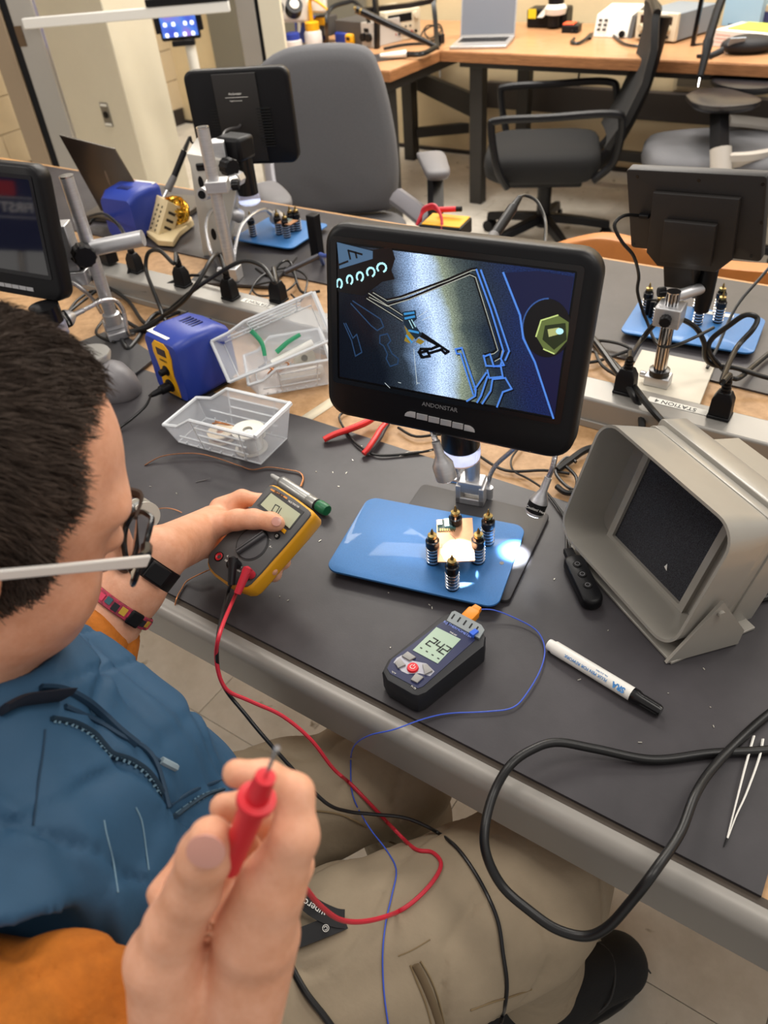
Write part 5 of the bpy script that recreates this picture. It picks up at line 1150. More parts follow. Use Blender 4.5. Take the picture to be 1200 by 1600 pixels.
cable([(870, 735, .006), (890, 720, .006), (915, 703, .008), (940, 700, .01), (960, 712, .01)], .0055, 'thick black cable curving into the back of the hood')
cable([(880, 725, .006), (900, 745, .006), (898, 765, .006), (880, 755, .006), (868, 735, .006), (885, 715, .006), (900, 722, .006)], .0025, 'thin black cable coil beside the left of the hood')
cable([(545, 640, .003), (530, 652, .003), (545, 680, .004), (565, 700, .004), (590, 711, .004), (630, 710, .003), (675, 703, .004), (700, 690, .006)], .0020, 'thin black cable passing behind the red cutters')
cable([(622, 668, .003), (650, 682, .004), (700, 680, .004), (745, 710, .004), (790, 735, .004), (850, 735, .004), (890, 740, .004)], .0022, 'thin black cable running behind the near microscope base')
cable([(1230, 385, .13), (1190, 432, .10), (1150, 480, .06), (1120, 545, .02), (1105, 575, .01)], .0028, 'thin black cable dropping diagonally at the right edge')
cable([(1230, 930, .004), (1190, 935, .005), (1165, 950, .005), (1140, 945, .006)], .0042, 'black cable leaving the back of the fume extractor stand')
strand([(624, 713, .0022), (640, 706, .003), (675, 704, .0045)], .0012, 'clear twist tie wrapped on the thin cable by the cutters', mat('clear tie', 'c9c4ba', .3), 'cable_tie', 'tie')
# banner added out of view in place of a shirt the screen mirrors
BNM = pframe(V((-2.045, -.296, 1.0)), V((-.8, .6, 0)), V((0, 0, 1)))
bn_ = thing('shirt_standin', 'navy cloth banner with white lettering, added for a shirt mirrored in the dark left screen', 'standin', (-2.045, -.296, 0))
m = MB(BNM); m.box(-.17, .17, -.12, .14, -.004, 0); cl_ = m.build('cloth', mat('navy banner cloth', '1c2556', .8), bn_)
text('FIRST', .040, BNM @ T4((.0, .008, .001)), mat('white banner print', 'e8e8ee', .6), cl_, bold=.0006)
for y in (.037, -.02): 
    m = MB(BNM); m.box(-.09, .09, y-.001, y+.001, 0, .0012); m.build('print_line', mat('white banner print'), cl_)
m = MB(BNM); m.box(.0, .08, .042, .085, 0, .0012); m.build('red_block', mat('red banner print', 'b02232', .6), cl_)
m = MB(BNM); m.cyl((0, .13, -.016), (0, -1.0, -.016), .012, n=12); m.build('pole', ALU, bn_)
m = MB(T4((-2.055, -.31, 0))); m.cyl((0, 0, 0), (0, 0, .015), .14, n=24); m.build('base', BLK, bn_)
# ================================================================ FAR DESKS
ZD_ = .74
MAPLE = mat('maple laminate', 'b38760', .45, noise=.14, nscale=14, col2='a0744e', stretch=(1, 8, 1), coat=.15)
PLY = mat('ply edge', '9c6b42', .6, noise=.4, nscale=40, col2='6e4628', stretch=(.4, .4, 12))
DST = mat('dark steel frame', '3a3836', .5, .4)
fd = thing('wood_desk', 'long maple desk on dark steel frame along the back wall', 'desk', (-1.0, 4.05, 0))
m = MB(); m.box(-2.15, .9, 3.66, 4.42, ZD_-.003, ZD_); m.build('tabletop', MAPLE, fd)
m = MB(); m.box(-2.15, .9, 3.655, 4.42, ZD_-.045, ZD_-.0031); m.build('ply_core', PLY, fd, bevel=.002)
for x, y in ((-2.02, 4.34), (-2.02, 3.8), (.7, 4.34), (.7, 3.8)):
    m = MB(); m.box(x-.035, x+.035, y-.03, y+.03, 0, ZD_-.045); m.build('leg', DST, fd, bevel=.003)
m = MB(); m.box(-2.0, .7, 4.33, 4.37, .12, .17); m.build('lower_rail', DST, fd, bevel=.003)
m = MB(); m.box(-2.1, .85, 3.75, 3.79, ZD_-.085, ZD_-.046); m.build('top_rail', DST, fd, bevel=.003)
wg = thing('wood_desk', 'shorter maple desk wing with steel end frame behind the grey chair', 'desk', (-2.6, 3.6, 0))
m = MB(); m.box(-3.0, -2.156, 3.22, 4.42, ZD_-.003, ZD_); m.build('tabletop', MAPLE, wg)
m = MB(); m.box(-3.0, -2.152, 3.215, 4.42, ZD_-.045, ZD_-.0031); m.build('ply_core', PLY, wg, bevel=.002)
la, lb_ = G(644, 248, 0), G(760, 236, 0)
for p in (la, lb_, V((-2.9, 3.32, 0)), V((-2.25, 3.32, 0))):
    m = MB(); m.box(p.x-.035, p.x+.035, p.y-.035, p.y+.035, 0, ZD_-.046); m.build('leg', DST, wg, bevel=.003)
dx_ = (lb_-la); mid = (la+lb_)/2
for z in (.15, .62):
    m = MB(fr(la, dx_)); m.box(.03, dx_.length-.03, -.02, .02, z-.028, z+.028); m.build('stretcher', DST, wg, bevel=.003)
m = MB(); m.box(-2.26, -2.20, 3.24, 4.4, ZD_-.10, ZD_-.046); m.build('top_rail', DST, wg, bevel=.003)
# dark raceway band on the back wall, vent
zb0, zb1 = YP(900, 178, 4.52).z, YP(900, 136, 4.52).z
m = MB(); m.box(-2.35, 1.2, 4.50, 4.555, zb0, zb1); struct(m.build('trim_1', mat('dark wall raceway', '393330', .5), bevel=.004))
q0, q1 = YP(652, 106, 4.50), YP(760, 150, 4.50)
m = MB(); m.add([(q0.x-.0, 4.44, q0.z-.10), (q1.x, 4.44, q1.z-.13), (q1.x, 4.44, q1.z), (q0.x, 4.44, q0.z), (q0.x, 4.48, q0.z-.10), (q1.x, 4.48, q1.z-.13), (q1.x, 4.48, q1.z), (q0.x, 4.48, q0.z)], [(0, 1, 2, 3), (7, 6, 5, 4), (0, 4, 5, 1), (1, 5, 6, 2), (2, 6, 7, 3), (3, 7, 4, 0)]); m.build('brace', DST, wg)
v0, v1 = YP(1058, 134, 4.55), YP(1120, 106, 4.55)
vt = thing('wall_vent', 'cream slatted vent low on the wall under the wood desk', 'vent', ((v0.x+v1.x)/2, 4.555, v0.z))
m = MB(); m.box(v0.x-.02, v1.x+.02, 4.545, 4.556, v0.z-.02, v1.z+.02); m.build('frame', mat('vent cream', 'b6a688', .5), vt)
for k in range(7):
    z = v0.z+(v1.z-v0.z)*(k+.5)/7; m = MB(); m.box(v0.x, v1.x, 4.538, 4.546, z-.006, z+.006); m.build('slat', mat('dark vent slat', '5a5142', .6), vt)
for k, (a, b) in enumerate(((905, 98), (1016, 104))):
    p = YP(a, b, 4.54); m = MB(); m.tube([(p.x, 4.54, .72), (p.x+.005, 4.54, .5), (p.x, 4.54, zb1)], .006, 6); tag(m.build('cable', RUB, loc=(p.x, 4.54, zb1)), ('black cable dropping to the dark raceway behind the black chair', 'black cable dropping to the dark raceway left of the vent')[k], 'cable')
# ---- things on the far desks
def eq(name, label, pl, pr, ytop, dep, cat, z=ZD_):
    P, Q = G(*pl, z), G(*pr, z); x = Q-P; M = fr(P, x); t = thing(name, label, cat, P)
    lo, hi = z, z+1.0
    for _ in range(40):
        mid = (lo+hi)/2
        if proj((P.x, P.y, mid))[1] > ytop: lo = mid
        else: hi = mid
    return t, M, x.length, lo-z
BEIG = mat('beige instrument case', 'cfc4ac', .5); DISP = mat('dark red display', '2b1512'); NAVYG = mat('blue grey case', '76808a', .5); GRYI = mat('dark grey instrument', '4a4745', .5)
SILV = mat('silver laptop', 'b5b3b2', .35, .6)
t, M, w, h = eq('laptop', 'open silver laptop standing on the far wood desk', (702, 78), (791, 76), 60, .22, 'laptop')
m = MB(M); m.box(0, w, 0, .23, 0, .014); m.build('keyboard_base', SILV, t, bevel=.004)
for r in range(5):
    for c in range(14):
        m = MB(M); x0 = .02+c*(w-.04)/14; m.box(x0, x0+(w-.04)/14*.85, .10+r*.022, .10+r*.022+.018, .014, .0155); m.build('key', BLK, t)
m = MB(M); m.box(w*.35, w*.65, .02, .085, .0135, .0145); m.build('trackpad', SILV, t)
LS = M @ T4((0, .23, .012)) @ RX(-14)
m = MB(LS); m.box(0, w, 0, .006, 0, .24); m.build('screen_lid', SILV, t, bevel=.002)
m = MB(LS); m.box(.006, w-.006, -.001, .0, .012, .234); m.build('screen', mat('grey hazy screen', '6d7078', .25), t)
t, M, w, h = eq('microscope_base', 'black instrument with yellow tag and white ring on the far desk', (822, 44), (884, 44), 14, .2, 'microscope')
m = MB(M); m.box(0, w, 0, .12, 0, h); m.build('body', BLK, t, bevel=.01)
m = MB(M); m.box(w*.04, w*.24, -.002, 0, h*.5, h*1.0); m.build('yellow_tag', mat('yellow paper tag', 'e0c020', .6), t)
m = MB(M @ T4((w*.75, -.02, 0))); m.lathe([(.03, .06), (.05, .065), (.055, .09), (.05, .10), (.038, .11), (.036, .16), (.05, .17), (.05, .22)], 24); m.build('objective', mat('white enamel', 'd8d4ca', .4), t)
m = MB(M @ T4((w*.75, -.02, 0))); m.lathe([(.039, .105), (.040, .155)], 24); m.build('objective_band', BLK, t)
m = MB(M @ T4((w*.72, -.02, 0))); m.lathe([(.03, .012), (.03, .06)], 20); m.build('lower_lens', BLK, t)
m = MB(M); m.add([(w*.3, -.03, h*.6), (w*.45, -.03, h*.6), (w*.85, .0, h*1.7), (w*.7, .0, h*1.7), (w*.3, .03, h*.6), (w*.45, .03, h*.6), (w*.85, .06, h*1.7), (w*.7, .06, h*1.7)], [(0, 1, 2, 3), (7, 6, 5, 4), (0, 4, 5, 1), (1, 5, 6, 2), (2, 6, 7, 3), (3, 7, 4, 0)]); m.build('arm', mat('white enamel'), t)
t, M, w, h = eq('orange_box', 'small black box with bright orange top on the far desk', (877, 52), (903, 52), 37, .06, 'box')
m = MB(M); m.box(0, w, 0, .07, 0, h*.8); m.build('base', BLK, t, bevel=.003)
m = MB(M); m.box(.002, w*.7, .004, .066, h*.8, h); m.build('orange_top', mat('bright orange plastic', 'e2562a', .4), t, bevel=.003)
t, M, w, h = eq('hot_plate', 'white bench device with sloped key panel on the far desk', (926, 58), (980, 60), 24, .2, 'instrument')
m = MB(M); m.loft([[(x, y, z) for y, z in ((0, 0), (.2, 0), (.2, h*1.25), (.03, h))] for x in (0, w)]); m.build('case', mat('white instrument case', 'd9d5cb', .4), t, bevel=.004)
m = MB(M); m.loft([[(x, y, z) for y, z in ((0.0, .0), (.2, 0), (.2, h*1.2), (.03, h*.97))] for x in (w+.001, w+.02)]); m.build('side_cover', GRYI, t)
for r in range(3):
    for c in range(2):
        m = MB(M); m.box(w*(.1+.16*c), w*(.2+.16*c), -.001+r*.008, .001+r*.008, h*(.3+.2*r), h*(.42+.2*r)); m.build('key', GRYI, t)
m = MB(M); m.cyl((w*.85, -.002, h*.2), (w*.85, -.015, h*.2), .014, n=16); m.build('knob', BLK, t)
t, M, w, h = eq('power_supply', 'beige bench power supply with dark red displays and blue grey sides', (991, 63), (1053, 69), 17, .28, 'instrument')
m = MB(M); m.box(0, w, 0, .02, 0.008, h); m.build('front_panel', BEIG, t, bevel=.003)
m = MB(M); m.box(.004, w-.004, .02, .32, 0.008, h-.003); m.build('case', NAVYG, t, bevel=.003)
m = MB(M); m.box(w*.10, w*.88, -.002, 0.001, h*.62, h*.88); m.build('display', DISP, t)
for k in range(4):
    m = MB(M); m.cyl((w*(.16+.21*k), 0, h*.46), (w*(.16+.21*k), -.02, h*.46), .016, .014, n=18); m.build('knob', mat('cream knob', 'bdb196', .5), t)
for k in range(6):
    m = MB(M); m.cyl((w*(.16+.13*k), 0, h*.2), (w*(.16+.13*k), -.014, h*.2), .006, n=10); m.build('terminal', BLK, t)
for k in range(2):
    m = MB(M); m.box(w*(.22+.42*k), w*(.38+.42*k), -.003, 0, h*.53, h*.58); m.build('label_strip', PAPER, t)
m = MB(M); m.box(w*.4, w*.75, -.001, .001, h*.91, h*.97); m.build('name_plate', PAPER, t)
t, M, w, h = eq('box_stack', 'white carton with green edge and pale pink print at the right', (1112, 72), (1206, 82), 46, .2, 'box')
m = MB(M); m.box(0, w, 0, .2, 0, h); m.build('carton', mat('white carton', 'dcd4cc', .6), t, bevel=.002)
m = MB(M); m.box(w*.15, w*.9, .03, .19, h, h+.004); m.build('green_flap', mat('lime green paper', 'b5c24a', .6), t)
for k in range(3):
    m = MB(M); m.box(.01, w*.28, -.0008, 0, h*(.25+.22*k), h*(.31+.22*k)); m.build('print_line', mat('pink print', 'cf9f96', .6), t)
t, M, w, h = eq('pouch', 'black soft zip pouch with strap lying on the far desk', (1128, 88), (1214, 84), 62, .1, 'pouch')
m = MB(M @ T4((w*.5, .05, h*.5))); m.ell((0, 0, 0), (w*.52, .07, h*.62), 20, 10); m.build('pouch_body', mat('black nylon', '18181c', .6, bump=.3, bscale=120), t, smooth=60)
m = MB(M); m.tube([(-.0, .0, .03), (-.05, -.01, .01), (-.10, -.01, .006), (-.05, -.03, .006), (.0, -.02, .02)], .008, 6, flat=.4); m.build('strap', mat('black nylon'), t)
m = MB(M @ T4((w*.22, -.01, h*.75)) @ RX(-50)); m.box(-.03, .03, -.02, .02, .008, .012); m.build('reflective_patch', mat('grey reflective patch', '8f9aa6', .3), t)
t, M, w, h = eq('carton', 'pale blue carton at the back of the far desk', (1110, 46), (1168, 50), -30, .15, 'box')
m = MB(M); m.box(0, w, .1, .3, 0, h); m.build('carton', mat('pale blue card', '8fb0c6', .6), t, bevel=.002)
t, M, w, h = eq('carton', 'tan box with navy label at the far right', (1163, 42), (1216, 44), 8, .15, 'box')
m = MB(M); m.box(0, w, .02, .2, 0, h); m.build('carton', mat('tan card', 'c8b896', .6), t, bevel=.004)
m = MB(M); m.box(w*.04, w*.96, .018, .0205, h*.05, h*.7); m.build('navy_label', mat('navy label', '2e3560', .5), t)
# black uprights and boom arm
t = thing('boom_stand', 'black metal boom stand with hanging tapered arm at the upper right', 'stand', G(1085, 72, ZD_))
m = MB(); m.tube([G(1082, 72, ZD_), G(1082, 72, ZD_)+V((.01, .0, .25)), G(1082, 72, ZD_)+V((.015, 0, .6))], .012, 4, k=1); m.build('upright', BLKG, t)
m = MB(); m.tube([G(1082, 72, ZD_), G(1105, 68, ZD_), G(1105, 68, ZD_)+V((.04, 0, .25)), G(1105, 68, ZD_)+V((.06, 0, .6))], .010, 4, k=1); m.build('upright', BLKG, t)
m = MB(); m.tube([D(1138, -30, 2.98), D(1120, 20, 2.98), D(1106, 66, 2.98)], .018, 8, k=1); a_ = m.build('arm', BLK, t)
m = MB(); m.tube([D(1107, 64, 2.98), D(1103, 84, 2.98), D(1094, 120, 2.98)], (.020, .012), 10, k=1); m.build('arm_end', BLK, a_)
m = MB(); m.tube([D(1094, 120, 2.98), D(1091, 136, 2.98)], .003, 6, k=1); m.build('arm_screw', STEEL, a_)
t = thing('upright_rod', 'thin black perforated upright behind the cartons', 'rod', G(1140, 44, ZD_))
m = MB(); m.tube([G(1140, 44, ZD_), D(1150, -20, 4.35)], .014, 4, k=1); m.build('rod', BLK, t)
def far_cable(pts, r, label):
    P = [G(a, b, ZD_+.008) if len(q) == 2 else D(*q) for q in pts for a, b in [q[:2]]]; m = MB(); m.tube(P, r, 6); return tag(m.build('cable', RUB, loc=P[0]), label, 'cable')
far_cable([(897, 60), (893, 66), (905, 67), (920, 56), (926, 44, 4.2), (915, 36, 4.2), (900, 44), (893, 50)], .007, 'black cable coil in front of the white bench device')
far_cable([(958, 55), (975, 68), (1000, 72), (1015, 66), (1000, 63)], .006, 'black cable lying in front of the beige power supply')
far_cable([(922, 60), (935, 30, 4.22), (918, 12, 4.22), (905, 30, 4.2), (900, 50)], .006, 'black probe cable looping down by the orange box')
far_cable([(1110, 90), (1140, 105, 3.6), (1165, 106, 3.6), (1205, 88, 3.6)], .005, 'thin black cable sagging over the far desk edge')
far_cable([(1025, 97, 4.15), (1032, 104, 4.2), (1050, 122, 4.3), (1072, 136, 4.42)], .009, 'black cable hanging under the far desk near the vent')
# ---- left wing
t, M, w, h = eq('wash_bottle', 'white wash bottle with yellow cap and bent spout', (473, 75), (497, 75), 50, .06, 'bottle')
r = w/2; m = MB(M @ T4((r, r, 0))); m.lathe([(r*.9, 0), (r, .005), (r, h*.85), (r*.85, h)], 20); m.build('bottle', mat('milky plastic', 'd4d0cc', .4), t)
m = MB(M @ T4((r, r, 0))); m.lathe([(r*.8, h), (r*.82, h+.035), (r*.6, h+.04)], 20); m.build('cap', YEL, t)
m = MB(M @ T4((r, r, 0))); m.tube([(0, 0, h+.03), (0, 0, h+.10), (.01, 0, h+.135), (.05, -.01, h+.125), (.11, -.02, h+.09)], (.012, .005), 8); m.build('spout', YEL, t)
t, M, w, h = eq('jar', 'white jar with blue cap beside the wash bottle', (441, 80), (465, 80), 66, .06, 'jar')
r = w/2; m = MB(M @ T4((r, r, 0))); m.lathe([(r*.9, 0), (r, .005), (r, h), (r*.8, h+.005)], 20); m.build('jar', mat('milky plastic'), t)
m = MB(M @ T4((r, r, 0))); m.lathe([(r*.85, h+.005), (r*.85, h+.03), (r*.7, h+.035)], 20); m.build('cap', BLUEP, t)
t, M, w, h = eq('soldering_station', 'tall blue soldering station behind the wash bottle', (446, 72), (472, 74), 34, .1, 'soldering station')
m = MB(M); m.box(0, w, .08, .2, 0, h); m.build('housing', BLUEP, t, bevel=.012)
m = MB(M); m.box(w, w*1.7, .12, .2, h*.3, h*1.1); m.build('side_case', GRYI, t, bevel=.004)
m = MB(M); m.box(w*1.02, w*1.55, .114, .12, h*.75, h*1.05); m.build('front_panel', YEL, t)
t, M, w, h = eq('soldering_station', 'low blue soldering station with round yellow face', (519, 70), (540, 72), 51, .1, 'soldering station')
m = MB(M); m.box(0, w*1.2, .02, .16, 0, h); m.build('housing', BLUEP, t, bevel=.01)
m = MB(M); m.box(w*.95, w*1.5, .0, .03, 0, h*1.0); f_p = m.build('front_panel', YEL, t, bevel=.012)
m = MB(M); m.box(w*1.12, w*1.34, -.003, .001, h*.5, h*.75); m.build('display', DISP, f_p)
t, M, w, h = eq('bench_instrument', 'dark grey instrument with pale knob panel', (526, 68), (583, 75), 31, .2, 'instrument')
m = MB(M); m.box(0, w*.72, .0, .2, 0, h); m.build('case', GRYI, t, bevel=.003)
m = MB(M); m.box(w*.72, w, -.002, .2, 0, h); fp = m.build('front_panel', mat('pale grey panel', 'b7b3ad', .5), t, bevel=.002)
m = MB(M); m.box(w*.8, w*.92, -.004, -.001, h*.62, h*.78); m.build('display', BLK, fp)
for x in (.80, .94):
    m = MB(M); m.cyl((w*x, -.002, h*.42), (w*x, -.02, h*.42), .018, n=14); m.build('knob', BLK, fp)
t, M, w, h = eq('oscilloscope', 'beige instrument with black display behind the diagonal rod', (604, 68), (658, 58), 20, .2, 'instrument')
m = MB(M); m.box(0, w, 0, .25, 0, h); m.build('case', BEIG, t, bevel=.004)
m = MB(M); m.box(w*.08, w*.75, -.002, 0.001, h*.62, h*.88); m.build('display', BLK, t)
m = MB(M); m.cyl((w*.87, 0, h*.78), (w*.87, -.012, h*.78), .016, n=16); m.build('knob', BEIG, t)
for k in range(7):
    m = MB(M); m.cyl((w*(.12+.12*k), 0, h*.25), (w*(.12+.12*k), -.01, h*.25), .007, n=10); m.build('terminal', (BLK, mat('red terminal', '9a3a30', .5))[k % 2], t)
for k in range(5):
    m = MB(M); m.box(w*(.15+.13*k), w*(.2+.13*k), -.003, 0, h*.42, h*.48); m.build('key', GRYI, t)
# black frame with diagonal rod
t = thing('rod_frame', 'black tubular frame with diagonal rod on the desk wing', 'stand', G(590, 75, ZD_))
fq = [(588, 74), (592, 14), (586, -10)]
m = MB(); m.tube([G(589, 76, ZD_), D(589, 30, 3.75), D(585, -12, 3.75)], .016, 4, k=1); m.build('upright', BLKG, t)
m = MB(); m.tube([G(683, 78, ZD_), D(680, 30, 3.85), D(676, -6, 3.85)], .016, 4, k=1); m.build('upright', BLKG, t)
m = MB(); m.tube([D(570, 16, 3.75), D(640, 8, 3.8), D(680, 0, 3.85)], .015, 4, k=1); m.build('cross_bar', BLKG, t)
m = MB(); m.tube([D(556, 14, 3.5), D(620, 44, 3.55), D(680, 72, 3.6)], (.017, .012), 10, k=1); a_ = m.build('diagonal_rod', BLKG, t)
m = MB(); m.tube([D(553, 12, 3.5), D(565, 18, 3.5)], (.006, .014), 10, k=1); m.build('rod_tip', BRASS, a_)
m = MB(); m.tube([D(681, 74, 3.6), G(660, 84, ZD_+.02), G(636, 85, ZD_+.02)], .012, 8); m.build('lower_rod', BLKG, t)
m = MB(); m.tube([G(635, 84, ZD_+.02), G(610, 86, ZD_+.02), G(594, 87, ZD_+.02)], (.016, .008), 10, k=1); tag(m.build('white_tool', WHITE, loc=G(612, 86, ZD_)), 'white handled tool lying on the mat of the desk wing', 'tool')
m = MB(); m.prism([(p.x, p.y) for p in (G(580, 98, ZD_), G(655, 88, ZD_), G(640, 82, ZD_), G(560, 88, ZD_))], ZD_+.0003, ZD_+.004); tag(m.build('bench_mat', MATM, loc=G(610, 90, ZD_)), 'small black mat on the desk wing behind the grey chair', 'mat')
t = thing('desk_clamp', 'black screw clamp gripping the desk wing corner', 'clamp', G(686, 84, ZD_))
m = MB(fr(G(687, 86, ZD_-.05), (1, 0, 0))); m.box(-.02, .02, -.02, .02, -.04, .09); m.build('clamp_body', BLK, t, bevel=.003)
m = MB(); m.cyl(G(687, 86, ZD_-.05)+V((0, 0, -.10)), G(687, 86, ZD_-.05), .006, n=8); m.build('clamp_screw', STEEL, t)
t = thing('stereo_microscope', 'white stereo microscope with black focus knobs at the top', 'microscope', G(470, 60, ZD_))
m = MB(fr(D(466, 12, 3.95), RT)); m.box(-.11, .06, -.05, .05, -.06, .06); m.build('body', mat('white enamel'), t, bevel=.015)
m = MB(fr(D(492, 4, 3.95), RT)); m.box(-.03, .06, -.05, .05, -.04, .05); m.build('head', mat('white enamel'), t, bevel=.012)
for a, b, r in ((458, 17, .042), (433, 20, .030)):
    p = D(a, b, 3.88); m = MB(); m.cyl(p, p-FW*.05+RT*.012, r, n=20); kb_ = m.build('knob', BLK, t)
    m = MB(); m.cyl(p-FW*.05+RT*.012, p-FW*.055+RT*.013, r*.55, n=18); m.build('knob_cap', mat('white enamel'), kb_)
m = MB(); m.cyl(D(470, 20, 4.0), G(470, 66, ZD_), .02, n=14); m.build('post', STEEL, t)
far_cable([(512, 66), (510, 40, 3.8), (516, 14, 3.8), (540, 4, 3.8), (556, 4, 3.8), (575, 30, 3.8), (580, 70)], .010, 'thick black cable arching beside the dark grey instrument')
far_cable([(655, 62), (668, 40, 3.9), (690, 46), (672, 60), (664, 48, 3.9), (686, 38, 3.9), (690, 58), (660, 66)], .004, 'tangled thin dark wires right of the beige instrument')
far_cable([(600, 76), (630, 70), (660, 68), (688, 70)], .006, 'black wire lying along the wing behind the diagonal rod')
# grey partition behind the wing
p0 = YP(432, 40, 4.45); p1 = YP(572, 40, 4.45)
m = MB(); m.box(p0.x-.6, p1.x, 4.44, 4.47, 0, 1.9); struct(m.build('trim_2', mat('grey green panel', '6f6b5f', .5)))
# ---- tablet on a floor stand behind the glass door
tp = D(276, 34, 3.7)
t = thing('tablet_stand', 'tablet with blue purple home screen on a white floor stand', 'tablet', (tp.x, tp.y, 0))
TM_ = pframe(tp, RT*1.0+UP*.10, V((0, 0, 1))*1.0-FW*.0)
tq_ = pp([(238, -30), (299, -34), (312, 58), (248, 68)], TM_)
tw = (tq_[1][0]-tq_[0][0]+tq_[2][0]-tq_[3][0])/2; thh = (tq_[0][1]-tq_[3][1]+tq_[1][1]-tq_[2][1])/2
TM_ = TM_ @ T4((sum(q[0] for q in tq_)/4, sum(q[1] for q in tq_)/4, 0))
m = MB(TM_); m.prism(rrect(tw, thh, .012), -.012, 0, .002); m.build('tablet_body', BLKG, t)
def tabmat():
    m = bpy.data.materials.new('tablet wallpaper'); m.use_nodes = True; nt = m.node_tree; b = nt.nodes['Principled BSDF']
    tc = nt.nodes.new('ShaderNodeTexCoord'); nz = nt.nodes.new('ShaderNodeTexNoise'); nz.inputs['Scale'].default_value = 2.2; nz.inputs['Detail'].default_value = 0
    nt.links.new(tc.outputs['UV'], nz.inputs['Vector']); cr = nt.nodes.new('ShaderNodeValToRGB'); e = cr.color_ramp.elements
    e[0].position = .3; e[0].color = (*srgb('3a52d8'), 1); e[1].position = .7; e[1].color = (*srgb('a07ae0'), 1); k = e.new(.5); k.color = (*srgb('4a8af0'), 1)
    nt.links.new(nz.outputs['Fac'], cr.inputs[0]); nt.links.new(cr.outputs[0], b.inputs['Emission Color']); b.inputs['Emission Strength'].default_value = .9
    b.inputs['Base Color'].default_value = (.02, .02, .03, 1); return m
sc2 = screen_plane(TM_, tw-.02, thh-.03, tabmat(), t, .0006)
for r, row in enumerate(((-.4, -.15, .2, .4), (-.4, -.13, .13, .38))):
    for x in row:
        m = MB(TM_ @ T4((x*(tw-.03), -thh*(.22+.18*r), .0008))); m.prism(rrect(.018, .018, .006, 3), 0, .0004); m.build('app_icon', em('icon white', 'e8ecff', 1), sc2)
for s in (-1, 1):
    m = MB(TM_); m.box(s*(tw/2+.008)-.010, s*(tw/2+.008)+.010, -thh*.36, -thh*.08, -.02, .012); m.build('holder_jaw', BLK, t, bevel=.004)
m = MB(TM_); m.box(-.05, .06, -thh/2-.025, -thh/2-.002, -.03, .01); m.build('holder_foot', BLK, t, bevel=.004)
m = MB(); b_ = TM_ @ V((.03, -thh*.3, -.03)); m.cyl((b_.x, b_.y, .02), b_, .026, n=18); m.build('pole', mat('white enamel'), t)
m = MB(); m.cyl((b_.x, b_.y, 0), (b_.x, b_.y, .02), .16, n=24); m.build('base', mat('white enamel'), t)
# ================================================================ CHAIRS
def star(par, c, r, mt, zc=.09, a0=0, caster=True):
    for k in range(5):
        a = a0+k*2*math.pi/5; d = V((math.cos(a), math.sin(a), 0)); f = fr(V((c[0], c[1], 0)), d)
        m = MB(f); m.loft([[(x, y, z) for y, z in ((-wd, zt-.035), (wd, zt-.035), (wd*.7, zt), (-wd*.7, zt))] for x, wd, zt in ((.02, .03, zc+.05), (r*.6, .024, zc+.025), (r, .018, zc))]); lg = m.build('leg', mt, par, bevel=.004)
        for s in (-1, 1):
            m = MB(f); m.cyl((r-.01, s*.008, .028), (r-.01, s*.024, .028), .028, n=16); m.build('caster', BLK, lg)
def cushion(par, M, poly, th_, name, mt):
    cx = sum(p[0] for p in poly)/len(poly); cy = sum(p[1] for p in poly)/len(poly)
    m = MB(M); rg = []
    for k, z in ((.86, -th_), (.97, -th_*.8), (1, -th_*.4), (.985, -.005), (.93, .012), (.8, .022), (.5, .028), (.2, .03)):
        rg.append([(cx+(x-cx)*k, cy+(y-cy)*k, z) for x, y in poly])
    m.loft(rg); return m.build(name, mt, par, smooth=60)
# grey chair facing the bench
gc = D(515, 200, 2.55)
CX = (RT*.97+FW*.0); CX.z = 0; CX.normalize(); nb = V((0, 0, 1)).cross(CX)      # nb away
gt = thing('office_chair', 'large grey upholstered office chair with padded arms behind the bench', 'chair', (gc.x, gc.y+.15, 0))
GCM = pframe(gc, CX, V((0, 0, 1))+nb*.12)
bk_ = smooth_pts([(*q, 0) for q in pp([(424, 86), (452, 74), (500, 68), (548, 68), (578, 78), (594, 110), (606, 150), (617, 205), (623, 255), (622, 295), (614, 326), (590, 333), (540, 337), (480, 338), (440, 330), (424, 300), (415, 240), (404, 160), (400, 112), (424, 86)], GCM)], 4)[:-1]
cushion(gt, GCM, [(p.x, p.y) for p in bk_], .07, 'backrest', GREYF)
base = V((gc.x, gc.y, 0))+nb*-.16
SMt = Matrix(((CX.x, nb.x, 0, base.x), (CX.y, nb.y, 0, base.y), (0, 0, 1, .48), (0, 0, 0, 1)))
cushion(gt, SMt, rrect(.48, .46, .1, 5), .08, 'seat', GREYF)
m = MB(); m.cyl((base.x, base.y, .1), (base.x, base.y, .42), .03, n=16); m.build('gas_lift', BLK, gt)
star(gt, base, .30, BLK)
GRM = mat('grey moulded plastic', '77757a', .45)
def pad(par, px, rise, name='arm_pad', mt=None, d=2.4):
    c = D(sum(p[0] for p in px)/len(px), sum(p[1] for p in px)/len(px), d); M = pframe(c, (1, 0, 0), (0, 1, 0)); poly = [(p.x, p.y) for p in smooth_pts([(*q, 0) for q in pp(px+[px[0]], M)], 4)[:-1]]
    m = MB(M); cx = sum(p[0] for p in poly)/len(poly); cy = sum(p[1] for p in poly)/len(poly)
    m.loft([[(cx+(x-cx)*k, cy+(y-cy)*k, z) for x, y in poly] for k, z in ((.85, -rise), (1, -rise*.6), (1, -.006), (.9, 0))]); return m.build(name, mt or GRM, par, smooth=60), c
p1_, c1 = pad(gt, [(651, 236), (690, 234), (700, 252), (701, 266), (672, 269), (663, 262)], .03, mt=mat('grey arm pad', '6c6a6c', .6))
m = MB(); m.cyl((c1.x, c1.y, c1.z-.03), D(681, 335, 2.36), .026, n=4); m.build('arm_post', BLK, gt)
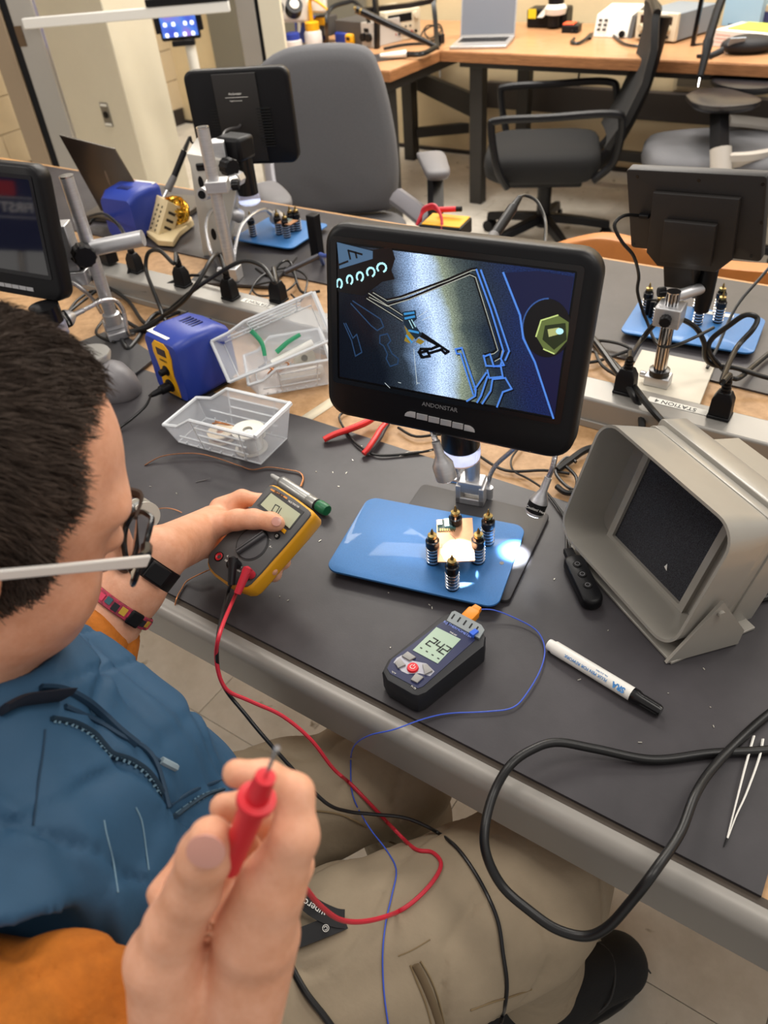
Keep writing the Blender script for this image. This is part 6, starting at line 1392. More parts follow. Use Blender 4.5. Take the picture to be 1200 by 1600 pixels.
p2_, c2 = pad(gt, [(398, 285), (428, 281), (452, 300), (452, 314), (420, 318), (404, 305)], .03, mt=mat('grey arm pad'), d=2.2)
m = MB(); m.cyl((c2.x, c2.y, c2.z-.03), (c2.x, c2.y, c2.z-.25), .026, n=4); m.build('arm_post', BLK, gt)
m = MB(); m.tube([D(618, 306, 2.5), D(640, 322, 2.45), D(668, 345, 2.38)], .03, 8, flat=.5); m.build('arm_support', GRM, gt)
m = MB(); m.tube([D(420, 250, 2.5), D(424, 285, 2.45), D(432, 330, 2.40)], .022, 8, flat=.5); m.build('arm_support', GRM, gt)
# black mesh chair
bb_ = V((-1.47, 3.42, 0)); bf = V((-.92, -.39, 0)).normalized(); bl = V((-bf.y, bf.x, 0))
BCM = Matrix(((bf.x, bl.x, 0, bb_.x), (bf.y, bl.y, 0, bb_.y), (0, 0, 1, 0), (0, 0, 0, 1)))
bt = thing('office_chair', 'black mesh backed office chair turned sideways by the far desk', 'chair', bb_)
star(bt, bb_, .31, BLK, a0=.5)
m = MB(); m.cyl(bb_+V((0, 0, .08)), bb_+V((0, 0, .28)), .032, n=16); m.cyl(bb_+V((0, 0, .28)), bb_+V((0, 0, .36)), .018, n=14); m.build('gas_lift', BLK, bt)
cushion(bt, BCM @ T4((.02, 0, .435)), rrect(.50, .48, .10, 5), .10, 'seat', BLKF)
m = MB(BCM); m.box(-.16, .16, -.12, .12, .29, .34); m.build('tilt_mechanism', BLK, bt, bevel=.01)
NET = mat('black chair mesh', '1a1a1b', .8, bump=.5, bscale=700)
bm2 = BCM @ T4((-.25, 0, .49)) @ RY(-19)
m = MB(bm2)
rg = []
for z, wd, dx in ((-.02, .20, .0), (.10, .225, -.025), (.25, .235, -.03), (.36, .225, -.01), (.45, .205, .03), (.48, .18, .035)):
    rg.append([(dx+ex, y, z) for ex, y in ((.012, -wd), (-.002, -wd*.5), (-.008, 0), (-.002, wd*.5), (.012, wd), (-.015, wd), (-.03, wd*.5), (-.036, 0), (-.03, -wd*.5), (-.015, -wd))])
m.loft(rg); m.build('backrest', NET, bt, smooth=50)
m = MB(bm2); m.tube([(-.03, 0, .45), (-.07, 0, .2), (-.06, 0, -.02), (-.02, 0, -.14), (.06, 0, -.19)], .035, 8, flat=.6); m.build('back_spine', BLK, bt)
m = MB(bm2); m.tube([(.03, -.19, .47), (.045, 0, .49), (.03, .19, .47)], .016, 8); m.build('top_rim', BLK, bt)
for s in (-1, 1):
    m = MB(BCM @ T4((0, 0, -.075))); m.tube([(.16, s*.24, .41), (.20, s*.29, .50), (.23, s*.29, .66), (.20, s*.29, .69), (.0, s*.29, .695), (-.24, s*.28, .70), (-.29, s*.25, .66), (-.28, s*.2, .50), (-.2, s*.2, .42)], .016, 8); m.build('armrest', BLK, bt)
# grey chair on the right
rb_ = G(1130, 235, .47); rbase = V((rb_.x, rb_.y, 0)); rt = thing('office_chair', 'grey seated office chair with black arm pads at the right edge', 'chair', rbase)
RCM = Matrix(((bf.x, bl.x, 0, rbase.x), (bf.y, bl.y, 0, rbase.y), (0, 0, 1, 0), (0, 0, 0, 1)))
cushion(rt, RCM @ T4((0, 0, .48)), [(p.x, p.y) for p in smooth_pts([(x, y, 0) for x, y in ((.30, .05), (.26, .2), (.05, .26), (-.22, .24), (-.26, 0), (-.22, -.24), (.05, -.26), (.26, -.2), (.31, -.05), (.30, .05))], 4)[:-1]], .09, 'seat', GREYF)
star(rt, rbase, .30, BLK, a0=.2)
m = MB(); m.cyl(rbase+V((0, 0, .1)), rbase+V((0, 0, .42)), .03, n=16); m.build('gas_lift', BLK, rt)
PADM = mat('glossy black arm pad', '242326', .3)
pd, c1 = pad(rt, [(1072, 146), (1088, 138), (1130, 136), (1165, 144), (1190, 152), (1175, 160), (1120, 164), (1085, 158)], .035, mt=PADM, d=2.94)
m = MB(); m.cyl(D(1124, 165, 2.95), D(1124, 238, 2.87), .034, n=4); m.build('arm_post', BLK, rt)
pd, c2 = pad(rt, [(1110, 118), (1130, 112), (1175, 112), (1215, 118), (1215, 132), (1160, 136), (1120, 128)], .035, mt=PADM, d=3.1)
LGM = mat('pale grey moulded arm', 'a8a29a', .45)
m = MB(); m.tube([D(1126, 232, 2.86), D(1127, 285, 2.88)], .038, 12, k=1); m.build('arm_socket', LGM, rt)
m = MB(); m.tube([D(1130, 252, 2.87), D(1165, 250, 2.9), D(1210, 242, 2.95)], .042, 8, flat=.6); m.build('arm_support', LGM, rt)
m = MB(); m.tube([D(1140, 188, 3.14), D(1165, 190, 3.14), D(1210, 196, 3.14)], .026, 8, flat=.5); m.build('arm_support', LGM, rt)
RBk = RCM @ T4((-.36, 0, .52)) @ RY(-8)
m = MB(RBk); m.box(-.04, .02, -.23, .23, 0, .5); m.build('backrest', BLKF, rt, bevel=.03)
m = MB(RCM); m.tube([(-.1, 0, .40), (-.3, 0, .40), (-.40, 0, .5), (-.42, 0, .75)], .04, 8, flat=.6); m.build('back_spine', BLK, rt)
# orange brown lounge chair beyond the bench
OR = mat('orange tan leather', 'b8763a', .5, noise=.1, nscale=30, bump=.1, bscale=300)
ot = thing('lounge_chair', 'orange tan chair back rising behind the far bench edge', 'chair', (-.45, 1.86, 0))
OM = pframe(YP(1000, 420, 1.72), (1, 0, 0), (0, 0, 1))
oq = pp([(835, 392), (860, 376), (900, 364), (940, 359), (990, 368), (1040, 384), (1100, 400), (1160, 408), (1215, 412)], OM)
oq = [(x, y-.02) for x, y in oq]; zmin = -.45
poly = [(p.x, p.y) for p in smooth_pts([(x, y, 0) for x, y in oq], 4)]
poly = [(poly[0][0], zmin)]+poly+[(poly[-1][0], zmin)]
m = MB(OM); m.prism(poly[::-1], -.05, 0, .01); m.build('backrest', OR, ot, smooth=40)
m = MB(); m.box(-.78, .0, 1.86, 2.3, .25, .42); m.build('seat', OR, ot, bevel=.03)
for x in (-.72, -.06):
    for y in (1.82, 2.25):
        m = MB(); m.box(x-.02, x+.02, y-.02, y+.02, 0, .26); m.build('leg', BLK, ot)
# ================================================================ PERSON
from mathutils.bvhtree import BVHTree
def field(prims, lo, hi, h, warp=None):
    lo = np.array(lo, np.float32); n = np.ceil((np.array(hi)-lo)/h).astype(int)+1
    d = np.full(n, .2, np.float32)
    ax = [lo[i]+h*np.arange(n[i], dtype=np.float32) for i in range(3)]
    for pr in prims:
        kind, k = pr[0], pr[-1]
        if kind == 'cone': a, b, ra, rb = np.array(pr[1]), np.array(pr[2]), pr[3], pr[4]; rm = max(ra, rb); bl, bh = np.minimum(a, b)-rm, np.maximum(a, b)+rm
        else: c, A, r = np.array(pr[1]), np.array(pr[2]), np.array(pr[3]); rm = r.max(); bl, bh = c-rm, c+rm
        mg = k*1.2+4*h; i0 = np.clip(((bl-mg-lo)/h).astype(int), 0, n); i1 = np.clip(((bh+mg-lo)/h).astype(int)+2, 0, n)
        if (i1 <= i0).any(): continue
        sl = tuple(slice(p, q) for p, q in zip(i0, i1))
        X, Y, Z = np.meshgrid(ax[0][sl[0]], ax[1][sl[1]], ax[2][sl[2]], indexing='ij', sparse=True)
        if kind == 'cone':
            ba = (b-a).astype(np.float32); L2 = float(ba@ba) or 1e-9
            t = np.clip(((X-a[0])*ba[0]+(Y-a[1])*ba[1]+(Z-a[2])*ba[2])/L2, 0, 1)
            di = np.sqrt((X-a[0]-ba[0]*t)**2+(Y-a[1]-ba[1]*t)**2+(Z-a[2]-ba[2]*t)**2)-(ra+(rb-ra)*t)
        else:
            q = [(X-c[0])*A[i][0]+(Y-c[1])*A[i][1]+(Z-c[2])*A[i][2] for i in range(3)]
            k0 = np.sqrt((q[0]/r[0])**2+(q[1]/r[1])**2+(q[2]/r[2])**2); k1 = np.sqrt((q[0]/r[0]**2)**2+(q[1]/r[1]**2)**2+(q[2]/r[2]**2)**2)
            di = k0*(k0-1)/np.maximum(k1, 1e-6)
        cur = d[sl]
        if kind == 'cut':
            hh = np.clip(.5-.5*(cur+di)/k, 0, 1); d[sl] = cur*(1-hh)+(-di)*hh+k*hh*(1-hh)
        else:
            hh = np.clip(.5+.5*(cur-di)/k, 0, 1); d[sl] = cur*(1-hh)+di*hh-k*hh*(1-hh)
    if warp is not None:
        X, Y, Z = np.meshgrid(*ax, indexing='ij', sparse=True); near = np.abs(d) < .03; w = warp(X, Y, Z); d = np.where(near, d+w, d)
    return d, lo
def nets(d, lo, h):
    ins = d < 0; n = d.shape
    cnt = np.zeros([v-1 for v in n], np.int8)
    offs = [(i, j, k) for i in (0, 1) for j in (0, 1) for k in (0, 1)]
    for i, j, k in offs: cnt += ins[i:n[0]-1+i, j:n[1]-1+j, k:n[2]-1+k]
    act = (cnt > 0) & (cnt < 8); idx = np.argwhere(act); cid = np.full(act.shape, -1, np.int32); cid[act] = np.arange(len(idx))
    val = np.stack([d[idx[:, 0]+i, idx[:, 1]+j, idx[:, 2]+k] for i, j, k in offs], 1)
    acc = np.zeros((len(idx), 3)); num = np.zeros(len(idx))
    for a in range(8):
        for b in range(a+1, 8):
            oa, ob = np.array(offs[a]), np.array(offs[b])
            if np.abs(oa-ob).sum() != 1: continue
            va, vb = val[:, a], val[:, b]; m = (va < 0) != (vb < 0); t = np.where(m, va/np.where(m, va-vb, 1), 0)
            acc += np.where(m[:, None], oa+(ob-oa)*t[:, None], 0); num += m
    verts = (idx+acc/num[:, None])*h+lo
    faces = []
    for ax in range(3):
        s0 = [slice(None)]*3; s1 = [slice(None)]*3; s0[ax] = slice(0, -1); s1[ax] = slice(1, None)
        e = np.argwhere(ins[tuple(s0)] != ins[tuple(s1)]); o1, o2 = [(1, 2), (2, 0), (0, 1)][ax]
        ok = (e[:, o1] > 0) & (e[:, o2] > 0) & (e[:, o1] < n[o1]-1) & (e[:, o2] < n[o2]-1); e = e[ok]
        q = []
        for da, db in ((0, 0), (1, 0), (1, 1), (0, 1)):
            c = e.copy(); c[:, o1] -= da; c[:, o2] -= db; q.append(cid[c[:, 0], c[:, 1], c[:, 2]])
        f = np.stack(q, 1); flip = ins[tuple(s0)][e[:, 0], e[:, 1], e[:, 2]]; f[~flip] = f[~flip][:, ::-1]; faces.append(f[(f >= 0).all(1)])
    return verts, np.concatenate(faces)
def np_mesh(name, verts, faces, mt, parent, smooth=True):
    me = bpy.data.meshes.new(name); nv, nf, k = len(verts), len(faces), faces.shape[1]
    me.vertices.add(nv); me.vertices.foreach_set('co', (verts-np.array(parent['org'])).astype(np.float32).ravel())
    me.loops.add(nf*k); me.loops.foreach_set('vertex_index', faces.astype(np.int32).ravel())
    me.polygons.add(nf); me.polygons.foreach_set('loop_start', np.arange(0, nf*k, k, dtype=np.int32))
    if smooth: me.polygons.foreach_set('use_smooth', np.ones(nf, bool))
    me.update(calc_edges=True); me.validate(); me.materials.append(mt)
    o = bpy.data.objects.new(name, me); COL.objects.link(o); o.parent = parent; o['org'] = parent['org']; return o
def sdf_obj(name, prims, h, mt, parent, warp=None, pad=.02):
    lo = np.full(3, 9.); hi = np.full(3, -9.)
    for pr in prims:
        if pr[0] == 'cut': continue
        if pr[0] == 'cone': P = [np.array(pr[1])-pr[3], np.array(pr[1])+pr[3], np.array(pr[2])-pr[4], np.array(pr[2])+pr[4]]
        else: P = [np.array(pr[1])-max(pr[3]), np.array(pr[1])+max(pr[3])]
        for p in P: lo = np.minimum(lo, p); hi = np.maximum(hi, p)
    d, lo = field(prims, lo-pad, hi+pad, h, warp); v, f = nets(d, lo, h)
    return np_mesh(name, v, f, mt, parent), BVHTree.FromPolygons([tuple(p) for p in v], [tuple(q) for q in f])
def cone(a, b, ra, rb, k=.01): return ('cone', tuple(a), tuple(b), ra, rb, k)
def chain(pts, k=.008): return [cone(p[0], q[0], p[1], q[1], k) for p, q in zip(pts, pts[1:])]
SKIN = mat('skin', 'dea88b', .48, noise=.08, nscale=55, col2='d19574', bump=.12, bscale=350, sss=.12, spec=.35)
NAILM = mat('finger nail', 'c48e80', .3, coat=.2)
HAIRM = mat('dark brown hair', '4a3e36', .7, noise=.4, nscale=60, spec=.25)
VESTM = mat('blue teal vest fabric', '2f5270', .62, noise=.14, nscale=8, bump=.5, bscale=40, spec=.3)
SLEEVE = mat('orange sweater knit', 'b8691a', .85, noise=.15, nscale=120, bump=.4, bscale=260)
KHAKI = mat('khaki trouser cotton', '968771', .85, noise=.10, nscale=18, bump=.3, bscale=90)
person = thing('person', 'seated person in blue vest and khaki trousers measuring with probe and multimeter', 'person', (-.45, .1, 0))
# ---- head frame: right, forward, up
HO = V((-.4553, .1544, 1.153)); HR = V((.9509, -.3001, -.0759)); HFd = V((.2208, .8295, -.513)); HU = V((.2169, .471, .855))
def hl(r, f, u): return HO+HR*r+HFd*f+HU*u
HA = [tuple(HR), tuple(HFd), tuple(HU)]
def hell(c, r, k=.02, kind='ell'): return (kind, tuple(hl(*c)), HA, r, k)
body = [hell((0, -.005, .045), (.074, .094, .084)), hell((0, .046, -.015), (.058, .046, .078), .03), hell((0, .058, -.078), (.040, .034, .032), .035),
        hell((0, .02, -.055), (.060, .055, .045), .03), hell((.040, .056, -.038), (.022, .020, .022), .02), hell((-.040, .056, -.038), (.022, .020, .022), .02),
        hell((.028, .074, .033), (.026, .012, .009), .02), hell((-.028, .074, .033), (.026, .012, .009), .02)]
body += [cone(hl(0, .094, .015), hl(0, .112, -.030), .008, .0115, .012), cone(hl(-.012, .098, -.034), hl(.012, .098, -.034), .008, .008, .01)]
body += [hell((.038, .098, .004), (.024, .014, .013), .014, 'cut'), hell((-.038, .098, .004), (.024, .014, .013), .014, 'cut'),
         hell((.032, .080, .003), (.014, .013, .012), .004), hell((-.032, .080, .003), (.014, .013, .012), .004)]
body += [cone(hl(-.022, .088, -.062), hl(.022, .088, -.062), .006, .006, .008), cone(hl(-.018, .088, -.071), hl(.018, .088, -.071), .0065, .0065, .006)]
for s in (-1, 1):      # ears
    body += [hell((s*.078, -.022, -.004), (.007, .018, .030), .006), hell((s*.084, -.018, -.002), (.006, .010, .018), .004, 'cut'), hell((s*.076, -.014, -.030), (.006, .009, .010), .006)]
NB_ = V((-.50, .065, 1.02))
body += [cone(hl(0, -.02, -.04), NB_, .056, .060, .03), cone(hl(0, .01, -.07), NB_+V((.01, .03, 0)), .045, .05, .03), cone(NB_, (-.49, .05, .92), .07, .10, .04)]
# inner torso and arms (under the clothes) keep the body one figure
SHR, ELR, WRR = V((-.325, -.01, .965)), V((-.245, -.055, .76)), D(312, 1650, .425)
SHL, ELL, WRL = V((-.655, .13, .965)), D(40, 1135, .79), D(248, 868, .83)
body += [cone((-.49, .05, .92), D(40, 1640, .50), .05, .034, .03), cone(D(40, 1640, .50), ELR, .034, .036, .02), cone((-.49, .05, .92), SHL, .06, .05, .03), cone(SHL, ELL, .048, .042, .02)]
fm = ELR.lerp(WRR, .3); body += [cone(ELR, fm, .040, .044, .02), cone(fm, WRR, .044, .031, .02)]
fm = ELL.lerp(WRL, .3); body += [cone(ELL, fm, .038, .043, .02), cone(fm, ELL.lerp(WRL, .8), .043, .031, .02), cone(ELL.lerp(WRL, .8), WRL, .031, .0265, .015)]
# ---- right hand round the probe
pr0, pr1 = D(401, 1248, .340), D(262, 1590, .470); pax = (pr1-pr0).normalized()
rh = [cone(D(352, 1640, .42), D(405, 1460, .400), .027, .0215, .012), cone(D(285, 1640, .428), D(330, 1500, .425), .028, .025, .010), cone(D(330, 1560, .43), D(395, 1440, .43), .026, .022, .010), cone(D(340, 1600, .435), D(360, 1440, .45), .024, .02, .010)]
rh += chain([(D(275, 1610, .410), .024), (D(256, 1500, .396), .0195), (D(272, 1448, .387), .0150), (D(302, 1392, .376), .0133), (D(320, 1338, .364), .0128), (D(329, 1312, .358), .0108)], .0045)       # thumb
rh += chain([(D(398, 1458, .394), .0215), (D(424, 1385, .383), .0170), (D(461, 1307, .372), .0112)], .0045)                                                                 # index
rh += chain([(D(461, 1307, .372), .0112), (D(460, 1240, .376), .0092)], .005)+chain([(D(460, 1240, .376), .0092), (D(415, 1216, .373), .0082), (D(369, 1208, .368), .0068)], .005)
rh += chain([(D(405, 1455, .42), .018), (D(455, 1352, .415), .0115), (D(430, 1285, .412), .0095), (D(385, 1262, .402), .0085), (D(350, 1262, .392), .0075)], .005)             # middle
rh += chain([(D(385, 1470, .435), .018), (D(430, 1375, .438), .011), (D(372, 1300, .428), .0092), (D(300, 1345, .415), .0088), (D(252, 1396, .405), .0078)], .005)              # ring
rh += chain([(D(360, 1500, .445), .016), (D(395, 1420, .450), .010), (D(345, 1375, .442), .0085), (D(290, 1410, .43), .0075)], .005)                                         # little
body += rh
# ---- left hand under the meter, thumb across its face
def LH(px, py, z): return DMX @ V((*onp(px, py, DMX, z), z))
body += [cone(WRL, LH(318, 838, -.022), .0265, .026, .016), cone(WRL+V((0, 0, .006)), LH(330, 812, -.008), .022, .018, .014), cone(LH(318, 838, -.022), LH(360, 822, -.045), .024, .017, .014), cone(LH(330, 830, -.025), LH(372, 792, -.038), .022, .014, .014)]
body += chain([(LH(305, 836, -.006), .020), (LH(342, 818, .009), .0145), (LH(372, 812, .0135), .0118), (LH(396, 811, .0138), .0112), (LH(424, 815, .0125), .0102), (LH(434, 818, .0118), .0088)], .008)
body += chain([(LH(345, 795, -.026), .0155), (LH(378, 778, -.026), .0105), (LH(412, 783, -.034), .0088), (LH(440, 800, -.037), .0080)], .006)
for a, b, c_, d_ in (((372, 812), (430, 842), (448, 855), (440, 862)), ((362, 832), (412, 868), (442, 878), (438, 872)), ((350, 850), (398, 888), (428, 897), (425, 890))):
    body += chain([(LH(*a, -.040), .013), (LH(*b, -.041), .0095), (LH(*c_, -.034), .0085), (LH(*d_, -.016), .0072)], .006)
bo, bv_body = sdf_obj('body', body, .0024, SKIN, person)
# nails
def nail(px, py, tdir, w, l, par):
    c = V((0, 0, CAM_H)); d = ray(px, py).normalized(); h, n, i, _ = bv_body.ray_cast(c, d)
    if h is None: return
    t = V(tdir)-n*V(tdir).dot(n); M = frz(h+n*.0004, n, t)
    m = MB(M); m.prism([(l/2*math.cos(a)*(1 if abs(math.cos(a)) < .8 else .95), w/2*math.sin(a)) for a in [k*math.pi/10 for k in range(20)]], -.0012, .0006, .0004); o = m.build('nail', NAILM, par); return o
nail(322, 1330, D(329, 1312, .358)-D(302, 1392, .376), .0178, .0165, bo)
nail(432, 815, LH(440, 818, .01)-LH(400, 811, .01), .0115, .0125, bo)
# ---- probe in the right hand (part of the red test lead)
ringd = pr0
m = MB(frz(pr0, -pax, (1, 0, 0))); m.lathe([(.0058, -.058), (.0062, -.02), (.0064, -.003), (.0088, -.0025), (.0091, -.001), (.0088, .001), (.0056, .0015), (.0050, .010), (.0046, .017), (.0034, .0172)], 26); ph = m.build('probe_handle', RED, red_lead)
m = MB(frz(pr0, -pax, (1, 0, 0))); m.lathe([(.0009, .016), (.0009, .034), (.0014, .0345), (.0014, .0375), (.0004, .0385)], 12); m.build('probe_tip', STEEL, ph)
# ---- hair: scalp shell and strands
hm = [hell((0, -.012, .050), (.0795, .0975, .085), .01), hell((0, -.030, .0), (.080, .075, .075), .015), hell((.070, .012, .012), (.013, .016, .030), .012), hell((-.070, .012, .012), (.013, .016, .030), .012),
      hell((0, .150, -.02), (.10, .070, .092), .012, 'cut'), hell((.085, -.008, -.012), (.022, .022, .036), .008, 'cut'), hell((-.085, -.008, -.012), (.022, .022, .036), .008, 'cut')]
def hair_lim(r, u): return np.interp(u, [-.03, 0, .03, .05, .07, .09, .105, .12], [.016, .020, .014, .028, .024, .018, .032, .054]) + np.clip(.03-np.abs(r), 0, .03)*.5
def hair_warp(X, Y, Z):
    x, y, z = X-HO.x, Y-HO.y, Z-HO.z
    r = x*HR.x+y*HR.y+z*HR.z; f = x*HFd.x+y*HFd.y+z*HFd.z; u = x*HU.x+y*HU.y+z*HU.z
    return np.clip((f-hair_lim(r, u))*.9, 0, .03) + .0018*np.sin(X*310+Z*140)*np.sin(Y*270+Z*90)
hair, bv_hair = sdf_obj('hair', hm, .004, HAIRM, person, warp=hair_warp)
me = hair.data; nv = len(me.vertices); co = np.zeros(nv*3, np.float32); me.vertices.foreach_get('co', co); co = co.reshape(-1, 3)+np.array(person['org'])
no = np.zeros(nv*3, np.float32); me.vertices.foreach_get('normal', no); no = no.reshape(-1, 3)
rel = co-np.array(HO); lc_ = np.stack([rel@np.array(HR), rel@np.array(HFd), rel@np.array(HU)], 1)
rc = (np.abs(lc_[:, 0])/.082)**2+((lc_[:, 1]+.012)/.1)**2+((lc_[:, 2]-.05)/.09)**2
rg_ = np.random.default_rng(5); okv = np.where((lc_[:, 1] < hair_lim(lc_[:, 0], lc_[:, 2])+.004) & (rc > .8))[0]; sel = rg_.choice(okv, 26000)
p = co[sel]+rg_.normal(0, .0012, (len(sel), 3)); nn = no[sel]; l3 = lc_[sel]
flow = np.array(HFd)[None]*np.clip(.9+l3[:, 2:3]*2, .3, 1.2) - np.array(HU)[None]*np.clip(.75-l3[:, 2:3]*7, -.1, 1.2) + np.array(HR)[None]*np.sign(l3[:, :1])*.15
flow += rg_.normal(0, .22, p.shape); flow -= nn*(flow*nn).sum(1, keepdims=True); flow /= np.linalg.norm(flow, axis=1, keepdims=True)
front = np.clip((l3[:, 1]-.02)/.06, 0, 1); ln = (.007+.008*rg_.random(len(p))+.005*np.clip(l3[:, 2]/.1, 0, 1))[:, None]
ln *= np.where(l3[:, 2:3] < .02, .7, 1)*np.where(l3[:, 1:2] > .05, .7, 1)
rs = .00030+.00028*rg_.random(len(p))[:, None]; side = np.cross(nn, flow)
V_, F_ = [], []
segs = [(0, 0, 1), (.35, .30, .95), (.7, .48, .7), (1, .50, .12)]
for t, up_, wd in segs:
    c = p+flow*ln*t+nn*ln*up_*.75; dn = flow*.3+nn
    for k in range(3):
        a = 2*math.pi*k/3; V_.append(c+side*rs*wd*math.cos(a)+nn*rs*wd*math.sin(a))
V_ = np.stack(V_, 1); n_ = len(p); base_ = np.arange(n_)[:, None]*12
for s_ in range(3):
    for k in range(3):
        F_.append(base_+np.array([[s_*3+k, s_*3+(k+1) % 3, s_*3+3+(k+1) % 3, s_*3+3+k]]))
hs_ = np_mesh('strands', V_.reshape(-1, 3), np.concatenate(F_), HAIRM, person); hs_.parent = hair; hs_['kind'] = 'stuff'
# eyebrows
m = MB()
for s in (-1, 1):
    m = MB(); m.tube([hl(s*.012, .103, .026), hl(s*.03, .101, .033), hl(s*.050, .088, .028)], (.004, .002), 6, flat=.5); m.build('eyebrow', HAIRM, bo)
# ---- glasses
GW = mat('white spectacle temple', 'dedbd6', .3, coat=.3); GB = mat('black spectacle rim', '121214', .2)
gl = MB()
for s in (-1, 1):
    rim = [hl(s*(.037+.0285*math.cos(a)), .110-.018*max(0, math.cos(a)), -.006+.0250*math.sin(a)) for a in [k*math.pi/12 for k in range(25)]]
    m = MB(); m.tube(rim, .0021, 8, k=2); rm_ = m.build('glasses_rim', GB, person)
    m = MB(); c = rim[:-1]; m.add(c, [tuple(range(24))]); o = m.build('lens', mat('spectacle lens', 'ffffff', .02, trans=1, ior=1.05), rm_, smooth=0)
    m = MB(); m.tube([hl(s*.062, .095, .012), hl(s*.071, .090, .012), hl(s*.075, .085, .012)], .0042, 8); m.build('hinge', GB, rm_)
    m = MB(fr(hl(s*.0785, .088, .012), -HFd*.99+HR*s*.17+HU*.10, HU)); m.loft([[(x, y, z) for y, z in ((-.0015, -hh), (.0015, -hh), (.0015, hh), (-.0015, hh))] for x, hh in ((0, .0046), (.03, .0042), (.07, .0036), (.115, .0034))]); m.build('temple', GW, rm_, bevel=.001)
m = MB(); m.tube([hl(-.011, .112, .004), hl(0, .115, .007), hl(.011, .112, .004)], .0022, 8); m.build('glasses_bridge', GB, person)
# ---- vest
def crease(a, w): return np.maximum(0, 1-np.abs(np.sin(a))*w)
def wr(X, Y, Z): return .0055*crease(17*X+24*Z-9*Y+2.2*np.sin(13*Y+9*Z)+1.5*np.sin(22*X), 4)+.004*crease(21*Z-16*X+11*Y+2.5*np.sin(17*X-8*Z), 5)+.0045*np.sin(38*X+22*Z+3*np.sin(30*Y+14*Z))*np.sin(26*Z-18*Y+2*np.sin(25*X))+.0022*np.sin(90*Z+40*X+3*np.sin(50*Y))
vest = [cone((-.475, .07, .64), (-.47, .075, .80), .155, .160, .05), cone((-.47, .075, .80), (-.485, .06, .94), .155, .14, .05), cone((-.64, .125, .965), (-.345, .0, .965), .072, .070, .05),
        cone((-.425, .145, .70), (-.425, .125, .86), .095, .09, .05), cone((-.375, .085, .70), (-.385, .05, .90), .10, .10, .04), cone((-.52, .13, .72), (-.52, .12, .90), .10, .10, .04),
        cone((-.48, .11, .96), (-.475, .115, .985), .066, .058, .03), cone((-.52, .04, .98), (-.53, .03, 1.03), .07, .065, .03),
        ('cut', tuple(D(-20, 1606, .440)), [tuple(v) for v in frz((0, 0, 0), D(170, 1640, .46)-D(-90, 1588, .465)).to_3x3().transposed()], (.064, .064, .30), .012),
        ('cut', tuple(NB_+V((.015, .045, .05))), [(1, 0, 0), (0, 1, 0), (0, 0, 1)], (.066, .066, .12), .012)]
vo, bv_vest = sdf_obj('vest', vest, .0042, VESTM, person, wr)
# ---- sleeves
def wr2(X, Y, Z): return .004*crease(40*X-22*Y+20*Z+2*np.sin(30*Z), 3)+.005*crease(26*Z+18*X+12*Y+2.5*np.sin(18*Y+9*X), 3.5)+.0028*np.sin(70*Z+35*X+3*np.sin(40*Y))+.0018*np.sin(60*X-75*Y+2*np.sin(50*Z))
CUFL = ELL.lerp(WRL, .47); CUFR = ELR.lerp(WRR, .90)
sl = [cone(SHR.lerp(ELR, .4), ELR, .060, .062, .03), cone(ELR, ELR.lerp(WRR, .5), .060, .054, .03), cone(ELR.lerp(WRR, .5), CUFR, .054, .047, .02), cone(D(-90, 1588, .465), D(95, 1592, .462), .045, .044, .02), cone(D(95, 1592, .462), D(170, 1640, .46), .043, .043, .02)]
so, bv_slr = sdf_obj('sleeve', sl, .0038, SLEEVE, person, wr2)
sl = [cone(SHL.lerp(ELL, .3), ELL, .062, .056, .03), cone(ELL, CUFL, .055, .049, .02)]
sdf_obj('sleeve', sl, .0042, SLEEVE, person, wr2)
# ---- trousers
def wr3(X, Y, Z): return .0045*crease(15*X-19*Y+14*Z+2.4*np.sin(12*X+10*Y), 5)+.003*np.sin(30*X+42*Y-25*Z+3*np.sin(22*Z+18*X))*np.sin(28*X-20*Y)+.0016*np.sin(75*Y+40*Z+2*np.sin(45*X))
HPR, KNR, ANR = V((-.36, .06, .565)), V((-.125, .395, .575)), V((-.125, .435, .15))
HPL, KNL, ANL = V((-.55, .15, .565)), V((-.345, .425, .555)), V((-.34, .46, .15))
tr_ = [cone((-.46, .04, .58), HPR, .13, .115, .05), cone((-.46, .04, .58), HPL, .13, .105, .05), cone(HPR, KNR, .108, .076, .04), cone(KNR, ANR, .074, .066, .03), cone(HPL, KNL, .098, .072, .04), cone(KNL, ANL, .070, .064, .03),
       cone(HPR+V((.03, -.02, 0)), KNR+V((-.0, -.04, -.03)), .09, .07, .04)]
to, bv_tr = sdf_obj('trousers', tr_, .0048, KHAKI, person, wr3)
